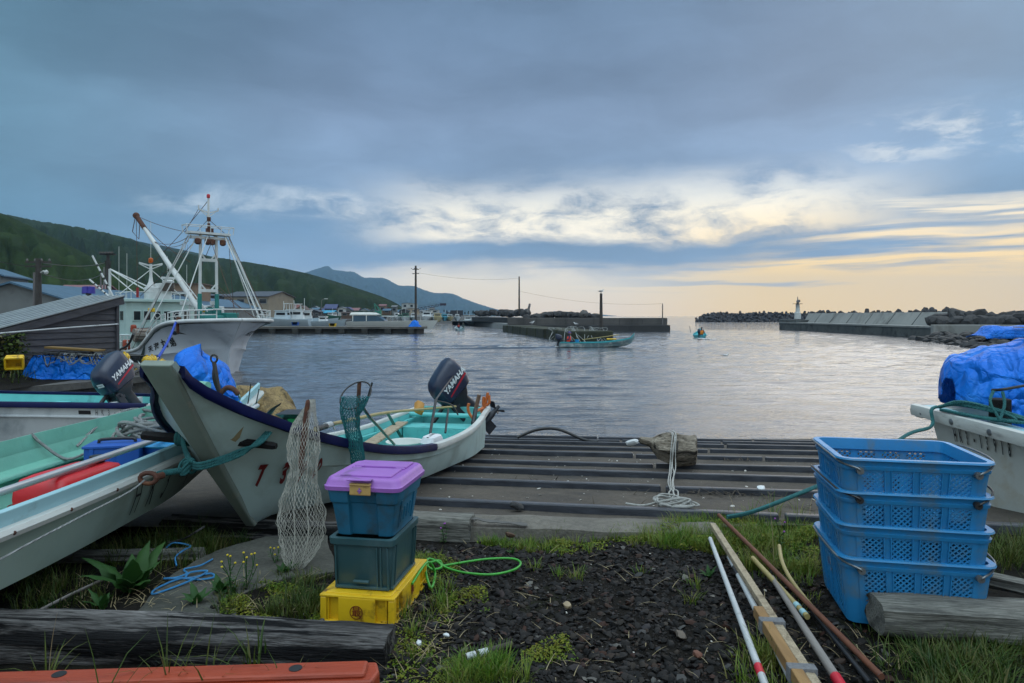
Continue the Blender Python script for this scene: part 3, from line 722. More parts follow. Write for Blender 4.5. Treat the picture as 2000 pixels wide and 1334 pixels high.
# ---------- foreground: crates, tubs, nets, poles ----------
crateblue = mat('blue_crate_plastic', (.020, .215, .47, 1), (.014, .165, .38, 1), .42, 3, .0008, 30, dirt=(.10, .16, .20, 1), dscale=5, dlo=.54, dhi=.72)
def basket(label, bails=True, first=None):
    t = thing('basket_crate', label, 'crate', group='stack of blue lattice crates')
    Wt, Lt, Wb, Lb, Hh = .66, .585, .595, .52, .32
    def wall_pt(side, u, z):
        """u -1..1 along a wall, z height"""
        f = z/Hh; w_ = Wb+(Wt-Wb)*f; l_ = Lb+(Lt-Lb)*f
        if side == 0: return V(u*w_/2, -l_/2, z)
        if side == 1: return V(w_/2, u*l_/2, z)
        if side == 2: return V(-u*w_/2, l_/2, z)
        return V(-w_/2, -u*l_/2, z)
    # rim, corner posts, solid bands
    m = MB(); rows = []
    for g, z in ((-.006, Hh-.05), (.010, Hh-.046), (.012, Hh-.03), (.002, Hh-.026), (.004, Hh-.004), (.020, Hh), (.016, Hh+.008), (-.012, Hh+.008), (-.014, Hh-.05)):
        f = min(1, z/Hh); rows.append([(x, y, z) for x, y, _ in rrect(Wb+(Wt-Wb)*f+2*g, Lb+(Lt-Lb)*f+2*g, .055+g, 5)])
    m.loft(rows, caps=False); m.build('rim', crateblue, t, smooth=35)
    m = MB()
    m.loft([[(x, y, z) for x, y, _ in rrect(Wb+2*g, Lb+2*g, .05+g, 5)] for g, z in ((-.02, .018), (-.02, .0), (.0, .0), (.004, .03), (-.006, .03), (-.008, .018))], caps=False)
    m.loft([[(x, y, z) for x, y, _ in rrect(Wb-.03, Lb-.03, .04, 5)] for z in (.006, .016)])
    m.build('base', crateblue, t, smooth=35)
    # corner posts follow the rounding
    for cx, cy in ((1, 1), (-1, 1), (-1, -1), (1, -1)):
        m = MB(); rows = []
        for z in (.02, Hh-.04):
            f = z/Hh; ring = rrect(Wb+(Wt-Wb)*f, Lb+(Lt-Lb)*f, .05, 5); ring2 = rrect(Wb+(Wt-Wb)*f-.008, Lb+(Lt-Lb)*f-.008, .046, 5)
            o = {(1, 1): 0, (-1, 1): 6, (-1, -1): 12, (1, -1): 18}[(cx, cy)]
            def ext(rg):
                c = [V(*p[:2], z) for p in rg[o:o+6]]
                d0 = (c[0]-c[1]).normalized(); d1 = (c[-1]-c[-2]).normalized()
                sx = V(0, -cy, 0) if abs(d0.y) > abs(d0.x) else V(-cx, 0, 0); sy = V(0, -cy, 0) if abs(d1.y) > abs(d1.x) else V(-cx, 0, 0)
                return [c[0]+sx*.022]+c+[c[-1]+sy*.022]
            rows.append([tuple(p) for p in ext(ring)]+[tuple(p) for p in reversed(ext(ring2))])
        m.loft(rows); m.build('corner_post', crateblue, t, smooth=40)
    # lattice walls: four panels on the long sides, four on the short
    for side in range(4):
        m = MB(); np_ = 4 if side % 2 == 0 else 4
        wl = (Wb if side % 2 == 0 else Lb)
        ux = 1-.10/wl*1.35
        edges = [-ux+2*ux*i/np_ for i in range(np_+1)]
        zlo, zhi = .03, Hh-.048
        def th(p, q, wd, dpt=.008, off=0):
            nrm = {0: V(0, -1, 0), 1: V(1, 0, 0), 2: V(0, 1, 0), 3: V(-1, 0, 0)}[side]
            m.beam(p+nrm*off, q+nrm*off, wd, dpt, up=nrm)
        gap = .034/(wl/2)*.5
        for i, e in enumerate(edges):
            if 0 < i < np_:
                th(wall_pt(side, e, zlo), wall_pt(side, e, zhi), .030, .007)
                for sg in (-1, 1): th(wall_pt(side, e+sg*.014/(wl/2), zlo), wall_pt(side, e+sg*.014/(wl/2), zhi), .004, .018, .004)
            elif side % 2 == 0 or True:
                th(wall_pt(side, e, zlo), wall_pt(side, e, zhi), .024, .007)
        th(wall_pt(side, -ux, zhi), wall_pt(side, ux, zhi), .016, .0074); th(wall_pt(side, -ux, zlo+.004), wall_pt(side, ux, zlo+.004), .016, .0074)
        pit = .025
        for i in range(np_):
            if side % 2 == 1 and i in (1, 2) and side in (1, 3):
                # hand hold area: solid plate with a window
                pass
            ul, ur = (edges[i]*wl/2)+.012, (edges[i+1]*wl/2)-.012
            hgt = zhi-zlo; wdt = ur-ul
            for sg in (1, -1):
                k = -hgt
                while k < wdt:
                    # line x = k + t (or mirrored), z = t
                    t0 = max(0, -k); t1 = min(hgt, wdt-k)
                    if t1-t0 > .012:
                        xa, xb = k+t0, k+t1
                        if sg < 0: xa, xb = wdt-xa, wdt-xb
                        th(wall_pt(side, (ul+xa)/(wl/2), zlo+t0), wall_pt(side, (ul+xb)/(wl/2), zlo+t1), .0072, .0055, .0006*sg)
                    k += pit
        if side == 3 or side == 1:
            p = [wall_pt(side, e, z) for e, z in ((-.16, Hh-.13), (.16, Hh-.13), (.16, Hh-.07), (-.16, Hh-.07))]
            for a_, b_ in ((0, 1), (1, 2), (2, 3), (3, 0)): th(p[a_], p[b_], .012, .016, .002)
        m.build('lattice_wall', crateblue, t)
    return t
def bail(t, side, m_, lift):
    """wire carrying handle hinged on two long-side pins, folded over the short side"""
    s = side; m = MB(); x0 = s*.255; y_ = .318
    pts = [(x0, -y_, .272), (x0+s*.012, -y_-.004, .285), (x0+s*.07, -.27, .30+lift*.5), (x0+s*.105, -.20, .325+lift), (x0+s*.115, 0, .333+lift), (x0+s*.105, .20, .325+lift), (x0+s*.07, .27, .30+lift*.5), (x0+s*.012, y_+.004, .285), (x0, y_, .272)]
    m.tube(catmull(pts, 4), .0052, 6)
    for y in (-y_+.01, y_-.01): m.lathe([(.017, -.014), (.017, .014)], 10, M4((x0, y, .272), (pi/2, 0, 0)))
    m.build('bail_handle', m_, t, smooth=50)
wirew = mat('galvanised_wire', (.20, .22, .23, 1), (.12, .12, .13, 1), .4, 30, metal=.6)
bx = basket('topmost blue lattice crate of the stack of four by the right edge')
cang = math.atan2(-.137, .65)
exu, eyu = V(cos(cang), sin(cang)), V(-sin(cang), cos(cang))
cb = V(1.6, 3.31)+exu*.33+eyu*.2925
bx.location = (cb.x, cb.y, .485); bx.rotation_euler = (0, 0, cang)
bail(bx, -1, wirew, .0); bail(bx, 1, wirew, .0)
labs = ['blue lattice crate second from the top of its stack, with a black handle', 'blue lattice crate third from the top of its stack, no handle showing at its left', 'lowest blue lattice crate, carrying the other three, standing on the gravel']
for i, lb in enumerate(labs):
    d = dup(bx, (cb.x+.006*(i-1), cb.y, .325-.16*i), cang+[.012, -.010, .006][i], lb)
    for ch in list(d.children):
        if ch.name.startswith('bail_handle'):
            if i == 1: bpy.data.objects.remove(ch)
            elif i == 0:
                ch.data = ch.data.copy(); ch.data.materials[0] = black
    if i == 0:
        for ch in d.children:
            if ch.name.startswith('bail_handle'): ch.location = (0, 0, .02)
    if i == 2:
        # red and white emblem plate on the short side facing left
        m = MB(); q = [(x*.03, z*.05) for x, z in ((math.cos(2*pi*k/16), math.sin(2*pi*k/16)) for k in range(16))]
        m.add([(-.331+.0011*(.32-(.2+z))*100*.0 - (.2+z)/.32*0 + ((.32-(.2+z))/.32)*.0325 - .006, x, .2+z) for x, z in q], [range(16)])
        pl = m.build('emblem_plate', decalw, d)
        vs, fs = text_mesh('最', .055, 0, .002)
        m = MB(); m.add([(-.331+((.32-(.2+y))/.32)*.0325-.009, -x, .2+y) for x, y, z in vs], fs); m.build('emblem', redp, pl)

# ----- yellow upturned crate, grey-green box, purple-lidded tub -----
yell = mat('yellow_crate_plastic', (.72, .46, .012, 1), (.60, .36, .01, 1), .42, 3, .001, 30, dirt=(.16, .085, .012, 1), dscale=7, dlo=.53, dhi=.66)
yang = math.atan2(-.065, .386)
e1, e2 = V(cos(yang), sin(yang), 0), V(-sin(yang), cos(yang), 0)
yo = V(-.57, 3.31, 0)-e1*.195+e2*.28
yc = thing('shallow_crate', 'yellow plastic crate turned upside down with a red round emblem, under the grey box', 'crate', (yo.x, yo.y, -.02), yang)
W_, L_, Hc = .39, .56, .145
m = MB(); m.box((0, 0, Hc-.006), (W_-.004, L_-.004, .012)); m.box((0, 0, Hc+.002), (W_-.05, L_-.05, .006)); m.build('top_panel', yell, yc, bevel=.006)
for nm, cx, cy, sx, sy in (('front_wall', 0, -L_/2+.03, W_-.06, .01), ('rear_wall', 0, L_/2-.03, W_-.06, .01), ('side_wall', W_/2-.026, 0, .01, L_-.06), ('side_wall', -W_/2+.026, 0, .01, L_-.06)):
    m = MB(); m.box((cx, cy, Hc/2-.008), (sx, sy, Hc-.02))
    if sx > sy:
        sg = -1 if cy < 0 else 1
        m.box((0, cy+sg*.016, Hc/2-.004), (.19, .026, Hc-.012))
        for x in (-.15, .15): m.box((x, cy+sg*.013, Hc/2), (.006, .024, Hc-.016))
        m.box((0, cy+sg*.015, .014), (W_-.012, .03, .010))
    else:
        sg = -1 if cx < 0 else 1
        m.box((cx+sg*.013, 0, Hc/2-.004), (.022, .30, Hc-.012))
        for y in (-.235, -.2, .2, .235): m.box((cx+sg*.011, y, Hc/2), (.02, .006, Hc-.016))
        m.box((cx+sg*.013, 0, .014), (.026, L_-.012, .010)); m.box((cx+sg*.012, 0, .046), (.022, L_-.012, .006))
    m.build(nm, yell, yc, bevel=.002)
for x, y in ((1, 1), (-1, 1), (-1, -1), (1, -1)): MB().box((x*(W_/2-.02), y*(L_/2-.02), Hc/2-.004), (.034, .034, Hc-.012)).build('corner_post', yell, yc, bevel=.008)
m = MB(); fy = -L_/2-.0005-.002
m.loft([[(r*cos(2*pi*k/28), fy, .068+r*sin(2*pi*k/28)) for k in range(28)] for r in (.0295, .0335)], caps=False)
vs, fs = text_mesh('最', .050, 0, .0004); m.add([(x, fy, .068+y) for x, y, z in vs], fs)
m.build('emblem', redp, yc)
m = MB(); vs, fs = text_mesh('最', .075, 0, .002); m.add([(W_/2-.001+.0025, x*.6, .075+y) for x, y, z in vs], fs); m.build('side_mark', redp, yc)

gbox = mat('grey_teal_box_plastic', (.020, .062, .072, 1), (.032, .082, .092, 1), .42, 3.5, .001, 30, dirt=(.10, .15, .165, 1), dscale=3, dlo=.56, dhi=.9, stretch=(1, 1, .35))
go = yo+e1*.0+e2*.02+V(-.005, -.035, 0)
gb = thing('storage_box', 'dark grey-green plastic box between the purple lidded tub and the yellow crate', 'box', (go.x, go.y, Hc-.015), yang)
m = MB(); gw, gl, gh = .315, .40, .255
m.loft([[(x, y, z) for x, y, _ in rrect(gw*k, gl*k, .025, 4)] for k, z in ((.9, 0), (.92, .008), (1.0, gh-.03), (1.0, gh), (.96, gh), (.90, .02))])
m.build('body', gbox, gb, smooth=35)
m = MB(); m.loft([[(x, y, z) for x, y, _ in rrect(gw+2*g, gl+2*g, .03, 4)] for g, z in ((.0, gh-.028), (.014, gh-.026), (.016, gh+.004), (-.006, gh+.006))], caps=False); m.build('rim', gbox, gb, smooth=35)
m = MB(); m.box((0, -gl/2*.95-.012, .045), (.085, .02, .016)); m.build('grip', gbox, gb, bevel=.006)
m = MB()
for x in (-.142, .085, .105, .142): m.box((x*.96, -gl/2*.955-.006, .115), (.008, .014, .21), rot=(rad(3.5), 0, 0))
for y in (-.18, -.15, .15, .18): m.box((gw/2*.955+.005, y*.96, .115), (.014, .008, .21), rot=(0, rad(3.5), 0))
m.box((0, -gl/2*.905-.008, .012), (gw*.9, .016, .014)); m.box((gw/2*.905+.008, 0, .012), (.016, gl*.9, .014))
m.build('wall_ribs', gbox, gb, bevel=.002)

tubb = mat('blue_tub_plastic', (.015, .125, .22, 1), (.012, .10, .18, 1), .42, 3, .001, 30, dirt=(.03, .05, .06, 1), dscale=5, dlo=.52, dhi=.7)
lidp = mat('purple_lid_plastic', (.33, .13, .47, 1), (.27, .10, .40, 1), .45, 3, .0012, 35, dirt=(.15, .085, .20, 1), dscale=6, dlo=.54, dhi=.68)
clasp = mat('yellowed_clasp_plastic', (.50, .33, .12, 1), (.42, .25, .08, 1), .5, 20, .001, 60, dirt=(.16, .08, .02, 1), dscale=22, dlo=.6, dhi=.7)
to = go+e2*.01+V(.0, .0, 0); tz = Hc-.015+gh+.006
tb = thing('lidded_tub', 'blue storage tub with a purple lid, on top of the grey-green box', 'tub', (to.x, to.y, tz), yang)
th_, tw, tl = .255, .385, .43
def tubring(f, z):
    w_, l_ = (.30+(.37-.30)*f), (.345+(.415-.345)*f)
    cut = .02  # recessed panels: front and sides
    return w_, l_
m = MB(); rows = []
for z, f, g in ((0, 0, -.02), (0, 0, 0), (.015, .05, 0), (.165, .66, 0), (.17, .68, .007), (.178, .7, .008), (.235, .93, .008), (.25, 1, .004)):
    w_, l_ = tubring(f, z); w_ += 2*g; l_ += 2*g
    dd = .022*(1 if z < .19 else .4)
    a = .075
    ring = [(w_/2-.03, -l_/2), (a, -l_/2), (a-.008, -l_/2+dd), (-a+.008, -l_/2+dd), (-a, -l_/2), (-w_/2+.03, -l_/2), (-w_/2+.008, -l_/2+.01), (-w_/2, -l_/2+.032),
            (-w_/2, l_/2-.03), (-w_/2+.03, l_/2), (w_/2-.03, l_/2), (w_/2, l_/2-.03), (w_/2, -l_/2+.032), (w_/2-.008, -l_/2+.01)]
    rows.append([(x, y, z) for x, y in ring])
m.loft(rows); body = m.build('body', tubb, tb, smooth=30, bevel=.003)
m = MB()
for i, y in enumerate((-.085, -.04, .005, .05)): m.box((.158+.005, y, .085+.004*i), (.012, .01, .07), rot=(0, rad(9), 0))
m.box((.167, -.11, .1), (.010, .008, .14), rot=(0, rad(9), 0)); m.box((.167, .09, .1), (.010, .008, .14), rot=(0, rad(9), 0))
m.build('side_ribs', tubb, tb, bevel=.003)
m = MB()
m.loft([[(x, y, z) for x, y, _ in rrect(w_, l_, r_, 5)] for w_, l_, r_, z in ((.37, .415, .03, .240), (.405, .45, .04, .236), (.410, .455, .042, .256), (.398, .443, .045, .262), (.390, .435, .05, .282), (.375, .42, .05, .293), (.36, .405, .045, .297), (.35, .39, .04, .294))])
m.build('lid', lidp, tb, smooth=40)
m = MB()
m.box((0, -.075, .297), (.27, .17, .012)); m.box((0, .115, .298), (.29, .13, .014)); m.box((-.12, .025, .296), (.05, .02, .016)); m.box((.12, .025, .296), (.05, .02, .016)); m.build('lid_ridges', lidp, tb, bevel=.005)
m = MB(); rows = [[(-.055, -.236, z), (.055, -.236, z), (.055, -.222, z), (-.055, -.222, z)] for z in (.218, .268)]
m.loft(rows); m.box((0, -.228, .272), (.11, .03, .012)); cl = m.build('clasp', clasp, tb, bevel=.006)
m = MB(); m.box((0, -.238, .243), (.008, .006, .028)); m.box((0, -.239, .243), (.022, .005, .008)); m.build('clasp_hook', lidp, cl, bevel=.002)
m = MB(); m.box((0, -.243+.01, .297), (.125, .04, .006)); m.build('clasp_recess', lidp, tb, bevel=.002)

# ----- green hose -----
hosem = mat('green_hose', (.045, .34, .03, 1), (.035, .26, .025, 1), .42, 20)
hp = [G(805, 1140, .10), G(835, 1098, .13), G(850, 1120, .03), G(842, 1148, .02), G(832, 1118, .06), G(836, 1092, .05), G(856, 1098, .04), G(862, 1108, .02), G(845, 1112, .02), G(835, 1102, .04), G(858, 1095, .04), G(868, 1107, .01),
      G(905, 1118, .01), G(960, 1122, .01), G(1003, 1113, .01), G(1017, 1100, .01), G(1000, 1091, .01), G(950, 1092, .01), G(895, 1100, .01), G(862, 1106, .01)]
rope(hp, .0068, 8).build('garden_hose', hosem, smooth=60, label='bright green hose looping over the gravel beside the yellow crate', cat='hose')

# ----- timbers and logs -----
oldw = mat('weathered_grey_timber', (.22, .21, .205, 1), (.055, .052, .052, 1), .92, 2.6, .035, 22, stretch=(.35, 3.5, 3.5), dirt=(.006, .006, .007, 1), dscale=3.4, dlo=.48, dhi=.54, grain=.85, spec=.2)
palew = mat('pale_grey_timber', (.23, .225, .20, 1), (.12, .115, .105, 1), .9, 3, .012, 14, stretch=(.35, 3.5, 3.5), dirt=(.03, .03, .028, 1), dscale=2.6, dlo=.52, dhi=.66, grain=.6, spec=.2)
def timber(name, label, p, q, w_, h, m_, rough=.012, seed=0, cat='timber', taper=1.0, n=26, bev=.25, group=None):
    p, q = Vector(p), Vector(q); d = q-p; L_ = d.length
    t = math.atan2(d.y, d.x); pit = -math.asin(d.z/L_)
    mb = MB(); rows = []
    for i in range(n):
        u = i/(n-1); x = u*L_; k = 1+(taper-1)*u
        ring = []
        for j in range(20):
            a = 2*pi*j/20; ca, sa = cos(a), sin(a); e_ = 1/(max(abs(ca), abs(sa))); sq = (1-bev)*e_+bev
            y, z = ca*sq*w_/2*k, sa*sq*h/2*k
            r_ = 1+rough*6*noise.noise(Vector((x*1.3+seed*7, ca*2.2, sa*2.2)))+rough*3*noise.noise(Vector((x*6+seed, ca*7, sa*7)))
            ex = .02*noise.noise(Vector((seed, y*20, z*20))) if i in (0, n-1) else 0
            ring.append((x+ex, y*r_, z*r_))
        rows.append(ring)
    mb.loft(rows); o = mb.build(name, m_, smooth=35, label=label, cat=cat, group=group)
    o.location = p; o.rotation_euler = (0, pit, t); MW[o.name] = M4(p, (0, pit, t)); return o
timber('timber_beam', 'thick cracked grey and black timber lying across the lower left', (-2.9, 3.10, .07), (-.535, 3.0, .022), .24, .19, oldw, .03, 1, n=50)
redt = mat('red_painted_timber', (.32, .045, .014, 1), (.24, .032, .012, 1), .5, 4, .004, 22, stretch=(.4, 3, 3), dirt=(.10, .02, .01, 1), dscale=4, dlo=.57, dhi=.8)
rb = thing('painted_beam', 'orange-red painted beam with two dark bolt holes at the bottom left edge', 'timber', (-.55, 2.73, .025), rad(183.5))
m = MB(); m.prism([(0, -.08), (2.6, -.08), (2.6, .08), (0, .08), (-.02, .0)], -.09, .055); m.prism([(.03, -.055), (2.6, -.055), (2.6, .055), (.03, .055)], .05, .075); m.build('beam', redt, rb, bevel=.02)
m = MB(); m.lathe([(.026, .0), (.026, .0775)], 16, M4((.31, .0, 0))); m.lathe([(.026, 0), (.026, .0775)], 16, M4((1.22, -.01, 0))); m.build('bolt_holes', black, rb)
timber('timber_block', 'short pale timber standing behind the tubs at the slipway edge', (-.95, 5.0, -.03), (-.28, 4.87, -.02), .2, .19, palew, .015, 5)
timber('timber_sleeper', 'dark weathered timber under the raked bow of the white skiff', (-2.55, 5.05, -.06), (-1.1, 4.86, -.07), .2, .15, oldw, .02, 6)
timber('timber_sleeper', 'low pale plank under the lower-left pale boat behind the broad leaved weed', (-2.9, 4.25, -.0), (-1.95, 4.3, .0), .12, .06, palew, .02, 7)
timber('timber_beam', 'split grey timber resting in front of the blue crates at right', (1.70, 3.2, .10), (3.6, 3.02, .06), .2, .16, palew, .03, 8, n=40)
timber('driftwood_branch', 'pale bent driftwood branch behind the right end of the split timber', (2.30, 3.58, .16), (3.4, 3.3, -.02), .075, .07, palew, .05, 9, cat='driftwood', taper=1.4)

# ----- driftwood stump on the slipway with its rope -----
stumpm = mat('driftwood_bark', (.36, .31, .25, 1), (.16, .13, .10, 1), .95, 5, .05, 14, stretch=(.5, 2.5, 2.5), dirt=(.018, .014, .011, 1), dscale=3.2, dlo=.5, dhi=.62, grain=.6, spec=.2)
sp = V(2.03, 8.45, 0); zb = zslip(8.4)+.09
stump = thing('driftwood_stump', 'bleached gnarled driftwood stump with a broken neck, tied down on the slipway', 'driftwood', (2.02, 8.5, zb), rad(-12)); stump.scale = (.86, .86, .80)
m = MB(); rows = []
prof = [(-.50, .0, .34, .02), (-.47, .0, .34, .05), (-.40, 0, .33, .06), (-.34, .0, .315, .075), (-.29, 0, .29, .12), (-.22, 0, .25, .19), (-.1, 0, .24, .225), (.05, 0, .225, .235), (.18, 0, .205, .215), (.27, 0, .20, .205), (.30, 0, .2, .19), (.31, 0, .2, .13), (.285, 0, .2, .05)]
for x, y, z, r in prof:
    ring = []
    for j in range(24):
        a = 2*pi*j/24; k = 1+.28*noise.noise(Vector((x*3.5, cos(a)*1.6, sin(a)*1.6)))+.22*abs(noise.noise(Vector((x*6, cos(a)*4.5, sin(a)*4.5))))+.08*noise.noise(Vector((x*18, cos(a)*9, sin(a)*9)))
        ring.append((x+.03*noise.noise(Vector((cos(a)*3, sin(a)*3, x))), y+r*k*cos(a), z+r*k*sin(a)*(.95)-.02))
    rows.append(ring)
m.loft(rows); stb = m.build('trunk', stumpm, stump, smooth=45)
endm = mat('rotten_heartwood', (.05, .035, .025, 1), (.10, .075, .05, 1), .95, 14, .03, 30)
m = MB(); m.lathe([(.13, 0), (.11, .012), (.02, -.02)], 18, M4((.305, 0, .2), (0, pi/2, 0))); m.build('broken_end', endm, stump)
rA = [V(2.0, 8.60, zb+.36), V(1.98, 8.36, zb+.35), V(1.95, 8.24, zb+.2), V(1.92, 8.14, zb+.02), V(1.71, 7.3, zslip(7.3)+.10), V(1.54, 6.6, zslip(6.6)+.09), V(1.42, 6.05, zslip(6)+.09), V(1.35, 5.72, zslip(5.7)+.11), V(1.31, 5.5, .0), V(1.24, 5.38, .0), V(1.38, 5.28, .02), V(1.44, 5.42, .0), V(1.32, 5.46, .03)]
rope_t = thing('mooring_rope', 'doubled white rope running from the driftwood stump down to the grass', 'rope', (1.3, 5.6, 0))
m = MB()
for k in range(4):
    q = random.Random(k); off = V((k-1.5)*.018, 0, .004*k)
    m.tube(catmull([p+off+V(q.uniform(-.02, .02), 0, 0) for p in rA], 6), .0065, 6)
m.build('strand', whiterope, rope_t, smooth=60, world=True)
m = MB()
for k in range(5):
    q = random.Random(k+9); c0 = V(1.29+q.uniform(-.04, .04), 5.42+q.uniform(-.03, .03), -.0+.012*k)
    m.tube(catmull([c0+V((.12+.05*q.random())*cos(a), .07*sin(a), .02*sin(2*a+k)) for a in np.linspace(q.uniform(0, 2), q.uniform(5, 8), 9)], 5), .009, 6)
m.tube(catmull([V(1.2, 5.46, .02), V(1.08, 5.6, zslip(5.6)+.03), V(.95, 5.7, zslip(5.7)+.03)], 5), .009, 6)
m.build('knot', whiterope, rope_t, smooth=60, world=True)
m = MB()
for a0, xx in ((0, -.0), (.25, .03)):
    m.tube([(xx+.06*sin(a)*.4, .245*cos(a), .2+.235*sin(a)) for a in np.linspace(-.6, 3.5, 22)], .008, 6)
m.build('lashing', black, stump, smooth=60)

# ----- poles lying in the grass at lower right -----
pipew = mat('white_painted_pole', (.46, .48, .49, 1), (.36, .37, .38, 1), .5, 5, .001, 30, stretch=(1, 1, 1), dirt=(.15, .15, .14, 1), dscale=9, dlo=.58, dhi=.7)
rawwood = mat('raw_pale_wood', (.36, .29, .20, 1), (.25, .195, .13, 1), .75, 4, .003, 24, stretch=(4, 4, 4), dirt=(.12, .085, .05, 1), dscale=4, dlo=.52, dhi=.7, grain=.4)
greyw = mat('silvered_pole_wood', (.24, .215, .20, 1), (.17, .15, .14, 1), .8, 6, .003, 30, stretch=(4, .4, 4))
bamboo = mat('bamboo', (.36, .29, .12, 1), (.27, .21, .075, 1), .5, 7, .001, 30)
redtip = mat('red_pole_tip', (.52, .01, .03, 1), (.42, .01, .025, 1), .5, 12)
cord = mat('grey_binding_cord', (.20, .20, .21, 1), (.12, .12, .13, 1), .9, 60, .003, 160)
def pole(name, label, pts, r, m_, cat='pole', extra=None, group=None):
    t = thing(name, label, cat, pts[0], group=group)
    MB().tube(pts, r, 10).build('shaft', m_, t, smooth=50, world=True)
    return t
def lerp(p, q, u): return Vector(p)+(Vector(q)-Vector(p))*u
p, q = G(1387, 1052, .06), G(1497, 1345, .07)
t = pole('marker_pole', 'white painted pole with a red band at its lower end, leftmost of the poles', [p, q], [.013, .016], pipew)
MB().tube([lerp(p, q, .905), lerp(p, q, .945)], .0172, 10).build('red_band', redtip, t, smooth=50, world=True)
MB().tube([p, lerp(p, q, .05)], .0095, 8).build('thin_tip', pipew, t, smooth=50, world=True)
p, q = G(1424, 1088, .05), G(1556, 1345, .06)
t = pole('marker_pole', 'white painted pole with a black taped band near its upper end', [p, q], [.014, .018], pipew)
MB().tube([lerp(p, q, .12), lerp(p, q, .20)], .0165, 10).build('black_tape', black, t, smooth=50, world=True)
p, q = G(1392, 1026, .07), G(1600, 1350, .11)
t = thing('wooden_batten', 'long squared pale wood batten bound with grey cord at its thick lower end', 'batten', p)
MB().beam(p, q, .038, .034).build('shaft', rawwood, t, world=True, bevel=.004)
a, b = lerp(p, q, .67), lerp(p, q, 1.04)
side = (q-p).cross(V(0, 0, 1)).normalized()
tanw = mat('brown_block_wood', (.30, .17, .06, 1), (.20, .105, .035, 1), .7, 6, .004, 24, stretch=(3, .5, 3))
MB().beam(a+side*.048+V(0, 0, .004), b+side*.048+V(0, 0, .004), .046, .05).build('splint', tanw, t, world=True, bevel=.005)
for u in (.73, .93):
    m = MB(); c = lerp(p, q, u); d = (q-p).normalized()
    for k in range(5): m.beam(c+side*.024+d*(k*.0095), c+side*.024+d*(k*.0095+.0088), .108, .062)
    m.build('cord_binding', cord, t, world=True, bevel=.003)
p, q = G(1508, 1128, .04), G(1632, 1322, .06)
t = pole('wooden_pole', 'silver grey round pole with a red painted lower end', [p, q], [.014, .019], greyw)
MB().tube([q, lerp(p, q, 1.22)], [.022, .02], 10).build('red_end', redtip, t, smooth=50, world=True)
p, q = G(1404, 1006, .07), G(1722, 1322, .05)
pole('rusty_pipe', 'long rusty brown pipe lying over the other poles towards the blue crates', [p, q], .0135, mat('rusty_pipe', (.15, .05, .022, 1), (.09, .03, .016, 1), .7, 10, .002, 60, dirt=(.20, .09, .04, 1), dscale=12, dlo=.6, dhi=.7), 'pipe')
p = [G(1522, 1066, .10), G(1528, 1098, .09), G(1545, 1132, .06), G(1575, 1172, .03), G(1600, 1200, .02)]
t = pole('bent_pole', 'thin bent bamboo pole standing out of the grass near the blue crates', catmull(p, 5), .011, bamboo)
p, q = G(1470, 1090, .05), G(1577, 1205, .03)
t = pole('bamboo_pole', 'short bamboo pole wrapped with pale tape at its lower end, under the rusty pipe', [p, q], .0145, bamboo)
for u in (.82, .92): MB().tube([lerp(p, q, u), lerp(p, q, u+.05)], .017, 10).build('tape_wrap', ltblue, t, smooth=50, world=True)
p, q = G(1588, 1195, .02), G(1700, 1335, .02)
pole('black_pipe', 'short black pipe beneath the lower end of the rusty pipe', [p, q], .013, black, 'pipe')
p = [G(865+0, 1283, .01), G(905, 1285, .03), G(930, 1278, .03), G(960, 1272, .03), G(1000, 1258, .03)]
t = pole('taped_handle', 'broken tool handle wrapped in white tape on the gravel', [p[1], p[4]], .014, mat('dark_handle', (.03, .02, .014, 1), (.05, .045, .04, 1), .8, 8), 'handle')
for u in (.05, .3): MB().tube([lerp(p[1], p[4], u), lerp(p[1], p[4], u+.18)], .0165, 10).build('tape_wrap', pipew, t, smooth=50, world=True)

# ----- landing nets -----
netw = mat('white_net_twine', (.46, .45, .40, 1), (.36, .35, .31, 1), .9, 30)
nett = mat('teal_net_twine', (.008, .13, .14, 1), (.006, .085, .10, 1), .9, 30)
def netbag(rings, n, r, diag=True):
    """rings: list of centre, radii (rx, ry); twine laid as a diamond mesh"""
    m = MB(); k = len(rings)
    def pt(i, j):
        c, rx, ry, dirx, diry = rings[i]; a = 2*pi*j/n; q = .20*noise.noise(Vector((i*.35, cos(a)*2.5, sin(a)*2.5)))+.05*noise.noise(Vector((i*.9, cos(a)*6, sin(a)*6)))
        return Vector(c)+dirx*(rx*(1+q)*cos(a))+diry*(ry*(1+q)*sin(a))
    for j in range(n):
        for sg in (1, -1):
            pts = [pt(i, j+sg*.5*i) for i in range(k)]
            m.tube(pts, r, 3, caps=False)
    return m
X_, Y_ = V(1, 0, 0), V(0, 1, 0)
hp0, hp1 = P(613, 778, 4.12), P(599, 906, 4.12)
ln = thing('landing_net', 'landing net with a long white bag, its bamboo handle laid along the white skiff', 'net', (-1.22, 4.12, 0))
hp0.y -= .12; hp1.y -= .12; hc = (hp0+hp1)/2; rr_ = (hp0-hp1).length/2; up_ = (hp0-hp1).normalized()
hoopn = up_.cross(V(.12, 1, 0)).normalized(); hv = hoopn.cross(up_)
m = MB(); m.tube([hc+up_*rr_*cos(a)+hv*rr_*.10*sin(a) for a in np.linspace(0, 2*pi, 33)], .010, 8, caps=False); m.build('hoop', rust, ln, smooth=60, world=True)
prof = [(610, 780, .015, .02), (600, 812, .05, .06), (594, 840, .085, .10), (592, 868, .095, .11), (594, 895, .085, .10), (593, 920, .075, .09), (589, 945, .09, .09), (587, 975, .115, .10), (588, 1005, .13, .11), (590, 1035, .13, .115), (588, 1065, .115, .10), (583, 1090, .085, .08), (579, 1108, .05, .05), (576, 1118, .015, .015)]
rings = []
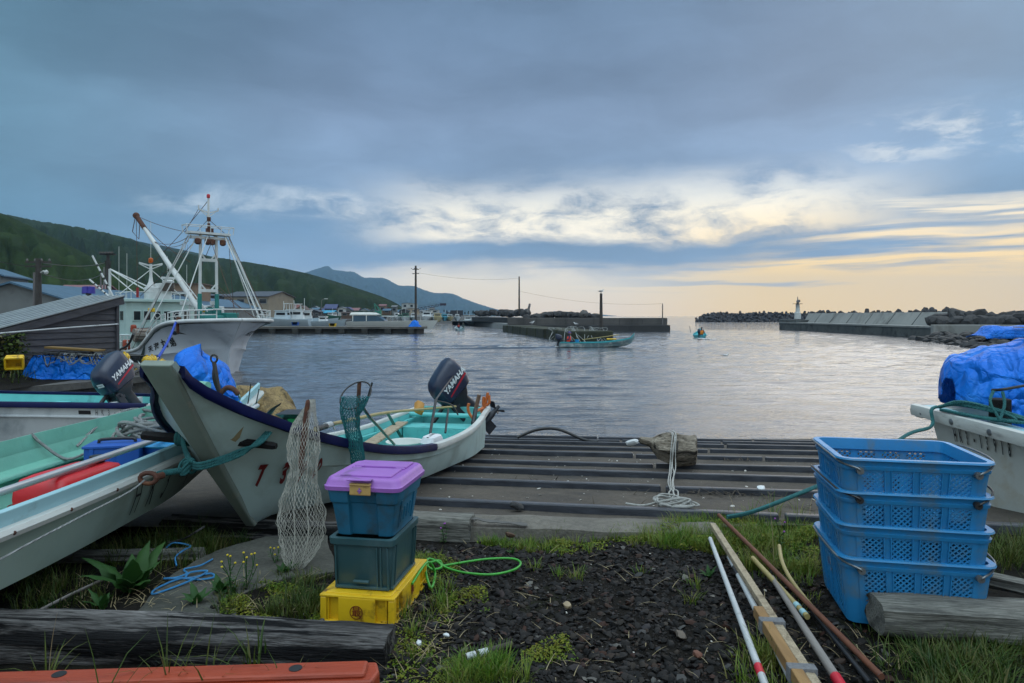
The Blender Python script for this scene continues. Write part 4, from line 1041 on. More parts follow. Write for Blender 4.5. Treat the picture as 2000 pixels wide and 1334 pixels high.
for i in range(len(prof)-1):
    for k in range(4):
        u = k/4; a = [prof[i][c]*(1-u)+prof[i+1][c]*u for c in range(4)]
        rings.append((P(a[0], a[1], 4.05-.0*u), a[2], a[3], X_, Y_))
netbag(rings, 34, .0011).build('net_bag', netw, ln, world=True)
m = MB(); m.tube([rings[i][0]+X_*rings[i][1]*.35+Y_*-.02 for i in range(0, len(rings), 3)], .004, 5); m.tube([rings[i][0]-X_*rings[i][1]*.2+Y_*-.05 for i in range(8, len(rings), 3)], .0035, 5); m.build('gathered_twine', netw, ln, world=True, smooth=60)
pole_pts = [P(618, 838, 4.12), P(660, 826, 5.3), P(755, 806, 7.6), P(830, 799, 9.6), P(890, 794, 10.6)]
MB().tube(catmull(pole_pts, 4), .017, 8).build('handle', bamboo, ln, smooth=60, world=True)
m = MB(); m.tube([P(618, 838, 4.12), P(648, 829, 4.95)], .019, 8); m.build('handle_tape', black, ln, smooth=60, world=True)
m = MB(); m.tube([P(636, 832, 4.6), P(646, 829, 4.9)], .023, 8); m.tube([P(650, 830, 5.0), P(654, 840, 5.0)], .008, 6); m.build('white_tape', pipew, ln, smooth=60, world=True)

tn = thing('hand_net', 'small landing net with a teal mesh bag hung over the gunwale of the white skiff', 'net', (-1.2, 5.2, 0))
hcen = P(695, 772, 5.15); nrm = V(.45, -.75, .5).normalized()
hx = V(.62, .1, .62); hx = (hx-nrm*hx.dot(nrm)).normalized(); hy = nrm.cross(hx)
m = MB(); m.tube([hcen+hx*.145*cos(a)+hy*.085*sin(a) for a in np.linspace(0, 2*pi, 29)], .006, 8, caps=False); m.build('hoop', black, tn, smooth=60, world=True)
prof = [(694, 775, .10, .07), (690, 790, .09, .06), (683, 812, .07, .05), (688, 840, .055, .04), (695, 870, .055, .04), (699, 895, .05, .04), (699, 912, .045, .03), (698, 922, .015, .015)]
rings = []
for i in range(len(prof)-1):
    for k in range(4):
        u = k/4; a = [prof[i][c]*(1-u)+prof[i+1][c]*u for c in range(4)]
        rings.append((P(a[0], a[1], 5.05), a[2], a[3], X_, Y_))
netbag(rings, 22, .0028).build('net_bag', nett, tn, world=True)
m = MB(); m.tube([P(704, 789, 5.2), P(722, 815, 5.6)], .013, 8); m.build('handle_grip', black, tn, smooth=60, world=True)
m = MB(); m.tube([P(720, 813, 5.57), P(736, 830, 5.9), P(770, 868, 6.5)], .0125, 8); m.build('handle', mat('olive_pole', (.16, .19, .13, 1), (.10, .13, .09, 1), .5, 8), tn, smooth=60, world=True)
pole('wooden_stake', 'reddish brown stake standing behind the teal hand net', [P(697, 835, 5.55), P(702, 746, 5.5)], .016, rust, 'stake')
pole('hooked_rod', 'thin black hooked rod standing beside the teal hand net', catmull([P(705, 788, 5.4), P(717, 778, 5.4), P(723, 760, 5.4), P(727, 747, 5.4)], 4), .008, black, 'hook')
# ---------- trawler moored behind the quay (local: x forward, y port, z up from the water) ----------
twhite = mat('trawler_white_paint', (.62, .66, .72, 1), (.54, .58, .64, 1), .4, .8, .002, 6, dirt=(.24, .26, .29, 1), dscale=.9, dlo=.55, dhi=.85)
trimw = mat('trawler_trim_paint', (.60, .62, .62, 1), (.46, .47, .46, 1), .45, 2, dirt=(.25, .13, .07, 1), dscale=2.5, dlo=.63, dhi=.75)
tgreen = mat('pale_green_cabin_paint', (.40, .52, .49, 1), (.33, .44, .42, 1), .5, 1.5, dirt=(.20, .17, .13, 1), dscale=2, dlo=.6, dhi=.75)
gearteal = mat('teal_machinery_paint', (.01, .19, .17, 1), (.01, .14, .13, 1), .5, 3)
glassd = mat('dark_window_glass', (.01, .014, .018, 1), (.016, .02, .026, 1), .12, 3, rvar=.04)
antif = mat('black_bottom_paint', (.012, .013, .015, 1), (.02, .02, .022, 1), .6, 4)
TL = V(-11.9, 29.8, WATER); TH = rad(-46.5)
tr = thing('trawler', 'white fishing trawler with a flared bow, tall rigged mast and pale green wheelhouse', 'trawler', TL, TH)
def deckb(x): return hermite([-19, -16, -9, -4.5, -2.4, -1.1, -.45, 0], [2.0, 2.4, 2.5, 2.36, 2.25, 1.98, 1.42, .6], x)
def deckz(x): return hermite([-19, -12, -8, -6, -4.7, -3.5, -2, 0], [1.0, .85, .92, 1.15, 1.7, 2.2, 2.42, 2.52], x)
def knb(x): return hermite([-19, -9, -5, -3, -1.9, -1.25], [1.9, 2.55, 2.15, 1.5, .8, .13], x)
def knz(x): return hermite([-19, -9, -5, -2, -1.2], [.55, .5, .85, 1.15, 1.22], x)
def wlb(x): return hermite([-19, -9, -5, -3, -2, -1.55], [1.7, 2.4, 1.85, 1.15, .5, .08], x)
rows = []; rows_b = []
for i in range(46):
    f = (i/45)**1.0; x = -19+19*(1-(1-f)**1.6)
    # the stem rakes: lower lines end further aft
    xk = min(x, -1.18); xw = min(x, -1.5)
    db, dz_, kb, kz = deckb(x), deckz(x), knb(xk), knz(xk)
    if x > -1.25: kb = max(.03, .10*(1-(x+1.25)/1.25))
    xk2 = x if x < -1.25 else -1.25+(x+1.25)*.12
    xw2 = x if x < -1.55 else -1.55+(x+1.55)*.08
    wb = wlb(xw)
    half = []
    for t in (0, .18, .36, .54, .70, .84, .94, 1):  # deck edge to knuckle, hollow flare
        tt = t; b = db*(1-tt)**1.9+kb*(1-(1-tt)**1.9) if x > -7 else db*(1-tt)+kb*tt
        half.append((x*(1-t)+xk2*t if x > -1.25 else x, b, dz_*(1-t)+kz*t))
    half.append((xk2, max(.02, kb-.10*min(1, kb)), kz-.05))
    for t in (.5, 1): half.append((xk2*(1-t)+xw2*t, max(.015, (kb-.1*min(1, kb))*(1-t)+wb*t), kz*(1-t)+.10*t-.05*(1-t)))
    half.append((xw2-.05, wb*.9, -.5))
    rows.append([(a, b, c) for a, b, c in half]+[(a, -b, c) for a, b, c in reversed(half)])
last = rows[-1]; rows.append([(a+.22*max(0, min(1, (c-1.1)/1.3)), b*.02, c) for a, b, c in last])
m = MB(); m.loft(rows, closed=False, caps=False)
hullo = m.build('hull', [twhite], tr, smooth=50)
m = MB(); rr2 = [[(r[-12][0]+.004, r[-12][1]*1.01-.01, .07), (r[-12][0], r[-12][1]*.93, -.5)] for r in rows]
rr3 = [[(r[11][0]+.004, r[11][1]*1.01+.01, .07), (r[11][0], r[11][1]*.93, -.5)] for r in rows]
m.loft([a+b[::-1] for a, b in zip(rr2, rr3)], closed=False, caps=False); m.build('boot_topping', antif, tr)
# decks
m = MB(); vs = []; k = 30
for i in range(k):
    x = -19+18.95*i/(k-1); vs += [(x, deckb(x)-.02, deckz(x)-.12-(.45 if x < -5.4 else 0)), (x, -deckb(x)+.02, deckz(x)-.12-(.45 if x < -5.4 else 0))]
m.add(vs, [(2*i, 2*i+1, 2*i+3, 2*i+2) for i in range(k-1)]); m.build('deck', mat('grey_green_deck', (.13, .19, .17, 1), (.09, .13, .12, 1), .8, 3), tr)
for sd in (1, -1):
    pts = [(x, sd*deckb(x), deckz(x)) for x in [-19+19*(1-(1-i/40)**1.6) for i in range(41)]]+[(.14, sd*.36, deckz(0)), (.22, 0, deckz(0))]
    m = MB(); m.tube(pts, .085, 8); m.build('rail_cap', trimw, tr, smooth=60)
    # pipe railing on the foredeck, in two runs
    for run in ([-5.2, -4.5, -3.9, -3.3, -2.8], [-2.5, -2.0, -1.5, -1.0, -.6, -.2]):
        m = MB(); xs_ = run; top = []
        for x in xs_:
            b, z = deckb(x)-.1, deckz(x); m.tube([(x, sd*b, z), (x, sd*b, z+.46)], .026, 6); top.append((x, sd*b, z+.46))
        m.tube(top, .03, 6); m.tube([(a, b, z-.21) for a, b, z in top], .022, 6); m.build('bow_railing', trimw, tr, smooth=60)
m = MB(); m.tube([(-.2+.22*(1-(y/1.05)**2), y, 2.98) for y in np.linspace(-1.05, 1.05, 7)], .03, 6); m.build('bow_railing', trimw, tr, smooth=60)
# wheelhouse
wx, ww = -10.6, 1.75
m = MB()
m.prism([(wx-3.4, -ww), (wx-.2, -ww), (wx, -ww+.25), (wx+.05, 0), (wx, ww-.25), (wx-.2, ww), (wx-3.4, ww)], .5, 3.45); m.build('wheelhouse', tgreen, tr, bevel=.03)
m = MB(); m.prism([(wx-3.6, -ww-.15), (wx+.1, -ww-.15), (wx+.3, 0), (wx+.1, ww+.15), (wx-3.6, ww+.15)], 3.45, 3.62); m.build('wheelhouse_roof', tgreen, tr, bevel=.03)
for i, y in enumerate((-1.27, -.78, -.28, .22, .72, 1.22)):
    def fr(y): return wx+.05-abs(y)*.035
    m = MB(); m.box((fr(y)+.02, y, 2.72), (.05, .44, .60)); wf = m.build('window', tgreen, tr, bevel=.03)
    m = MB(); m.box((fr(y)+.035, y, 2.72), (.05, .33, .48)); m.build('pane', glassd, wf, bevel=.05)
    if i in (2, 4):
        m = MB(); m.lathe([(.12, 0), (.15, .01), (.15, .02), (.12, .025)], 18, M4((fr(y)+.06, y, 2.72), (0, pi/2, 0)), caps=False); m.build('wiper_disc', trimw, wf)
for y in (-ww-.004, ww+.004):
    m = MB(); m.box((wx-1.0, y, 2.72), (.6, .05, .5)); m.build('side_window', glassd, tr, bevel=.04)
m = MB(); m.box((wx+.1, .0, 1.95), (.16, 3.2, .22)); m.build('grey_band', mat('blue_black_band', (.02, .025, .07, 1), (.03, .03, .08, 1), .5, 3), tr)
# roof gear: rails, radar mast, radomes
for y in (-1.55, 1.55):
    m = MB(); m.tube([(wx-3.2, y, 4.0), (wx, y, 4.0), (wx+.1, y*.3, 4.0)], .025, 6)
    for x in (wx-3, wx-2, wx-1, wx): m.tube([(x, y, 3.6), (x, y, 4.0)], .02, 6)
    m.build('roof_railing', trimw, tr, smooth=60)
m = MB(); m.box((wx-.8, .0, 3.95), (.9, 1.2, .7)); m.box((wx-.7, .3, 4.36), (.9, .8, .3)); m.build('flying_bridge', trimw, tr, bevel=.05)
m = MB(); m.box((wx-.2, .35, 4.3), (.05, .6, .45)); m.build('bridge_window', glassd, tr)
m = MB(); m.lathe([(.35, 4.1), (.12, 4.6), (.08, 4.9), (.07, 5.6)], 10, M4((wx-1.2, -.25, 0)))
m.beam((wx-1.2, -.25, 5.5), (wx-1.2, .35, 5.65), .06, .08); m.beam((wx-1.2, -.25, 5.5), (wx-1.2, -.85, 5.65), .06, .08)
m.beam((wx-1.2, -.25, 5.3), (wx-1.2, .35, 5.6), .04, .05); m.beam((wx-1.2, -.25, 5.3), (wx-1.2, -.85, 5.6), .04, .05)
for sd in (-1, 1): m.tube([(wx-1.2, -.25, 5.3), (wx-1.2, -.25+sd*1.55, 3.9)], .025, 6)
m.build('radar_mast', trimw, tr, smooth=40)
m = MB(); m.lathe([(.09, 5.66), (.12, 5.7), (.12, 5.9), (.05, 5.95)], 12, M4((wx-1.2, -.25, 0))); m.build('orange_lamp', mat('orange_lamp_glass', (.55, .11, .01, 1), None, .3, 5), tr, smooth=40)
m = MB(); m.lathe([(.2, 0), (.3, .06), (.3, .16), (.2, .22)], 14, M4((wx-.5, .45, 4.5))); m.box((wx-.5, .45, 4.82), (.16, .75, .12)); m.build('radar_scanner', trimw, tr, smooth=40)
m = MB()
for x, y, z0, z1 in ((wx-1.2, -.25, 5.9, 8.0), (wx-2.6, -1.5, 3.6, 6.6), (wx-2.2, -1.2, 3.6, 6.2), (wx-.4, 1.4, 3.6, 5.6), (wx-2.5, 1.0, 3.6, 6.2)): m.tube([(x, y, z0), (x, y, z1)], .012, 5)
m.build('whip_antennas', trimw, tr)
# a-frame and striped booms aft
m = MB(); m.tube([(wx-2.4, -2.0, 1), (wx-2.4, -2.0, 5.3)], .07, 8); m.tube([(wx-2.4, -2.0, 5.3), (wx-1.2, .9, 3.7)], .04, 6); m.tube([(wx-2.4, -2.0, 5.3), (wx-.6, 0, 3.7)], .04, 6); m.tube([(wx-2.4, -2.0, 5.1), (wx+.2, -1.2, 3.7)], .03, 6); m.build('aft_derrick', trimw, tr, smooth=60)
for k, (a, b) in enumerate((((wx-1.8, -1.9, 3.6), (wx-2.6, -2.8, 6.0)), ((wx-1.8, -2.0, 3.6), (wx-2.8, -2.9, 4.7)))):
    m = MB(); m.tube([a, b], .05, 8); pl_ = m.build('striped_boom', trimw, tr, smooth=60)
    for u in (.3, .45, .6, .75): MB().tube([lerp(a, b, u), lerp(a, b, u+.05)], .053, 8).build('stripe', black, pl_)
# foremast: two legs, crosspieces, platform, topmast
mx = -3.7
m = MB()
for sd in (-1, 1): m.tube([(mx, sd*.40, 2.3), (mx, sd*.36, 6.55)], .07, 10)
m.build('mast_legs', trimw, tr, smooth=60)
m = MB()
for sd in (-1, 1): m.tube([(mx, sd*.40, 1.7), (mx, sd*.395, 3.75)], .10, 10)
m.build('mast_foot', gearteal, tr, smooth=60)
for z in (3.9, 5.35):
    m = MB(); m.box((mx, 0, z), (.12, .75, .14))
    for sd in (-1, 1): m.beam((mx, sd*.34, z+(.3 if z > 5 else .3)), (mx, sd*.1, z), .06, .06)
    m.build('mast_crosspiece', trimw, tr)
m = MB(); m.box((mx, 0, 6.6), (.6, 1.9, .10)); m.box((mx, 0, 6.4), (.3, 1.6, .12))
m.tube([(mx-.3, -1.1, 6.95), (mx+.3, -1.1, 6.95), (mx+.3, 1.1, 6.95), (mx-.3, 1.1, 6.95), (mx-.3, -1.1, 6.95)], .022, 6)
for x, y in ((-.3, -1.1), (.3, -1.1), (.3, 1.1), (-.3, 1.1), (.3, 0), (.3, -.5), (.3, .5)): m.tube([(mx+x, y*.95, 6.6), (mx+x, y, 6.95)], .02, 5)
m.build('mast_platform', trimw, tr)
m = MB()
for y in (-.55, .1, .6, -.1): m.lathe([(.06, 0), (.14, .06), (.14, .24), (.06, .3)], 10, M4((mx+.2, y, 6.05)))
m.build('floodlights', rust, tr, smooth=40)
m = MB(); m.lathe([(.08, 6.6), (.06, 7.1), (.05, 7.8), (.045, 8.3)], 10, M4((mx, 0, 0))); m.beam((mx, 0, 7.6), (mx, .45, 7.74), .05, .06); m.beam((mx, 0, 7.6), (mx, -.45, 7.74), .05, .06); m.beam((mx, 0, 7.4), (mx, .36, 7.7), .03, .04); m.beam((mx, 0, 7.4), (mx, -.36, 7.7), .03, .04)
m.box((mx, .45, 7.8), (.05, .05, .16)); m.box((mx, -.45, 7.82), (.05, .05, .2)); m.build('topmast', trimw, tr, smooth=40)
m = MB(); m.lathe([(.05, 8.3), (.08, 8.33), (.08, 8.46), (.04, 8.5)], 12, M4((mx, 0, 0))); m.build('red_mast_lamp', mat('red_lamp_glass', (.5, .015, .03, 1), None, .3, 5), tr, smooth=40)
m = MB(); m.box((mx+.06, 0, 7.3), (.13, .14, .18)); m.tube([(mx+.05, 0, 6.7), (mx+.06, 0, 7.1)], .07, 8); m.box((mx+.1, .02, 6.75), (.2, .3, .2)); m.build('mast_fittings', rust, tr)
# white stays fanning out from the platform
for a, b in (((mx, -.9, 6.5), (-5.8, -2.5, 1.9)), ((mx, -.8, 6.5), (-5.0, -2.5, 2.3)), ((mx, -.5, 6.5), (-4.0, -2.45, 2.4)), ((mx+.2, -.1, 6.5), (-1.9, -1.9, 2.5)), ((mx+.2, .7, 6.5), (-1.2, 1.4, 2.6)),
             ((mx, .85, 6.5), (-2.6, 2.3, 2.55)), ((mx, .95, 6.55), (-3.6, 2.5, 2.5)), ((mx, .95, 6.55), (-2.9, 2.4, 2.5)), ((mx-.1, .9, 6.5), (-4.3, 2.55, 2.4))):
    MB().tube([a, b], .027, 6).build('stay', trimw, tr, smooth=60)
# cargo boom leaning aft to starboard
b0, b1 = (mx-.35, -.25, 2.9), (mx-5.2, -1.75, 7.85)
m = MB(); m.tube([b0, lerp(b0, b1, .5), b1], [.13, .12, .085], 10); m.tube([lerp(b0, b1, .0)+V(.1, .3, 0), lerp(b0, b1, .72)], .03, 6); m.build('cargo_boom', trimw, tr, smooth=60)
m = MB(); m.tube([lerp(b0, b1, .86), lerp(b0, b1, .995)], .118, 10); m.ball(lerp(b0, b1, 1.0), .17, 10); m.build('boom_head', rust, tr, smooth=50)
riggm = mat('rust_brown_wire', (.10, .05, .035, 1), (.06, .035, .03, 1), .8, 10)
m = MB()
for a, b, sag in ((b1, (mx, -.9, 6.6), .1), (lerp(b0, b1, .96), (mx, -.8, 5.2), .2), (lerp(b0, b1, .72), (mx, -.9, 6.4), .25), (lerp(b0, b1, .72), (mx, -.9, 6.2), .3), ((mx, -.45, 7.74), (mx-.2, -1.0, 6.6), 0), ((mx, 0, 7.3), (mx, .75, 6.7), 0), ((mx, 0, 7.3), (mx, -.5, 6.7), 0), ((mx, 0, 8.2), (wx-1.2, -.25, 5.6), .15), ((mx, .3, 6.6), (wx+.1, 1.2, 3.7), .1), ((mx, -.3, 6.6), (wx+.1, -1.2, 3.7), .1), ((mx, .95, 6.4), (-6.4, 2.4, 1.1), .05), ((mx, -.95, 6.4), (-7.2, -2.4, 1.0), .05), ((mx, 0, 6.6), (-.1, 0, 2.6), .02), ((mx, .95, 6.6), (-1.6, 1.9, 2.7), .05), ((mx, .4, 4.2), (-2.2, 1.6, 2.6), .1), ((mx, .4, 4.0), (-1.5, 1.4, 2.6), .1)):
    a, b = Vector(a), Vector(b); m.tube([a*(1-u)+b*u-V(0, 0, sag*4*u*(1-u)) for u in np.linspace(0, 1, 9)], .014, 4)
h0 = Vector(b1); m.tube([h0, h0+V(.05, .05, -3.9)], .014, 4); m.tube([h0+V(-.1, 0, 0), h0+V(-.3, -.1, -.8), h0+V(.1, .1, -1.2), h0+V(.25, .1, -.5)], .02, 5)
m.build('rigging', riggm, tr)
m = MB(); m.tube([h0+V(.05, .05, -3.7), h0+V(.05, .05, -4.2)], .07, 6); m.build('cargo_hook', mat('red_hook_paint', (.3, .015, .02, 1), None, .5, 5), tr)
# winch drum and deck machinery
m = MB(); m.tube([(-7.6, -2.2, 1.75), (-7.6, -.8, 1.75)], .33, 16); drum = m.build('winch_drum', mat('rust_streaked_drum', (.28, .27, .25, 1), (.11, .045, .015, 1), .7, 3, stretch=(4, .3, 4), dirt=(.02, .015, .012, 1), dscale=2.6, dlo=.52, dhi=.6), tr, smooth=50)
m = MB(); m.tube([(-7.6, -.8, 1.75), (-7.6, -.05, 1.75)], .2, 12); m.box((-7.6, .1, 1.6), (.5, .5, .7)); m.lathe([(.3, 0), (.3, .12)], 14, M4((-7.6, -.3, 1.75), (pi/2, 0, 0))); m.build('winch_motor', gearteal, tr, bevel=.03)
m = MB(); m.box((-4.6, .55, 2.75), (.9, .5, .7)); m.box((-3.4, .9, 2.6), (.7, .6, .5)); m.box((-2.9, -.1, 2.55), (.5, .9, .35)); m.build('anchor_windlass', gearteal, tr, bevel=.05)
m = MB(); m.box((-6.6, 1.2, 2.2), (.8, .9, 1.6)); m.box((-7.2, 1.8, 2.8), (.4, .4, .8)); m.box((-6.4, .6, 3.1), (1.2, .25, .15)); m.build('deck_locker', trimw, tr, bevel=.04)
m = MB(); m.box((-6.3, .7, 3.0), (.25, .4, .22)); m.box((-8.3, -1.2, 3.0), (.2, .3, .2)); m.build('yellow_reels', yell, tr, bevel=.03)
m = MB(); m.box((-8.4, -2.3, 1.25), (.4, .35, .5)); m.box((-8.8, -1.9, 2.05), (.3, .25, .4)); m.build('orange_floats', mat('orange_float', (.33, .05, .015, 1), (.24, .03, .01, 1), .6, 4), tr, bevel=.08)
m = MB(); m.tube(catmull([(-9.4, -2.55, .9), (-8.2, -2.62, 1.05), (-7.0, -2.6, 1.3), (-6.0, -2.62, 1.85)], 5), .06, 8); m.build('rubber_fender_hose', black, tr, smooth=60)
# clutter along the starboard working deck
m = MB()
for k in range(9):
    q = random.Random(k+5); m.box((-8.0-k*.55, -2.0+q.uniform(-.2, .3), 1.0+q.uniform(.1, .6)), (q.uniform(.2, .5), q.uniform(.2, .5), q.uniform(.3, .9)), rot=(0, 0, q.uniform(-.4, .4)))
m.build('deck_boxes', tgreen, tr, bevel=.03)
m = MB()
for k in range(7):
    x = -7.4-k*.6; m.tube([(x, -2.38, .9), (x, -2.38, 1.75)], .022, 5)
m.tube([(-7.4, -2.38, 1.75), (-11.2, -2.38, 1.7)], .028, 6); m.tube([(-7.4, -2.38, 1.4), (-11.2, -2.38, 1.35)], .02, 6); m.build('side_railing', trimw, tr)
m = MB()
for x, y in ((-5.6, .9), (-6.0, -.4), (-6.9, .2)): m.tube([(x, y, 1.4), (x, y, 3.3)], .05, 6); m.box((x, y, 3.35), (.3, .2, .18))
m.tube([(-5.6, .9, 3.2), (-6.9, .2, 3.2)], .03, 5); m.build('squid_line_gear', trimw, tr)
# bow roller and rusty anchor streak, mooring line
m = MB(); m.box((-1.5, -2.02, 2.5), (.22, .16, .3)); m.tube([(-1.5, -2.08, 2.55), (-1.5, -2.05, 1.95)], .07, 6); m.build('bow_roller', rust, tr, bevel=.03)
# painted name and marks on the starboard flare
def flare(x, t, sd=-1, off=.015):
    db, dz_, kb, kz = deckb(x), deckz(x), knb(min(x, -1.2)), knz(min(x, -1.2))
    b = db*(1-t)**1.9+kb*(1-(1-t)**1.9) if x > -7 else db*(1-t)+kb*t
    return V(x, sd*(b+off), dz_*(1-t)+kz*t)
# letters run from aft to forward on the starboard bow
for i, ch in enumerate('第二海天丸'):
    pass
name_m = MB()
for i, ch in enumerate(['\u5929', '\u6d77', '\u4e38', '\u7b2c']):
    vs, fs = text_mesh(ch, .42, 0, .012)
    name_m.add([flare(-4.9+.55*i+x*1.0, .62-y*.85, -1, .02) for x, y, z in vs], fs)
name_m.build('painted_name', ink, tr)
for sd, x0 in ((-1, -2.6), (1, -2.2)):
    m = MB(); pts = [(-.38, .0), (-.2, .10), (.1, .06), (.42, -.08), (.1, -.03), (-.2, -.05)]
    m.add([flare(x0+x, .34-y, sd, .02) for x, y in pts], [range(6)]); m.build('bow_mark', ink, tr)
vs, fs = text_mesh('HK1-1023', .22, .2, .006)
m = MB(); m.add([flare(-1.9-x*.9, .45-y, 1, .02) for x, y, z in vs], fs); m.build('registration', ink, tr)
# blue-sleeved mooring line to the quay
Mt = MW[tr.name]; pA = Mt @ V(-1.55, -2.12, 2.45); pB = P(262, 728, 19.5)
ml = thing('mooring_line', 'mooring line with a blue sleeve running from the trawler bow to the quay', 'rope', pB)
pts = [pA*(1-u)+pB*u-V(0, 0, .5*4*u*(1-u)) for u in np.linspace(0, 1, 20)]
MB().tube(pts[10:], .022, 6).build('rope', whiterope, ml, smooth=60, world=True)
MB().tube(pts[:11], .05, 8).build('blue_sleeve', mat('blue_sleeve', (.01, .06, .42, 1), (.01, .045, .33, 1), .6, 5), ml, smooth=60, world=True)
# ---------- left quay, shed, tarp heap ----------
quayc = mat('quay_concrete', (.085, .08, .075, 1), (.13, .125, .115, 1), .9, .9, .006, 25, dirt=(.03, .03, .03, 1), dscale=.7, dlo=.5, dhi=.75, grain=.3)
wallc = mat('stained_quay_wall', (.05, .05, .048, 1), (.10, .098, .09, 1), .9, 1.4, .02, 14, dirt=(.010, .010, .011, 1), dscale=1.1, dlo=.45, dhi=.62, grain=.3)
QZ = -.1
QP = [(-9.35, 19.8), (-9.9, 17.6), (-10.45, 16.2), (-11.35, 14.85), (-14, 11.5), (-19, 5.2), (-60, 5.2), (-60, 40), (-24, 33.5), (-13, 23.5)]
m = MB(); n = len(QP); m.add([(x, y, QZ) for x, y in QP]+[(x, y, QZ-.16) for x, y in QP], [tuple(range(n))]+[(i, (i+1) % n, (i+1) % n+n, i+n) for i in range(n)])
m.build('quay_deck', quayc, kind='structure')
cx, cy = -30, 20
m = MB(); ins = [(x+(cx-x)*.006, y+(cy-y)*.006) for x, y in QP]
m.add([(x, y, QZ-.15) for x, y in ins]+[(x, y, WATER-.8) for x, y in ins], [(i, (i+1) % n, (i+1) % n+n, i+n) for i in range(n)])
m.build('quay_wall', wallc, kind='structure')
m = MB(); m.add([(x-.5*(1 if x < -12 else 0), y, QZ-.09) for x, y in [(-9.37, 19.75)]], [])
# shed: clapboard wall facing the slip, corrugated roof falling towards the camera
board = mat('grey_clapboard', (.045, .045, .055, 1), (.075, .073, .083, 1), .85, 1.6, .004, 20, stretch=(1, 1, 6), dirt=(.02, .02, .025, 1), dscale=2, dlo=.5, dhi=.75)
corr = mat('corrugated_grey_roof', (.075, .082, .09, 1), (.05, .055, .06, 1), .6, 2, .002, 20, dirt=(.05, .045, .045, 1), dscale=1.5, dlo=.55, dhi=.75)
darkin = mat('opening_shade_and_wall', (.012, .012, .013, 1), (.022, .021, .02, 1), .9, 3)
sA = V(-11.75, 20.3, 0); su = V(-.25, -.968, 0); sv = V(-.968, .25, 0)
shed = thing('shed', 'dark grey clapboard shed with a sloping corrugated roof on the quay', 'shed', (sA.x, sA.y, QZ))
def sp_(a, b, z): return sA+su*a+sv*b+V(0, 0, z)
def rz(a): return 2.02-.235*a
for k in range(13):
    z0, z1 = QZ+.0+.165*k, QZ+.165*(k+1)
    if z0 > 1.9: break
    amax = min(3.05, (2.02-.06-z1)/.235)
    if amax < .15: continue
    m = MB(); p, q = sp_(0, -.0, z0), sp_(amax, 0, z0); o_ = -sv
    am2 = min(3.05, (2.02-.06-z0)/.235)
    m.add([sp_(0, -.035, z0), sp_(am2, -.035, z0), sp_(amax, -.004, z1+.012), sp_(0, -.004, z1+.012), sp_(0, .01, z0), sp_(am2, .01, z0), sp_(amax, .01, z1), sp_(0, .01, z1)],
          [(0, 1, 2, 3), (7, 6, 5, 4), (0, 4, 5, 1), (1, 5, 6, 2), (3, 2, 6, 7), (0, 3, 7, 4)])
    m.build('clapboard', board, shed, world=True)
m = MB(); m.add([sp_(0, .02, QZ), sp_(5.2, .02, QZ), sp_(5.2, .02, rz(5.2)-.05), sp_(0, .02, rz(0)-.05), sp_(0, 1.35, QZ), sp_(5.2, 1.35, QZ), sp_(5.2, 1.35, rz(5.2)-.05), sp_(0, 1.35, rz(0)-.05)], [(0, 1, 2, 3), (4, 7, 6, 5), (1, 5, 6, 2), (0, 3, 7, 4)]); m.build('back_wall', darkin, shed, world=True)  # near-black front sheet paints the shade of the open left end
m = MB(); m.beam(sp_(.03, -.05, QZ), sp_(.03, -.05, rz(0)-.1), .1, .05, up=sv); m.build('corner_board', board, shed, world=True)
m = MB()
for b in (3.06,): m.beam(sp_(b, -.04, QZ), sp_(b, -.04, rz(b)-.1), .1, .05, up=sv)
m.build('corner_board', board, shed, world=True)
m = MB(); m.beam(sp_(-.13, -.12, rz(-.13)-.10), sp_(5.6, -.12, rz(5.6)-.10), .03, .19); m.build('bargeboard', board, shed, world=True)
m = MB(); rows = []
for i in range(73):
    b = -.16+1.75*i/72; h = .045*cos(i*pi/4.0)
    rows.append([sp_(-.14, b, rz(-.14)+h+.0), sp_(5.7, b, rz(5.7)+h)])
m.loft(rows, closed=False, caps=False); o = m.build('roof', corr, shed, world=True, smooth=30); solidify(o, .01)
crestm = mat('lit_crest_paint', (.34, .39, .41, 1), (.24, .28, .30, 1), .5, 3)
m = MB()
for k in range(8): b = -.13+.23*k; m.beam(sp_(-.13, b, rz(-.13)+.065), sp_(5.68, b, rz(5.68)+.065), .055, .035)
m.build('lit_crest_strips', crestm, shed, world=True)  # added pale strips paint the lit crests of the corrugation
m = MB(); m.add([sp_(a, b, QZ) for a, b in ()], [])
rope([P(0, 651, 14.2), P(120, 641, 15.2), P(231, 633, 16.6)], .016, 6).build('white_pipe', pipew, smooth=60, label='thin white pole slung in front of the grey clapboard shed', cat='pole')
# purple-blue lamp hood on a post behind the shed
lp = thing('speaker_post', 'dark post with two violet blue horn shapes above the shed roof', 'post', P(173, 610, 24))
MB().tube([P(173, 615, 24), P(173, 572, 24)], .09, 8).build('post', black, lp, world=True, smooth=60)
viol = mat('violet_blue_plastic', (.035, .03, .30, 1), (.03, .025, .22, 1), .5, 4)
for px, dx in ((168, -.09), (178, .10)):
    MB().lathe([(.13, 0), (.10, .24)], 10, M4(P(px, 573, 24), (0, dx*1.2, 0))).build('horn', viol, lp, world=True, smooth=40)
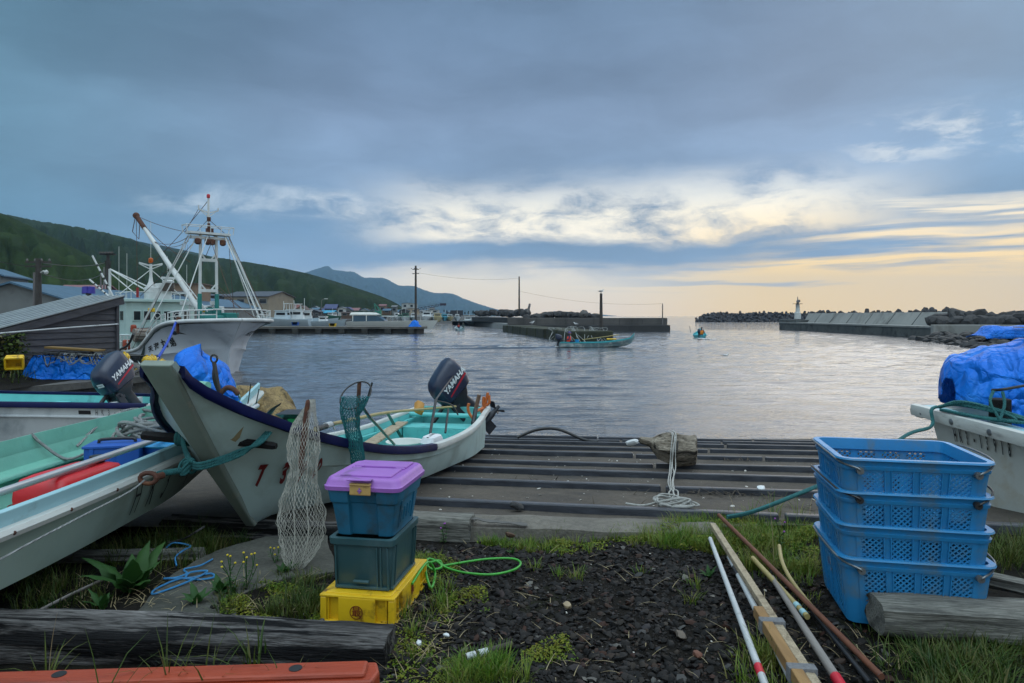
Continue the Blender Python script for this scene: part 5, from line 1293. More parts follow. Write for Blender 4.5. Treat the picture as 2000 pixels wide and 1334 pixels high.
# heap under blue tarpaulin with ropes
def tarp_mat():
    m = bpy.data.materials.new('blue_tarpaulin'); m.use_nodes = True; t = m.node_tree; b = t.nodes['Principled BSDF']; K = t.links.new
    tc = nn(t, 'ShaderNodeTexCoord'); v = tc.outputs['Object']
    c = ramp(t, tnoise(t, v, 3, 6), [(.3, (.003, .12, .56, 1)), (.7, (.005, .17, .70, 1))])
    f = nn(t, 'ShaderNodeMapRange'); f.inputs[1].default_value = .55; f.inputs[2].default_value = .75; K(tnoise(t, v, 2.2, 8, .65), f.inputs[0])
    c = mix(t, f.outputs[0], c, (.035, .24, .70, 1)); K(c, b.inputs['Base Color']); b.inputs['Roughness'].default_value = .42; b.inputs['Specular IOR Level'].default_value = .22
    def ridge(sc_, amp):
        n = tnoise(t, v, sc_, 2, .45, .6); q = E2(n)-.5; a_ = nn(t, 'ShaderNodeMath', operation='ABSOLUTE'); t.links.new(q.k, a_.inputs[0])
        mn = nn(t, 'ShaderNodeMath', operation='MINIMUM'); t.links.new(a_.outputs[0], mn.inputs[0]); mn.inputs[1].default_value = .09
        return E2(mn.outputs[0])*amp
    class E2(E):
        def _b(s, op, o, rev=False):
            n = nn(t, 'ShaderNodeMath', operation=op)
            for i, q in enumerate((o, s) if rev else (s, o)):
                q = q.k if isinstance(q, E) else q
                if isinstance(q, (int, float)): n.inputs[i].default_value = q
                else: t.links.new(q, n.inputs[i])
            return E2(n.outputs[0])
    h = ridge(2.2, .6)+ridge(4.5, .16)+ridge(12, .04)+E2(tnoise(t, v, 30, 4))*.006
    bn = nn(t, 'ShaderNodeBump'); bn.inputs['Strength'].default_value = .9; bn.inputs['Distance'].default_value = 1
    K(h.k, bn.inputs['Height']); K(bn.outputs[0], b.inputs['Normal']); return m
tarp = tarp_mat()
def drape(fn, nu, nv): m = MB(); m.grid(fn, nu, nv); return m
hpx = V(-11.2, 17.55, QZ)
heap = thing('tarp_heap', 'low heap covered with a blue tarpaulin and coils of dark rope beside the shed', 'tarpaulin heap', hpx)
def hf(u, v):
    x = -1.12+2.2*u; t = v
    prof = [(0, -.50), (.02, -.46), (.42, -.40), (.58, -.30), (.60, 0), (.55, .3), (0, .5)]
    i = min(5, int(t*6)); f = t*6-i; z = prof[i][0]*(1-f)+prof[i+1][0]*f; y = prof[i][1]*(1-f)+prof[i+1][1]*f
    e = sm(0, .12, u)*sm(1, .88, u)
    fold = .10*noise.noise(Vector((x*2.6, .3, 1)))+.05*noise.noise(Vector((x*7, z*2, 3)))
    return (hpx.x+x, hpx.y+y-fold*(1-t*.6)*1.0, hpx.z+.015+z*(.35+.65*e)*(1+.15*noise.noise(Vector((x*2, y*3, 7)))))
o = drape(hf, 60, 26).build('tarpaulin', tarp, heap, smooth=60, world=True); solidify(o, .008)
m = MB()
for k in range(34):
    q = random.Random(k); x = q.uniform(-.9, 1.0); c = hpx+V(x, -.3+q.uniform(-.2, .3), .60+q.uniform(0, .12)); r_ = q.uniform(.10, .3)
    a0 = q.uniform(0, 6)
    m.tube(catmull([c+V(r_*cos(a), r_*.8*sin(a)-.12*max(0, sin(a*1.3)), -.42*max(0, sin(a-a0*.3))*q.random()**1.5) for a in np.linspace(a0, a0+5.2, 9)], 4), .013, 5)
m.build('dark_rope_coils', mat('dark_wet_rope', (.012, .012, .014, 1), (.03, .03, .032, 1), .8, 20), heap, world=True, smooth=60)
m = MB()
for k in range(16):
    q = random.Random(k+50); x = q.uniform(-.4, 1.0) if k > 5 else q.uniform(.5, 1.0); c = hpx+V(x, -.38+q.uniform(-.1, .1), .57+q.uniform(0, .1)); r_ = q.uniform(.08, .24)
    m.tube(catmull([c+V(r_*cos(a), r_*.5*sin(a)-.08, -.3*max(0, -sin(a))*q.random()) for a in np.linspace(0, 5.6, 9)], 4), .011, 5)
m.build('grey_rope_coils', greyrope, heap, world=True, smooth=60)
m = MB(); m.beam(hpx+V(-.62, -.15, .80), hpx+V(.78, -.2, .72), .3, .05); m.build('top_plank', mat('ochre_plank', (.20, .12, .03, 1), (.13, .075, .02, 1), .8, 3, .004, 20, stretch=(.5, 3, 3)), heap, world=True, bevel=.008)
def cratebox(name, label, c, w_, l_, h, rz_, m_, rx=0, group=None):
    t = thing(name, label, 'crate', c, rot=(rx, 0, rz_), group=group)
    mm = MB(); mm.box((0, 0, .012), (w_, l_, .02)); mm.build('bottom', m_, t)
    for cx, cy, sx, sy in ((0, -l_/2, w_, .02), (0, l_/2, w_, .02), (w_/2, 0, .02, l_-.03), (-w_/2, 0, .02, l_-.03)):
        mm = MB(); mm.box((cx, cy, h/2+.0), (sx, sy, h-.004)); mm.box((cx, cy, h), (sx+.02, sy+.02, .03)); mm.box((cx, cy, h*.5), (sx+.012, sy+.012, .02)); mm.build('wall', m_, t, bevel=.004)
    return t
cratebox('fish_crate', 'yellow crate tipped on its side in the grass at far left', P(30, 712, 16.2)+V(0, 0, .10), .34, .26, .22, .5, yell, rx=1.9)
cratebox('fish_crate', 'yellow crate on the quay between the shed and the raised bow', P(240, 724, 19.0)+V(0, 0, -.16), .6, .35, .2, .2, yell)
for i, (px, py, Y) in enumerate(((243, 700, 20.0), (243, 707, 20.0), (287, 706, 21), (297, 704, 21.4), (317, 713, 20.6))):
    lab = ['topmost yellow fender float hung at the corner of the shed', 'lower yellow fender float hung at the corner of the shed', 'yellow float left of a twin against the dark trawler hull', 'yellow float right of a twin against the dark trawler hull', 'single yellow float below the mooring line near the raised bow'][i]
    o = MB().lathe([(.02, -.16), (.1, -.14), (.145, -.06), (.145, .06), (.1, .14), (.03, .17), (.03, .2)], 14, M4(P(px, py, Y))).build('fender_float', yell, smooth=50, label=lab, cat='float', group='yellow floats along the quay')
# coils of rope on the quay by the crate
m = MB()
for k in range(22):
    q = random.Random(k+200); c = V(-9.9+q.uniform(-.5, .45), 19.0+q.uniform(-.4, .4), QZ+.03+.012*k*.7); r_ = q.uniform(.16, .4)
    m.tube(catmull([c+V(r_*cos(a), r_*.8*sin(a), .05*sin(3*a)) for a in np.linspace(0, 6.1, 9)], 4), .018, 5)
m.build('rope_pile', mat('worn_rope', (.22, .21, .19, 1), (.12, .115, .10, 1), .9, 12), smooth=60, label='tangled grey rope pile on the quay behind the raised bow', cat='rope')

# ---------- bluish tarp bundle, anchor and gear in the white skiff ----------
def blob(name_, fn, n1=36, n2=22):
    m = MB(); m.grid(fn, n1, n2); return m
tb1 = thing('tarp_bundle', 'rounded bundle wrapped in bright blue tarpaulin in the bow of the white skiff', 'tarpaulin bundle', P(400, 760, 5.6))
bc = P(392, 748, 5.6)
def bf(u, v):
    a = 2*pi*u; t = v; lx = .225; 
    prof = hermite([0, .12, .3, .5, .7, .85, 1], [1.25, 1.2, 1.05, 1.0, .78, .45, .02], t)
    z = -.30+.56*hermite([0, .3, .5, .7, .85, 1], [0, .34, .58, .84, .95, 1.0], t)
    k = 1+.16*noise.noise(Vector((cos(a)*1.5, sin(a)*1.5, z*3)))+.22*abs(noise.noise(Vector((cos(a)*3.5+2, sin(a)*3.5, z*7))))+.03*noise.noise(Vector((cos(a)*9, sin(a)*9, z*14)))
    return bc+V(lx*prof*k*cos(a)+.10*(.3-z), .24*prof*k*sin(a), z*(1+.1*noise.noise(Vector((a, z*4, 0))))+ (.06*cos(a)*-1 if z > -.1 else 0))
blob('t', bf, 72, 40).build('tarpaulin', tarp, tb1, smooth=70, world=True)
m = MB(); m.tube([bc+V(.30*cos(a), .30*sin(a), -.16+.03*sin(2*a)) for a in np.linspace(0, 2*pi, 30)], .008, 6); m.build('tie_rope', tealrope, tb1, world=True, smooth=60)
gr = thing('grapnel_anchor', 'rusty grapnel anchor standing against the blue bundle in the white skiff', 'anchor', P(425, 775, 5.2))
sh0, sh1 = P(430, 778, 5.2), P(418, 708, 5.25)
m = MB(); m.tube([sh0, sh1], .017, 8); m.tube([sh1+V(.025*cos(a), 0, .03+.03*sin(a)) for a in np.linspace(0, 2*pi, 14)], .008, 6); m.build('shank', mat('dark_iron', (.02, .018, .017, 1), (.05, .035, .028, 1), .7, 10), gr, world=True, smooth=60)
for pts in ([P(428, 772, 5.2), P(442, 758, 5.2), P(456, 760, 5.2), P(466, 772, 5.2)], [P(430, 776, 5.2), P(443, 784, 5.15), P(456, 798, 5.1), P(462, 808, 5.1)], [P(430, 776, 5.2), P(424, 780, 5.35), P(416, 776, 5.5)]):
    m = MB(); m.tube(catmull(pts, 5), [.02]*(5*(len(pts)-1))+[.006], 8); m.build('fluke', rust, gr, world=True, smooth=60)
m = MB()
for k in range(3): m.tube(catmull([P(417+k, 716, 5.2), P(416+3*k, 740, 5.18), P(428, 772, 5.18)], 4), .006, 5)
m.build('lashing', black, gr, world=True)
MB().tube([P(381, 751, 5.05), P(406, 754, 5.0)], [.03, .032], 12).build('net_float', mat('pale_green_float', (.20, .45, .34, 1), (.16, .36, .28, 1), .5, 8), smooth=50, label='pale green cylindrical float beside the blue bundle in the skiff', cat='float')
bt = thing('rubber_boot', 'black rubber boot sole up on the far gunwale of the white skiff', 'boot', P(530, 812, 5.6))
m = MB(); rows = []
for (px, py, r_) in ((512, 830, .05), (520, 816, .05), (528, 804, .056), (535, 796, .058), (540, 793, .05), (543, 794, .02)):
    c = P(px, py, 5.5); rows.append([c+V(r_*cos(a)*.8, r_*sin(a), r_*cos(a)*.55) for a in np.linspace(0, 2*pi, 13)[:-1]])
m.loft(rows); m.build('boot', black, bt, smooth=60, world=True)
bk = thing('gear_box', 'black flared tray with a green front panel inside the white skiff', 'tray', P(570, 825, 5.6))
m = MB(); m.loft([[P(545, 806, 5.6)+V(0, y, 0) if j in (0, 3) else P(592, 806, 5.6)+V(0, y, 0) for j, y in ((0, -.1), (1, -.1), (1, .2), (0, .2))] if k else [P(552, 818, 5.6), P(586, 818, 5.6), P(586, 818, 5.6)+V(0, .18, 0), P(552, 818, 5.6)+V(0, .18, 0)] for k in (1, 0)])
m.loft([[P(553, 845, 5.6), P(587, 845, 5.6), P(587, 845, 5.6)+V(0, .18, 0), P(553, 845, 5.6)+V(0, .18, 0)], [P(552, 819, 5.6), P(586, 819, 5.6), P(586, 819, 5.6)+V(0, .18, 0), P(552, 819, 5.6)+V(0, .18, 0)]])
m.build('tray', black, bk, world=True)
m = MB(); m.box((P(570, 832, 5.59)+V(0, -.0, 0)), (.062, .012, .12)); m.build('green_panel', mat('green_panel', (.01, .26, .06, 1), None, .5, 6), bk, world=True)
st_ = thing('net_stakes', 'bundle of short white pipes lying in the white skiff near the blue bundle', 'pipes', P(485, 795, 5.6))
for a, b in ((P(470, 800, 5.6), P(486, 792, 5.8)), (P(484, 803, 5.5), P(503, 792, 5.8))): MB().tube([a, b], .018, 8).build('pipe', pipew, st_, world=True, smooth=60)
for i, (px, h) in enumerate(((484, 750), (500, 760))):
    MB().tube([P(px, 790, 5.9), P(px+6, h, 5.9)], .005, 5).build('thin_rod', black, smooth=60, label=['dark thin rod standing behind the blue bundle', 'second thin rod right of its twin behind the blue bundle'][i], cat='rod', group='thin rods in the skiff')
# concrete wave block on the ramp behind the skiff
wb = mat('brown_concrete_block', (.26, .18, .075, 1), (.15, .10, .045, 1), .95, 5, .02, 40, dirt=(.05, .04, .025, 1), dscale=9, dlo=.52, dhi=.66, grain=.5)
wbt = thing('wave_block', 'brown four legged concrete wave block behind the white skiff', 'concrete block', (-3.9, 10.2, zslip(10)))
m = MB(); c0 = P(520, 805, 10)
for pq in (P(452, 782, 9.6), P(562, 779, 10.2), P(540, 880, 10), P(560, 830, 9.6)):
    d = (pq-c0); ring0 = []; 
    m.tube([c0-d*.1, c0+d*.55, c0+d*.97, c0+d], [.36, .30, .235, .19], 10)
m.build('block', wb, wbt, world=True, smooth=30)

# ---------- gear at the stern of the white skiff ----------
rl = P(845, 815, 9.0)
bkt = thing('white_basin', 'shallow white plastic basin on the floor of the white skiff', 'basin', bp(BM1, .26, 2.75, -.02))
MB().lathe([(.02, 0), (.16, 0), (.2, .10), (.215, .115), (.19, .11), (.15, .02), (.02, .015)], 22, caps=False).build('basin', mat('white_plastic', (.62, .64, .60, 1), (.52, .55, .52, 1), .5, 6), bkt, smooth=40)
MB().beam(bp(BM1, -.42, 4.75, -.02), bp(BM1, -.2, 2.7, .02), .16, .025).build('loose_plank', rawwood, bevel=.004, label='brown plank lying lengthwise inside the white skiff', cat='plank')
o = MB().loft([[(x, y, z) for x, y, _ in rrect(w_, l_, .03, 3)] for w_, l_, z in ((.10, .16, 0), (.14, .24, .03), (.12, .22, .09), (.06, .12, .12))], M=M4(bp(BM1, -.28, 5.0, .12), (.6, .5, .4))).build('bailer', mat('amber_plastic', (.42, .20, .02, 1), (.32, .14, .015, 1), .5, 10), smooth=40, label='amber plastic bailer on the far gunwale of the white skiff', cat='bailer')
o = MB().beam(bp(BM1, -.5, 4.35, .16), bp(BM1, -.30, 4.5, -.28), .05, .03).build('green_stake', mat('green_painted_wood', (.02, .13, .10, 1), (.015, .09, .07, 1), .6, 6), label='dark green stake leaning inside the far side of the white skiff', cat='stake')
w2 = MB().loft([[(x, y, z) for x, y, _ in rrect(.16*k, .34*k, .05, 4)] for k, z in ((.9, 0), (1, .03), (.8, .09), (.4, .105))], M=M4(bp(BM1, .62, 2.55, .11), (0, .1, -.3))).build('foam_block', mat('white_foam', (.62, .62, .64, 1), (.55, .55, .57, 1), .7, 12), smooth=40, label='white foam block on the near gunwale where the navy strip ends', cat='foam block')
fh = thing('control_levers', 'two dark upright levers with drooping black cables in front of the outboard', 'lever', bp(BM1, .28, 4.6, -.2))
MB().tube([bp(BM1, .36, 3.4, .05), bp(BM1, .30, 3.9, .42)], .018, 8).build('lever', black, fh, world=True, smooth=60)
MB().tube([bp(BM1, .50, 3.6, .05), bp(BM1, .46, 3.9, .30)], .014, 8).build('lever', black, fh, world=True, smooth=60)
MB().tube(catmull([bp(BM1, .30, 3.9, .42), bp(BM1, .12, 5.0, .45), bp(BM1, .06, 5.8, .55)], 5), .012, 6).build('cable', black, fh, world=True, smooth=60)
MB().tube(catmull([bp(BM1, .32, 3.9, .40), bp(BM1, .48, 4.0, .34), bp(BM1, .54, 4.1, .2)], 5), .010, 6).build('cable', black, fh, world=True, smooth=60)
orng = mat('orange_tube', (.50, .12, .02, 1), (.40, .085, .015, 1), .5, 6)
fk = thing('oar_crutch', 'orange forked oar crutches with a wooden peg on the stern quarter of the white skiff', 'oar crutch', P(930, 815, 10.3))
for pts in ([P(940, 806, 10.6), P(945, 795, 10.6), P(955, 787, 10.6), P(955, 772, 10.6)], [P(945, 797, 10.6), P(950, 780, 10.6), P(953, 767, 10.6)], [P(945, 797, 10.6), P(944, 786, 10.6), P(945, 775, 10.6)], [P(924, 818, 10.1), P(916, 806, 10.1), P(914, 796, 10.1), P(916, 788, 10.1)], [P(931, 803, 10.3), P(943, 797, 10.5)]):
    MB().tube(catmull(pts, 4), .022, 8).build('prong', orng, fk, world=True, smooth=60)
MB().tube([P(928, 803, 10.3), P(936, 771, 10.3)], .03, 8).build('peg', mat('brown_peg', (.15, .08, .05, 1), None, .7, 8), fk, world=True, smooth=60)
MB().tube([P(924, 828, 10.0), P(929, 800, 10.2)], .035, 8).build('socket', black, fk, world=True, smooth=60)
MB().tube([P(945, 806, 10.7), P(947, 795, 10.7)], .03, 8).build('socket', black, fk, world=True, smooth=60)

# ---------- gear in the mint-lined boat ----------
BM3 = MW[boat3.name]; b3 = lambda x, y, z: BM3 @ V(x, y, z)
cn = thing('fuel_can', 'red plastic fuel can lying in the mint lined boat', 'fuel can', b3(.30, 3.95, .27), -.1)
redcan = mat('red_fuel_can', (.58, .012, .02, 1), (.48, .010, .016, 1), .4, 4, .001, 20)
m = MB(); m.loft([[(x*.94, y, z) for x, y, _ in rrect(w_, l_, .05, 5)] for w_, l_, z in ((.30, .50, 0), (.34, .57, .03), (.36, .58, .14), (.35, .57, .20), (.31, .52, .245), (.24, .42, .262))]); m.build('can', redcan, cn, smooth=45)
m = MB(); m.lathe([(.04, 0), (.045, .03), (.045, .05), (.02, .055)], 12, M4((.03, .18, .255))); m.build('cap', black, cn, smooth=40)
m = MB(); m.loft([[(x, y-.02, z) for x, y, _ in rrect(.362, .582, .05, 5)] for z in (.098, .104)], caps=False); m.build('seam', redcan, cn)
bxb = thing('blue_bait_box', 'blue painted wooden box with worn edges in the mint lined boat', 'box', b3(.02, 4.75, .22), .25)
bluep = mat('worn_blue_paint', (.008, .085, .40, 1), (.008, .06, .28, 1), .5, 4, .002, 20, dirt=(.10, .18, .30, 1), dscale=5, dlo=.6, dhi=.68)
m = MB(); m.box((0, 0, .15), (.36, .26, .30)); m.build('body', bluep, bxb, bevel=.006)
m = MB(); m.box((0, 0, .31), (.38, .28, .018)); m.box((-.13, -.132, .16), (.03, .012, .28)); m.box((.02, -.132, .16), (.008, .006, .28)); m.build('lid', bluep, bxb, bevel=.004)
m = MB(); m.tube(catmull([(-.12, 0, .32), (-.1, 0, .345), (.1, 0, .345), (.12, 0, .32)], 3), .012, 6); m.build('handle', black, bxb)
ld = thing('tub_cover', 'round pale blue tub lid with a rope across it in the mint lined boat', 'tub', b3(.30, 4.95, .27))
m = MB(); m.lathe([(.15, .05), (.19, .24)], 26, caps=False); m.build('tub', bluep, ld, smooth=40)
m = MB(); m.lathe([(.02, .262), (.195, .256), (.205, .24), (.195, .228)], 26, caps=False); m.build('lid', mat('sky_blue_lid', (.03, .28, .58, 1), (.025, .23, .48, 1), .5, 5, dirt=(.3, .4, .45, 1), dscale=9, dlo=.62, dhi=.7), ld, smooth=40)
m = MB(); m.tube(catmull([(-.17, -.08, .27), (0, -.04, .275), (.07, .08, .275), (.16, .09, .27), (.2, -.02, .262)], 5), .011, 6); m.build('rope', greyrope, ld, smooth=60)
m = MB()
for k in range(15):
    q = random.Random(k+70); c = b3(.0+q.uniform(-.05, .05), 5.3+q.uniform(-.06, .06), .44+.012*k); ra, rb_ = q.uniform(.2, .34), q.uniform(.16, .24)
    m.tube(catmull([c+V(ra*cos(a), rb_*sin(a), .05*sin(2*a+k)) for a in np.linspace(q.uniform(0, 3), q.uniform(7, 9), 11)], 5), .014, 6)
m.tube(catmull([b3(-.3, 5.7, .62), b3(-.46, 5.6, .66), b3(-.5, 5.3, .60), b3(-.5, 5.0, .45)], 5), .014, 6)
m.build('rope_coil', greyrope, smooth=60, label='big loose coil of grey rope in the far end of the mint lined boat', cat='rope coil')
m = MB(); m.tube(catmull([b3(-.62, 4.7, .6), b3(-.55, 4.72, .52), b3(-.4, 4.78, .40), b3(-.2, 4.8, .48)], 5), .011, 6); m.build('tie_line', greyrope, smooth=60, label='short grey line from the mint gunwale down to the blue box', cat='rope')
pa, pb_ = P(-60, 982, 3.35), P(357, 841, 5.35)
MB().tube([pa, pb_], .021, 10).build('white_tube', mat('bare_aluminium_tube', (.52, .53, .55, 1), (.42, .43, .45, 1), .35, 6, metal=.5), smooth=60, label='long pale metal tube laid across the mint lined boat', cat='tube')
# teal hawser with shackle between the pale boat and the skiff bow, thin line along the hull
hw = thing('bow_hawser', 'thick teal rope lashed round the black crossbar of the raised bow', 'rope', bp(BM1, 0, -.1, .55))
m = MB()
for k in range(3):
    o_ = .016*(k-1)
    m.tube(catmull([bp(BM1, .36+o_, -.42, .73), bp(BM1, .33+o_, -.51, .67), bp(BM1, .24, -.53, .62+o_), bp(BM1, .14, -.58, .58+o_), bp(BM1, .02, -.66, .55+o_), bp(BM1, -.10, -.58, .58+o_), bp(BM1, -.20, -.50, .68+o_)], 6), .0115, 6)
for k in range(4):
    q = random.Random(k); c = bp(BM1, -.06, -.64, .54)
    m.tube([c+V(.035*cos(a)+.01*k-.02, .03*sin(a), .045*sin(a+k)) for a in np.linspace(0, 6.2, 12)], .010, 6)
for k in range(4): m.tube([bp(BM1, -.26+.025*k, -.45, .68)+V(0, .042*cos(a), .042*sin(a)) for a in np.linspace(0, 6.28, 14)], .010, 6)
m.build('lashing', tealrope, hw, world=True, smooth=60)
e0, e1_ = bp(BM1, -.08, -.64, .52), P(310, 926, 4.15)
m = MB()
for k in range(3): m.tube([e0*(1-u)+e1_*u+V(.010*cos(u*26+k*2.1), 0, .010*sin(u*26+k*2.1)) for u in np.linspace(0, 1, 40)], .011, 6)
m.build('twisted_tail', tealrope, hw, world=True, smooth=60)
m = MB(); s0 = P(290, 934, 4.05); m.tube([s0+V(.05*cos(a), .0, .032*sin(a)) for a in np.linspace(0, 2*pi, 18)], .014, 8); m.tube([P(304, 932, 4.1), P(318, 928, 4.15)], .022, 8); m.build('shackle', rust, hw, world=True, smooth=60)
m = MB(); m.tube(catmull([P(282, 938, 4.0), P(250, 962, 3.85), P(170, 1003, 3.62), P(60, 1060, 3.3), P(-40, 1115, 3.0)], 6), .0055, 6); m.build('thin_line', greyrope, hw, world=True, smooth=60)

# ---------- gear on the right-hand boat ----------
BM4 = MW[boat4.name]
tb4 = thing('tarp_cover', 'large blue tarpaulin tied over gear in the white boat at the right edge', 'tarpaulin', P(1950, 740, 6.2))
c4 = V(4.75, 6.0, .55)
def cf(u, v):
    # u along the boat (from left tip to beyond the frame), v around
    pts = [(1853, 760, 745, 775), (1862, 742, 712, 778), (1880, 725, 702, 783), (1915, 715, 688, 790), (1950, 710, 678, 800), (1985, 710, 672, 800), (2020, 705, 668, 800), (2080, 700, 670, 800)]
    k = u*(len(pts)-1); i = min(len(pts)-2, int(k)); f = k-i
    px, pm, pt_, pb2 = (pts[i][c]*(1-f)+pts[i+1][c]*f for c in range(4))
    a = pi*(v*1.25-.12); wdt = .40*min(1, .25+u*2.2)
    Yc = 6.5; top = P(px, pt_, Yc).z; bot = P(px, pb2, Yc).z; x = P(px, 700, Yc).x
    sx = abs(sin(a))**.7*(1 if sin(a) > 0 else -1); 
    zz = bot+(top-bot)*max(-.15, sx); yy = Yc-wdt*cos(a)*(1.0)
    nzv = .07*noise.noise(Vector((x*3, v*4, 2)))+.07*abs(noise.noise(Vector((x*5, v*5, 5))))+.03*abs(noise.noise(Vector((x*12, v*9, 7))))
    return V(x+nzv*.4, yy+nzv*.8, zz+nzv*.7)
o = blob('t', cf, 70, 44).build('tarpaulin', tarp, tb4, smooth=70, world=True); solidify(o, .006)
def cf2(u, v):
    px = 1938+u*150; py = 792+u*4-14*sin(u*6)+v*(52+10*sin(u*5)); Yc = 5.95
    p = P(px, py, Yc); nzv = noise.noise(Vector((u*7, v*3, 8)))
    p.y += -.08*sin(v*pi)+.09*nzv; p.z += .02*nzv; return p
o = blob('t', cf2, 40, 20).build('tarpaulin_skirt', tarp, tb4, smooth=70, world=True); solidify(o, .006)
m = MB(); m.tube(catmull([P(1938, 762, 5.7), P(1956, 761, 5.6), P(1980, 757, 5.58), P(2010, 752, 5.55), P(2060, 748, 5.55)], 5), .012, 6); m.build('tie_rope', black, tb4, world=True, smooth=60)
m = MB(); m.tube(catmull([P(1940, 764, 5.6), P(1934, 785, 5.55), P(1948, 812, 5.5), P(1953, 818, 5.5), P(1962, 790, 5.55), P(1958, 765, 5.6)], 5), .012, 6); m.build('hanging_loop', tealrope, tb4, world=True, smooth=60)
def cf3(u, v):
    px = 1975+u*120; py = 720-20*u-46*sin(min(1, u*1.3)*pi*.6)*(1-v)+v*80; p = P(px, py, 7.0); p.y -= .2*sin(v*pi); return p
o = blob('t', cf3, 20, 14).build('second_tarpaulin', tarp, tb4, smooth=70, world=True); solidify(o, .006)
B4 = lambda x, y, z: BM4 @ V(near4*x, y, z)
hw4 = thing('mooring_rope', 'blue-green rope coiled on the right-hand boat and running down behind the blue crates', 'rope', B4(.7, .3, 1.02))
m = MB()
for k in range(5):
    q = random.Random(k+31); u = lambda a: q.uniform(-a, a)
    m.tube(catmull([B4(.80+u(.02), .16+u(.03), 1.06), B4(.74, .32+u(.04), 1.10+.008*k), B4(.70, .62+u(.06), 1.09+.006*k), B4(.66+u(.04), .92+u(.1), 1.05), B4(.74+u(.03), .66, 1.03), B4(.80+u(.02), .22+u(.03), 1.04)], 5), .014, 6)
m.tube(catmull([B4(.80, .14, 1.06), B4(.87, .16, 1.03), B4(.93, .24, .90), P(1770, 850, 5.75), P(1680, 915, 5.3), P(1600, 948, 5.0), P(1480, 996, 4.75), P(1420, 1010, 4.7)], 6), .015, 6)
m.build('rope', tealrope, hw4, world=True, smooth=60)
MB().tube([BM4 @ V(near4*.60, .7, .93), BM4 @ V(near4*.55, 2.0, .90)], .02, 8).build('wooden_rail', rawwood, smooth=60, label='brown wooden rail along the deck under the right-hand tarpaulin', cat='rail')
# ---------- far shore: land, hills, village ----------
landm = mat('shore_ground', (.045, .042, .04, 1), (.07, .066, .062, 1), .95, .12, 0, dirt=(.03, .035, .02, 1), dscale=.05, dlo=.5, dhi=.7)
shore = [(-17, 31.5), (-24, 60), (-41, 100), (-58, 128), (-75, 170), (-72, 222), (-10.5, 228), (-10, 262), (60, 330), (60, 420), (-700, 420), (-700, 40), (-60, 36), (-24, 33)]
def landz(x, y):
    if y < 215: return -.15
    return -1.35+1.9*sm(222, 262, y)+1.5*sm(262, 420, y)
m = MB(); n = len(shore)
m.add([(x, y, -.35 if y < 215 else WATER-.15) for x, y in shore], [tuple(range(n))])
m.build('shore_base', landm, kind='structure')
m = MB(); gx = np.linspace(-420, -10.8, 42); gy = np.concatenate([np.linspace(226, 300, 20), np.linspace(310, 420, 6)])
m.add([(x, y, landz(x, y)) for x in gx for y in gy], [(i*26+j, (i+1)*26+j, (i+1)*26+j+1, i*26+j+1) for i in range(41) for j in range(25)])
m.build('beach', landm, kind='structure', smooth=180)
m = MB(); poly = [(-25, 34.2), (-31, 60), (-48, 100), (-64, 128), (-82, 170), (-80, 223), (-420, 223), (-420, 38), (-60, 38)]
n = len(poly); m.add([(x, y, -.12) for x, y in poly]+[(x, y, -2) for x, y in poly], [tuple(range(n))]+[(i, (i+1) % n, (i+1) % n+n, i+n) for i in range(n)]); m.build('harbour_apron', quayc, kind='structure')

def hillmat(name, c, dark, light, bump, sc_):
    m = bpy.data.materials.new(name); m.use_nodes = True; t = m.node_tree; b = t.nodes['Principled BSDF']; K = t.links.new
    tc = nn(t, 'ShaderNodeTexCoord'); v = tc.outputs['Object']
    n1 = tnoise(t, v, sc_, 9, .62); n2 = tnoise(t, v, sc_*6, 6, .7); n3 = tnoise(t, v, sc_*.35, 4, .5)
    col = ramp(t, n1, [(.32, dark), (.5, c), (.72, light)])
    col = mix(t, .45, col, ramp(t, n2, [(.35, dark), (.7, light)]))
    col = mix(t, .35, col, ramp(t, n3, [(.4, dark), (.6, light)]))
    K(col, b.inputs['Base Color']); b.inputs['Roughness'].default_value = 1; b.inputs['Specular IOR Level'].default_value = .1
    bn = nn(t, 'ShaderNodeBump'); bn.inputs['Strength'].default_value = 1; bn.inputs['Distance'].default_value = bump
    K(n2, bn.inputs['Height']); K(bn.outputs[0], b.inputs['Normal'])
    return m
def hill(name, prof, Yb, Yr, m_, amp, nu=260, nv=70, seed=0, base=-.3, gul=9.0, jag=.0):
    """prof: (px, py) of the crest as seen from the slipway; foot at depth Yb(px), crest at Yr(px)"""
    xs_ = [p[0] for p in prof]; ys_ = [p[1] for p in prof]
    vs = []; fs = []
    for i in range(nu):
        px = xs_[0]+(xs_[-1]-xs_[0])*i/(nu-1); py = hermite(xs_, ys_, px); u = (px-1000)/F
        yb, yr = Yb(px), Yr(px); zr = 1.5+(617-py)/F*yr
        for j in range(nv):
            t = j/(nv-1)*1.25; y = yb+(yr-yb)*t; x = u*y
            if t <= 1: z = base+(zr-base)*(sin(t*pi/2)**.92*.55+.45*t)
            else: z = zr-(zr-base)*(t-1)*1.5*(t-1)*2.2
            q = Vector((x/60+seed, y/90, seed))
            g = abs(noise.noise(Vector((px/38.0+1.6*t+seed+.8*noise.noise(q*1.5), t*1.1, seed))))*1.0+.5*abs(noise.noise(Vector((px/13.0+3*t, t*2.5, seed+4))))+.5*noise.noise(q*2)
            env = sm(0, .2, t)*sm(.97, .62, t)
            z -= amp*max(0, g)*env*max(0, (zr-base))/100
            z += jag*noise.noise(Vector((x*.15, y*.15, 3)))*sm(.05, .3, t)
            vs.append((x, y, z))
    for i in range(nu-1):
        for j in range(nv-1): a = i*nv+j; fs.append((a, a+nv, a+nv+1, a+1))
    m = MB(); m.add(vs, fs); return m.build(name, m_, smooth=180, kind='structure')
green = hillmat('hill_grass', (.018, .040, .009, 1), (.004, .011, .004, 1), (.05, .085, .016, 1), 1.8, .030)
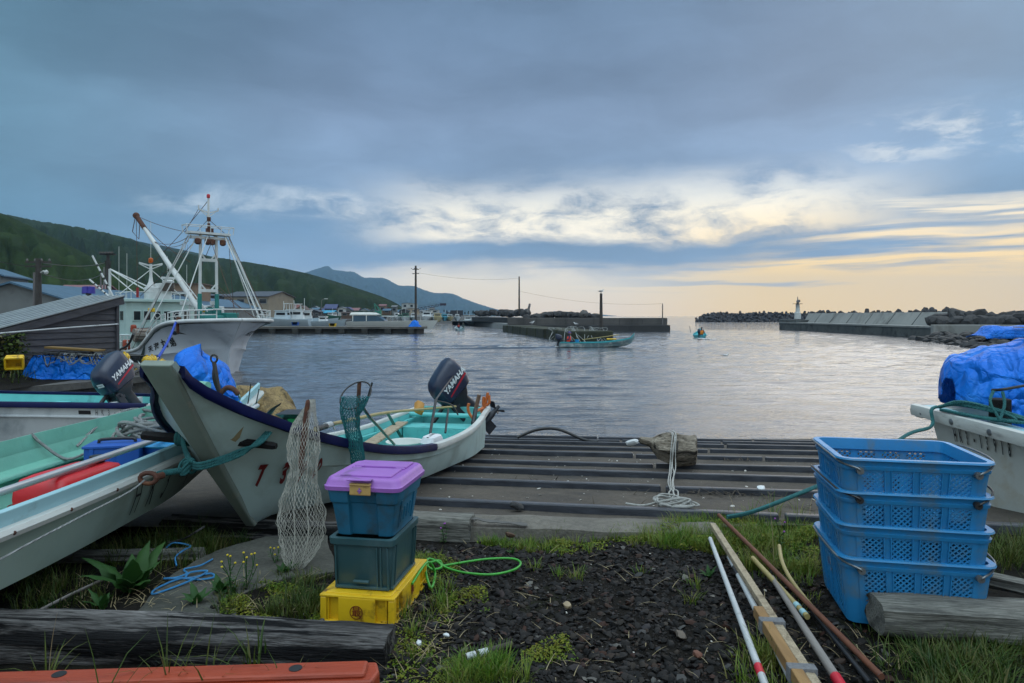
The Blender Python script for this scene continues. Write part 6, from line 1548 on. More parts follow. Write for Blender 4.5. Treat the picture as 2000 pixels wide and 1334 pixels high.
green2 = hillmat('hill_woods', (.014, .032, .010, 1), (.005, .013, .007, 1), (.036, .060, .016, 1), 2.0, .016)
green3 = hillmat('mountain_woods', (.02, .035, .02, 1), (.015, .027, .018, 1), (.03, .045, .022, 1), 4, .002)
hill('hill', [(-900, 250), (-400, 330), (-120, 385), (0, 416), (50, 437), (100, 462), (160, 492), (215, 522), (270, 552), (330, 580), (390, 604), (430, 617)], lambda p: 165, lambda p: 330, green, 24, seed=2, jag=.12)
hill('rear_hill', [(-700, 330), (-200, 385), (0, 420), (40, 428), (120, 441), (200, 455), (258, 469), (300, 487), (400, 500), (480, 513), (560, 526), (620, 540), (700, 564), (750, 581), (780, 596), (800, 612)], lambda p: 300, lambda p: 900-320*sm(500, 800, p), green2, 34, seed=5, nu=320, jag=.35)
hill('far_ridge', [(150, 470), (262, 470), (300, 477), (340, 484), (400, 497), (460, 515), (520, 545)], lambda p: 1250, lambda p: 1600, green2, 20, seed=8, nu=90, nv=24)
hill('mountain', [(380, 590), (480, 560), (560, 542), (600, 531), (625, 523), (640, 519.5), (652, 527), (672, 529.5), (690, 531), (712, 542), (748, 543), (768, 552), (782, 558), (800, 558), (850, 572), (880, 573), (905, 583), (930, 592), (955, 600), (980, 607), (1010, 615), (1030, 617.2)], lambda p: 4300, lambda p: 6000, green3, 30, seed=11, nu=300, nv=50, base=-3, jag=7)
hill('headland', [(1050, 617), (1075, 614.5), (1120, 613.4), (1160, 613.3), (1185, 615.2), (1205, 617)], lambda p: 7000, lambda p: 7300, green3, 8, seed=3, nu=40, nv=12, base=-3)

roofs = {k: mat(k+'_roof', c, tuple(x*.75 for x in c[:3])+(1,), .55, .8, dirt=(.03, .03, .03, 1), dscale=.6, dlo=.58, dhi=.8) for k, c in
         dict(blue=(.05, .115, .18, 1), slate=(.05, .06, .08, 1), pink=(.20, .085, .095, 1), red=(.16, .04, .03, 1), cyan=(.02, .26, .42, 1), brown=(.08, .05, .04, 1), grey=(.12, .13, .14, 1), navy=(.03, .045, .14, 1)).items()}
walls = {k: mat(k+'_wall', c, tuple(x*.8 for x in c[:3])+(1,), .8, .9, dirt=(.05, .045, .04, 1), dscale=.5, dlo=.56, dhi=.8) for k, c in
         dict(beige=(.26, .22, .165, 1), grey=(.15, .16, .16, 1), white=(.42, .43, .42, 1), dark=(.045, .042, .045, 1), tan=(.22, .15, .10, 1), cream=(.40, .33, .24, 1), brown=(.10, .06, .04, 1)).items()}
framem = mat('window_frame', (.25, .25, .25, 1), None, .6, 4)
def house(name, label, c, w_, d, h, rh, rz_, wm, rm, nwin=2, gable='x', group=None, over=.3, door=True, cat='house', storeys=1, winmat=None, wz=None):
    """gable='x': ridge along local x. Local -y is the front."""
    t = thing(name, label, cat, c, rz_, group=group)
    m = MB()
    if gable == 'x':
        m.add([(-w_/2, -d/2, -.6), (w_/2, -d/2, -.6), (w_/2, d/2, -.6), (-w_/2, d/2, -.6), (-w_/2, -d/2, h), (w_/2, -d/2, h), (w_/2, d/2, h), (-w_/2, d/2, h), (-w_/2, 0, h+rh), (w_/2, 0, h+rh)],
              [(0, 1, 5, 4), (2, 3, 7, 6), (1, 2, 6, 9, 5), (3, 0, 4, 8, 7)])
    else:
        m.add([(-w_/2, -d/2, -.6), (w_/2, -d/2, -.6), (w_/2, d/2, -.6), (-w_/2, d/2, -.6), (-w_/2, -d/2, h), (w_/2, -d/2, h), (w_/2, d/2, h), (-w_/2, d/2, h), (0, -d/2, h+rh), (0, d/2, h+rh)],
              [(0, 1, 5, 8, 4), (2, 3, 7, 9, 6), (1, 2, 6, 5), (3, 0, 4, 7)])
    m.build('wall', walls[wm], t)
    m = MB(); k = over; T = .12
    a = (d if gable == 'x' else w_)/2; e = rh*k/a if a else 0
    prof = [(-a-k, h-e), (0, h+rh), (a+k, h-e), (a+k, h-e+T), (0, h+rh+T*1.3), (-a-k, h-e+T)]
    l = (w_ if gable == 'x' else d)/2+k
    rows = [[(s*l, p, z) if gable == 'x' else (p, s*l, z) for p, z in prof] for s in (-1, 1)]
    m.loft(rows); m.build('roof', roofs[rm], t)
    for st_i in range(storeys):
        for i in range(nwin):
            x = -w_/2+w_*(i+.5)/nwin; z = (wz if wz else h/storeys*(st_i+.58))
            m = MB(); m.box((x, -d/2-.01, z), (min(1.5, w_/nwin*.6)+.16, .10, h/storeys*.36+.16)); f = m.build('window', framem, t)
            m = MB(); m.box((x, -d/2-.05, z), (min(1.5, w_/nwin*.6), .06, h/storeys*.36)); m.build('pane', winmat or glassd, f)
    return t
# big net warehouse on the left, gable towards the water, long blue roof
wa, wb_ = V(-39.2, 53.5, 0), V(-10, 73, 0).normalized()
hz = math.atan2(wb_.y, wb_.x)
house('warehouse', 'long grey warehouse with a blue metal roof behind the shed and trawler', V(wa.x, wa.y, -.1)+wb_*35, 70, 7.6, 2.9, 1.25, hz, 'grey', 'blue', 0, 'x', over=.35, cat='warehouse')
house('house', 'small building with a blue tin roof at the far left edge', P(-22, 612, 60), 4, 6, 3.2, .7, .3, 'grey', 'blue', 1, 'y')
house('house', 'low house with a faded pink roof under the hill above the warehouse', V(*P(172, 618, 88)), 5.2, 6, 2.9, 1.0, .1, 'tan', 'pink', 2, 'x')
house('storehouse', 'brown block shaped storehouse behind the trawler wheelhouse', P(365, 617, 95), 4.4, 6, 4.3, .05, .1, 'tan', 'brown', 1, 'x', cat='storehouse')
house('warehouse', 'two storey beige warehouse with a slate grey upper roof right of the trawler', P(508, 622, 125), 8.6, 9, 3.9, .9, -.18, 'beige', 'slate', 4, 'x', storeys=2, cat='warehouse')
house('warehouse', 'dark slate hall behind the beige warehouse', P(470, 619, 150), 17, 8, 4.5, .4, -.1, 'dark', 'slate', 0, 'x', cat='warehouse')
vil = [  # px, base y, Y, width px, height px, roof px, wall, roof colour, label
 (563, 618, 190, 12, 18, 3, 'grey', 'grey', 'narrow grey house touching the right end of the beige warehouse'),
 (577, 616, 215, 18, 15, 6, 'brown', 'red', 'house with a rusty red roof above the moored boats'),
 (592, 618, 200, 20, 13, 7, 'cream', 'brown', 'cream gabled house beside the street lamp'),
 (608, 619, 205, 15, 10, 5, 'white', 'grey', 'small pale house just right of the street lamp'),
 (618, 622, 190, 20, 13, 3, 'dark', 'slate', 'dark boarded shed right of the street lamp'),
 (642, 622, 200, 26, 11, 4, 'dark', 'cyan', 'dark shed with a bright cyan roof at the head of the beach'),
 (648, 613, 240, 22, 11, 7, 'dark', 'navy', 'tall house with a navy blue roof behind the cyan roofed shed'),
 (668, 614, 235, 13, 12, 2, 'white', 'grey', 'white two storey house right of the cyan roofed shed'),
 (681, 613, 245, 14, 8, 4, 'grey', 'navy', 'grey house with a low navy roof behind the beach'),
 (695, 613, 250, 16, 7, 4, 'brown', 'pink', 'brown house with a pinkish roof in the middle of the village'),
 (712, 613, 250, 18, 6, 4, 'white', 'blue', 'white house with a wide blue roof near the green crane'),
 (731, 614, 245, 16, 6, 5, 'grey', 'blue', 'grey house with a blue roof left of the green crane'),
 (682, 619, 228, 26, 8, 1, 'brown', 'brown', 'long brown net store at the top of the beach'),
 (725, 619, 226, 18, 7, 1, 'cream', 'pink', 'low cream shed with pale doors behind the motor yacht'),
 (748, 611, 270, 12, 14, 2, 'tan', 'pink', 'tall pinkish block house right of the green crane'),
 (771, 612, 275, 9, 13, 2, 'grey', 'grey', 'narrow grey block house below the end of the green hill'),
 (790, 613, 280, 18, 6, 3, 'dark', 'slate', 'dark low house at the foot of the hill end'),
 (800, 604, 420, 26, 11, 1, 'white', 'grey', 'large white hotel block just past the hill end'),
 (806, 612, 300, 22, 8, 2, 'cream', 'grey', 'cream building below the white hotel block'),
 (822, 613, 310, 18, 5, 2, 'white', 'grey', 'low white house under the crane boom'),
 (845, 612, 330, 24, 6, 1, 'white', 'slate', 'pale flat roofed hall right of the crane boom pole'),
 (843, 610, 345, 12, 8, 1, 'white', 'pink', 'white block behind the pale flat roofed hall'),
]
for px, py, Y, wp, hp, rp, wm, rm, lb in vil:
    k = Y/F; c = P(px, py, Y)
    house('house', lb, c, wp*k, wp*k*.8, hp*k, rp*k, R.uniform(-.25, .25), wm, rm, 2 if wp > 14 else 1, R.choice('xxy'), group=None)


for k in range(26):
    q = random.Random(k+400); px = q.uniform(556, 800); Y = q.uniform(262, 330); kk = Y/F; wp = q.uniform(8, 17); hp = q.uniform(4, 9)
    house('house', 'small village house in the close rows below the hill, behind the beach', P(px, 616.5-q.uniform(2, 6), Y), wp*kk, wp*kk*.8, hp*kk, q.uniform(2, 4)*kk, q.uniform(-.3, .3), q.choice(['grey', 'white', 'cream', 'tan', 'dark', 'brown']), q.choice(['slate', 'red', 'navy', 'brown', 'grey', 'blue', 'pink']), q.choice((1, 2)), q.choice('xy'), group='houses crowded below the hill')

# ---------- poles, wires, lamps ----------
polem = mat('tarred_pole', (.03, .026, .024, 1), (.055, .048, .044, 1), .85, 3)
conpole = mat('concrete_pole', (.16, .15, .15, 1), (.11, .10, .10, 1), .8, 3)
def upole(label, px, ytop, ybase, Y, r=.14, arms=True, m_=None, lean=0, name='utility_pole', cat='utility pole'):
    b, tpp = P(px, ybase, Y), P(px+lean, ytop, Y)
    t = thing(name, label, cat, b)
    MB().tube([b, tpp], [r, r*.7], 8).build('shaft', m_ or polem, t, world=True, smooth=60)
    if arms:
        for k in (.06, .13):
            c = tpp+(b-tpp)*k; MB().box(c, (1.5 if Y < 80 else 1.0, .1, .1)).build('crossarm', m_ or polem, t, world=True)
        m = MB()
        for dx in (-.65, -.2, .2, .65): m.lathe([(.04, 0), (.07, .06), (.03, .16)], 6, M4(tpp+(b-tpp)*.06+V(dx, 0, .05)))
        m.build('insulators', conpole, t, world=True)
    return t, tpp
p1, t1 = upole('brown wooden utility pole with a small lamp in front of the grey warehouse gable', 75, 505, 622, 40, .2)
m = MB(); c = P(78, 533, 40); m.tube([c, c+V(.3, -.1, .12)], .04, 6); m.lathe([(.06, 0), (.14, .1), (.10, .2)], 8, M4(c+V(.32, -.1, .08), (0, 1.9, 0))); m.build('lamp', trimw, p1, world=True)
upole('grey steel pole close beside the brown wooden pole', 67, 532, 620, 41, .09, False, conpole)
p2, t2 = upole('lattice topped lighting mast above the left end of the trawler', 211, 495, 565, 70, .2, False)
m = MB(); c = P(211, 497, 70)
m.box(c, (1.4, .5, .12)); 
for dx in (-.6, -.3, 0, .3, .6): m.lathe([(.1, 0), (.16, .2)], 8, M4(c+V(dx, -.2, .05), (.9, 0, 0)))
for a, b in (((-8, 12), (4, 60)), ((8, 12), (-2, 60)), ((-8, 30), (6, 40)), ((-6, 12), (-6, 60))): m.tube([P(211+a[0]*.7, 497+a[1], 70), P(211+b[0]*.7, 497+b[1], 70)], .05, 5)
m.build('lamp_cluster', polem, p2, world=True)
for i, (px, ya) in enumerate(((197, 535), (203, 522))): upole(['short thin pole left of its taller twin by the lighting mast', 'taller thin pole right of its twin by the lighting mast'][i], px, ya, 565, 66, .09, False, conpole)
p3, t3 = upole('tall dark utility pole at the end of the left pier', 812, 519, 638, 103, .2, True, polem)
p4, t4 = upole('tall slim pole on the middle breakwater', 1014, 540, 613, 122, .16, False, polem)
upole('leaning bollard post on the middle breakwater', 1031, 593, 610, 121, .25, False, conpole, lean=4, name='post', cat='post')
p5, t5 = upole('thick dark mooring pile with a bird on top, beside the mossy blocks', 1174, 573, 646, 74, .2, False, polem, name='mooring_pile', cat='pile')
p6, t6 = upole('short post at the right end of the middle breakwater', 1294, 593, 634, 118.5, .12, False, conpole, name='post', cat='post')
def wire(name, label, a, b, sag, r=.02):
    MB().tube([a*(1-u)+b*u-V(0, 0, sag*4*u*(1-u)) for u in np.linspace(0, 1, 18)], r, 4).build(name, black, label=label, cat='wire')
wire('power_line', 'thin sagging wire between the two tall poles', t3-V(0, 0, 1), t4-V(0, 0, .3), .6, .018)
wire('power_line', 'thin sagging wire from the breakwater pole to the short end post', t4-V(0, 0, 2.6), t6, .9, .018)
wire('power_line', 'upper dark wire from the brown pole to the lighting mast', t1-V(0, 0, .2), P(205, 513, 70), .3, .035)
wire('power_line', 'lower dark wire from the brown pole towards the thin poles', t1-V(0, 0, .8), P(197, 537, 66), .5, .03)
wire('power_line', 'dark wire running left out of the picture from the brown pole', t1-V(0, 0, .5), P(-120, 468, 36), .3, .03)
for px, yt, yb, Y, lb in ((632, 584, 622, 150, 'grey street lamp with an arched arm above the moored boats'), (534, 576, 620, 130, 'street lamp reaching over the beige warehouse roof')):
    k = Y/F; b = P(px-4, yb, Y); t = thing('street_lamp', lb, 'street lamp', b)
    top = P(px-4, yt+4, Y)
    MB().tube([b, top]+[P(px-4+x, yt+4-y, Y) for x, y in ((1, 2.4), (4, 4), (8, 4.4))], .07, 6).build('pole', conpole, t, world=True, smooth=60)
    MB().box(P(px+5, yt-.4, Y), (.7, .25, .14)).build('lamp_head', trimw, t, world=True)
for i, px in enumerate((262, 254)):
    m = MB(); Y = 1400; c = P(px, 462, Y)
# tiny radio masts on the ridge
for i, px in enumerate((266, 272, 276)):
    MB().tube([P(px*1.0+90, 492, 1500), P(px*1.0+90, [474, 470, 478][i], 1500)], .35, 4).build('radio_mast', conpole, label=['radio mast on the far ridge, left of three', 'radio mast on the far ridge, middle of three', 'radio mast on the far ridge, right of three'][i], cat='radio mast', group='radio masts on the ridge')

# ---------- left pier with yacht and moored boats ----------
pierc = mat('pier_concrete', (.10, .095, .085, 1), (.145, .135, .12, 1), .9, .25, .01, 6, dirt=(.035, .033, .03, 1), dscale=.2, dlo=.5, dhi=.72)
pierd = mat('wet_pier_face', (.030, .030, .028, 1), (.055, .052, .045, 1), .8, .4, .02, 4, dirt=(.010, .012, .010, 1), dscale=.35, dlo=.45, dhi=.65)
pier = thing('pier', 'low concrete pier crossing the left side of the harbour', 'pier', (-28, 104, WATER))
m = MB(); m.prism([(-46, 103.2), (-13.6, 101.5), (-13.2, 106.5), (-46, 109)], -.46, -.12); m.build('deck', pierc, pier, world=True, bevel=.04)
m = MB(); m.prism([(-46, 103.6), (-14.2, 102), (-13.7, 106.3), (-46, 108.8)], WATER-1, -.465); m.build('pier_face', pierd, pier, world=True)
m = MB()
for i in range(9):
    x = -43+i*3.5; m.box((x, 103.05-.0522*(x+46)*1.0, -.75), (.9, .5, .75))
m.build('fenders', pierd, pier, world=True, bevel=.08)
hb = P(810, 640, 102.8)
m = MB()
def hb_f(u, v):
    a = 2*pi*u; r_ = 1.0*(1-v)**.5*(1+.25*noise.noise(Vector((cos(a)*2, sin(a)*2, v*3)))); return hb+V(r_*cos(a), r_*.7*sin(a), 1.15*v+.0)
m.grid(hb_f, 24, 9); m.build('tarp_heap', tarp, smooth=70, label='small heap under blue tarpaulin at the end of the left pier', cat='tarpaulin heap')
yel2 = yell
for px, py, c_, nm, lb in ((577, 634.5, bluep, 'fish_tub', 'blue fish tub on the left pier'), (650, 637, yell, 'fish_tub', 'yellow fish tub on the left pier')):
    m = MB(); m.loft([[(x, y, z) for x, y, _ in rrect(w_, .7, .1, 3)] for w_, z in ((.9, 0), (1.1, .5), (1.0, .5), (.85, .1))], M=M4(P(px, py+1, 104.5)-V(0, 0, .0))); m.build(nm, c_, label=lb, cat='tub')

def cboat(label, c, L_, B, Hh, rz_, hullc, cabc, cab=(.1, .35, .5, .55), group=None, mast=1.6, name='fishing_boat', extra=None, z0=-.25):
    """small moored or beached boat: x forward"""
    t = thing(name, label, 'boat', c, rz_, group=group)
    rows = []
    for i in range(13):
        x = -L_/2+L_*i/12; f = i/12; b = B/2*(.86+.14*sin(pi*min(1, f*1.2)))*(1-max(0, (f-.55)/.45)**2.2); s_ = Hh*(.78+.35*max(0, f-.35)**1.6*2)
        b = max(b, .03)
        rows.append([(x+.25*f*f, b, s_), (x, b*.86, s_*.45), (x-.05*L_*f*f, b*.35+.01, z0), (x-.05*L_*f*f, -b*.35-.01, z0), (x, -b*.86, s_*.45), (x+.25*f*f, -b, s_)])
    m = MB(); m.loft(rows, closed=False, caps=False); m.add([rows[0][k] for k in range(6)], [tuple(range(6))])
    m.add([(r[0][0], r[0][1]*.97, r[0][2]-.12) for r in rows]+[(r[5][0], r[5][1]*.97, r[5][2]-.12) for r in reversed(rows)], [tuple(range(26))])
    m.build('hull', hullc, t, smooth=35)
    if cab:
        x0, l_, w_, h = cab; m = MB(); m.box((-L_/2+L_*x0+L_*l_/2, 0, Hh*.7+h), (L_*l_, B*w_, h*2), tx=.86, ty=.88); m.box((-L_/2+L_*x0+L_*l_/2, 0, Hh*.7+h*2+.05), (L_*l_*1.0, B*w_*1.02, .1)); cb_ = m.build('cabin', cabc, t)
        m = MB()
        xm = -L_/2+L_*x0+L_*l_/2
        for s in (-1, 1): m.box((xm, s*B*w_*.475, Hh*.7+h*1.35), (L_*l_*.66, .04, h*.5))
        m.box((xm+L_*l_*.465, 0, Hh*.7+h*1.35), (.05, B*w_*.7, h*.5)); m.box((xm-L_*l_*.465, 0, Hh*.7+h*1.35), (.05, B*w_*.6, h*.5)); m.build('cabin_windows', glassd, cb_)
        if mast: MB().tube([(xm-.2, 0, Hh*.7+h*2), (xm-.2, 0, Hh*.7+h*2+mast)], .05, 5).build('mast', trimw, t)
    if extra: extra(t)
    return t
lbw = mat('pale_blue_white_hull', (.48, .56, .60, 1), (.40, .47, .52, 1), .5, .6)
def tower(t):
    m = MB()
    for x, y in ((-.8, -.6), (-.8, .6), (.4, -.6), (.4, .6)): m.tube([(x, y, 1.6), (x*.6-.1, y*.6, 3.6)], .05, 5)
    m.box((-.2, 0, 3.6), (1.2, 1.0, .1)); m.build('gantry', trimw, t)
cboat('pale blue white fishing boat nearest the trawler bow, behind the left pier', P(560, 640, 112)+V(0, 0, .35), 8, 2.6, 1.3, rad(175), lbw, lbw, (.45, .28, .6, .75), extra=tower)
cboat('white fishing boat with a tall cabin and blue canopy rail, middle of the moored boats', P(585, 640, 114)+V(0, 0, .35), 8.5, 2.7, 1.3, rad(8), lbw, white2, (.25, .34, .6, .85), extra=tower)
cboat('white boat with a small grey cabin, rightmost of those moored behind the pier', P(612, 640, 118)+V(0, 0, .35), 8, 2.6, 1.2, rad(12), lbw, white2, (.2, .28, .6, .85), mast=2.2)
cboat('low open white boat with an orange cover, behind the blue fish tub', P(638, 639, 113)+V(0, 0, .3), 6, 2.2, .9, rad(4), lbw, white2, (.3, .22, .7, .4), mast=0)
# motor yacht
yt = thing('motor_yacht', 'white motor yacht with a long low bow and dark blue windows behind the pier', 'yacht', P(745, 641, 112)+V(0, 0, .1))
rows = []
for i in range(15):
    f = i/14; x = -5.4+14.2*f; b = 1.7*(1-max(0, (f-.45)/.55)**2.3)+.03; s_ = .98+.22*f
    rows.append([(x+.5*f, b, s_), (x, b*.88, .5), (x-.6*f*f, b*.5, -.3), (x-.6*f*f, -b*.5, -.3), (x, -b*.88, .5), (x+.5*f, -b, s_)])
ywh = mat('yacht_white', (.66, .66, .62, 1), (.58, .58, .55, 1), .35, .8)
m = MB(); m.loft(rows, closed=False, caps=False); m.add([rows[0][k] for k in range(6)], [tuple(range(6))]); m.add([(r[0][0], r[0][1], r[0][2]-.02) for r in rows]+[(r[5][0], r[5][1], r[5][2]-.02) for r in reversed(rows)], [tuple(range(30))]); m.build('hull', ywh, yt, smooth=35)
m = MB(); m.loft([[(x, y, z) for x, y in ((x0, -w_), (x1, -w_), (x1+.3, 0), (x1, w_), (x0, w_))] for x0, x1, w_, z in ((-4.6, .9, 1.35, 1.0), (-4.6, .5, 1.3, 1.35), (-4.5, -.6, 1.2, 2.0))]); m.build('cabin', mat('yacht_blue_glass', (.012, .05, .085, 1), (.015, .04, .065, 1), .12, 2), yt)
m = MB(); m.loft([[(x, y, z) for x, y in ((x0, -w_), (x1, -w_), (x1+.2, 0), (x1, w_), (x0, w_))] for x0, x1, w_, z in ((-4.9, -.5, 1.3, 2.0), (-4.9, -.3, 1.35, 2.15), (-4.7, -1.2, 1.2, 2.45), (-4.2, -1.6, .9, 2.52))]); m.build('hardtop', ywh, yt, smooth=40)
m = MB(); m.box((-2.9, 0, 2.66), (3.4, 1.6, .16)); m.build('canopy', mat('dark_green_canvas', (.015, .05, .04, 1), None, .8, 3), yt)
for x in (-4.4, -2.2): 
    MB().box((x, -1.28, 1.5), (.12, .12, 1.0)).build('pillar', ywh, yt)
m = MB(); m.tube([(x, y, 1.0+.022*x+.75) for x, y in ((1.2, -1.3), (4, -1.15), (6.5, -.7), (8.6, 0))], .025, 5)
for x, y in ((1.2, -1.3), (4, -1.15), (6.5, -.7), (8.6, 0)): m.tube([(x, y, 1.0), (x, y, 1.75+.022*x)], .02, 5)
m.build('bow_rail', trimw, yt)
# boats drawn up on the beach
bgrp = 'boats drawn up on the far beach'
ywel = mat('pale_yellow_hull', (.42, .36, .20, 1), (.35, .30, .17, 1), .5, .8); cyan = mat('cyan_hull', (.10, .36, .46, 1), (.08, .28, .38, 1), .5, .8); grn = mat('green_hull', (.02, .12, .075, 1), (.02, .09, .06, 1), .5, .8)
for px, py, Y, L_, B, Hh, rz_, hc, cc, cab, lb in (
 (596+0, 625, 195, 6, 2.2, 1.0, -1.2, white2, white2, (.2, .3, .6, .5), 'small white boat propped at the top of the beach right of the dark boarded shed'),
 (769, 626, 225, 6, 2.2, 1.0, -1.5, white2, white2, (.2, .3, .6, .3), 'little white boat beached right of the white truck'),
 (782, 627, 222, 6.5, 2.6, 1.3, -1.7, white2, grn, (.15, .4, .7, .5), 'white beached boat with a green striped cabin, left of the pole'),
 (792, 628, 218, 7, 2.8, 1.3, -1.5, white2, grn, (.15, .5, .75, .8), 'beached boat with a tall dark green cover, just left of the pole'),
 (807, 627, 222, 6.5, 2.4, 1.2, -1.4, lbw, white2, (.2, .4, .6, .8), 'white beached boat partly behind the tall dark pole'),
 (834, 628, 220, 7.5, 3.4, 1.6, -1.6, white2, white2, (.1, .5, .85, 1.0), 'largest white cabin boat on the beach, right of the pole'),
 (845, 626, 224, 6, 2.2, 1.2, -1.2, lbw, white2, (.2, .4, .7, .6), 'white boat tucked behind the right side of the largest cabin boat'),
 (855, 628, 219, 6.5, 2.9, 1.5, -1.55, ywel, ywel, (.2, .45, .8, .7), 'pale yellow boat on the beach'),
 (869, 626, 224, 6, 2.7, 1.1, -1.6, cyan, cyan, (.2, .4, .8, .6), 'cyan boat on the beach'),
 (878, 626, 224, 6, 2.5, 1.2, -1.3, ywel, lbw, (.2, .4, .7, .5), 'small boat with a pale green hull right of the cyan boat'),
 (893, 626, 226, 6, 2.3, 1.3, -1.5, lbw, white2, (.2, .4, .6, .5), 'rightmost pale boat on the beach, below a dark truck'),
 (649, 624, 198, 6, 2.4, 1.2, -1.9, grn, white2, (.3, .4, .7, .5), 'dark green and white boat in front of the cyan roofed shed'),
 (921, 633, 205, 7, 2.6, 1.3, -.6, lbw, white2, (.2, .4, .7, .6), 'white cabin boat lying at the far end of the pale quay')):
    cboat(lb, P(px, py, Y)+V(0, 0, .1), L_, B, Hh, rz_, hc, cc, cab, group=bgrp, mast=1.4)
# trucks, crane
def truck(label, px, py, Y, rz_, cabm, bedm, bed_h=.5):
    t = thing('truck', label, 'truck', P(px, py, Y), rz_)
    m = MB(); m.loft([[(x, y, z) for x, y in ((1.3, -.85), (x1, -.85), (x1, .85), (1.3, .85))] for x1, z in ((3.0, .45), (3.0, 1.15), (2.55, 1.95), (2.4, 2.0))]); cb_ = m.build('cab', cabm, t, bevel=.05)
    m = MB(); m.box((2.0, -.86, 1.5), (.8, .04, .5)); m.box((2.78, 0, 1.5), (.06, 1.4, .55), rot=(0, rad(-29), 0)); m.build('cab_windows', glassd, cb_)
    m = MB(); m.box((-.9, 0, .75), (4.2, 1.8, .12)); m.box((-.9, -.88, .8+bed_h/2), (4.2, .05, bed_h)); m.box((-.9, .88, .8+bed_h/2), (4.2, .05, bed_h)); m.box((-3, 0, .8+bed_h/2), (.05, 1.8, bed_h)); m.build('cargo_bed', bedm, t)
    for x in (-2.0, 2.2):
        for y in (-.75, .75): MB().tube([(x, y-.1, .35), (x, y+.1, .35)], .36, 12).build('wheel', black, t)
    return t
truck('white flatbed truck parked behind the motor yacht bow', 764, 622.5, 232, .0, white2, white2, .25)
truck('dark covered truck at the top right of the beach', 887, 620, 240, 3.4, mat('dark_truck_paint', (.02, .025, .035, 1), None, .5, 2), mat('dark_truck_bed', (.02, .022, .03, 1), None, .6, 2), 1.7)
truck('small white truck with pink boxes at the top of the beach', 705, 620, 234, 3.2, white2, walls['cream'], .9)
gc = thing('green_crane', 'small green tracked crane on the beach', 'crane', P(738, 622, 235))
ggreen = mat('crane_green', (.01, .17, .115, 1), (.01, .13, .09, 1), .5, 2)
m = MB(); m.box((0, 0, 1.7), (2.4, 1.8, 1.8)); m.build('cab', ggreen, gc, bevel=.08)
for y in (-.9, .9): MB().loft([[(x, y-.25, z), (x, y+.25, z)] for x, z in ((-1.6, .4), (-1.3, .0), (1.3, 0), (1.6, .4), (1.3, .8), (-1.3, .8), (-1.6, .4))], closed=False, caps=False).build('track', black, gc)
m = MB(); m.beam((-.7, 0, 2.4), (-1.2, 0, 5.1), .35, .3); m.beam((-1.2, 0, 5.1), (1.3, 0, 2.5), .25, .3); m.beam((-.2, 0, 3.9), (.8, 0, 2.4), .2, .2); m.build('boom', ggreen, gc)
cr = thing('lattice_crane', 'mobile crane with a long dark lattice boom low over the beach', 'crane', P(805, 614, 300))
m = MB(); a_, b_ = P(806, 606, 300), P(862, 595, 300); dk = mat('crane_dark_steel', (.035, .025, .05, 1), (.025, .02, .035, 1), .6, 2)
for oz in (-.55, .55):
    for oy in (-.5, .5): m.tube([a_+V(0, oy, oz*.7), a_*.7+b_*.3+V(0, oy, oz), b_+V(0, oy, oz*.6)], .09, 4)
for k in range(16):
    u, u2 = k/16, (k+1)/16; s = 1 if k % 2 else -1
    for oy in (-.5, .5): m.tube([a_*(1-u)+b_*u+V(0, oy, .5*s), a_*(1-u2)+b_*u2+V(0, oy, -.5*s)], .06, 4)
m.build('boom', dk, cr, world=True)
m = MB(); m.box(b_+V(.8, 0, .1), (2.6, 1, 1.0)); m.tube([b_+V(1.2, 0, 0), b_+V(1.2, 0, -2.3)], .05, 4); m.box(b_+V(1.2, 0, -2.7), (.5, .4, .9)); m.build('head_and_hook', dk, cr, world=True)
m = MB(); m.box(a_+V(-1.5, 0, -1), (5, 2.4, 2.0)); m.tube([a_+V(-3, 0, 1), b_+V(0, 0, .9)], .04, 4); m.build('body', dk, cr, world=True)

# ---------- middle breakwater ----------
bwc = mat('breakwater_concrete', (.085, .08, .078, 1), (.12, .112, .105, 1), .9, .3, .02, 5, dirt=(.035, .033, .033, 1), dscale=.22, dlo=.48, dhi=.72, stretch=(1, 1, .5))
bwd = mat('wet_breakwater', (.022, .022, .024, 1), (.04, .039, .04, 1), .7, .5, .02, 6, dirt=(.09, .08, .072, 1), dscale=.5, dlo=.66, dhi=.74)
bk2 = thing('breakwater', 'dark concrete breakwater with a parapet in the middle of the harbour mouth', 'breakwater', (13, 118, WATER))
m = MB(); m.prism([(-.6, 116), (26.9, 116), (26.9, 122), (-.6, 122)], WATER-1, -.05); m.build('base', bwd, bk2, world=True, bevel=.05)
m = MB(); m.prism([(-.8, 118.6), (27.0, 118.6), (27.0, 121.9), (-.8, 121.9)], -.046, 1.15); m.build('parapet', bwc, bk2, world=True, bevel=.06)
for x in (4.2, 9.3, 14.2, 18.7, 22.6):
    for bxx in ((x, 118.58, .55), (x+1, 115.98, -.6)): MB().box(bxx, (.08, .06, 1.12)).build('joint', black, bk2, world=True)
m = MB(); m.prism([(-18, 205), (-11.5, 205), (-.55, 138), (3, 138), (3, 150), (-8, 205)], WATER-1, -.1)
m.build('quay_block', mat('pale_quay_concrete', (.20, .205, .205, 1), (.26, .26, .25, 1), .85, .3, dirt=(.07, .068, .065, 1), dscale=.3, dlo=.55, dhi=.8), label='pale concrete quay running back left of the dark breakwater', cat='quay', bevel=.05)
m = MB(); m.prism([(-14, 218), (-14, 212), (-4, 170), (8, 124.5), (10, 130), (-2, 176), (-10, 220)], -.2, 1.15); m.build('sea_wall', bwd, label='long dark sea wall behind the pale quay', cat='sea wall', bevel=.05)
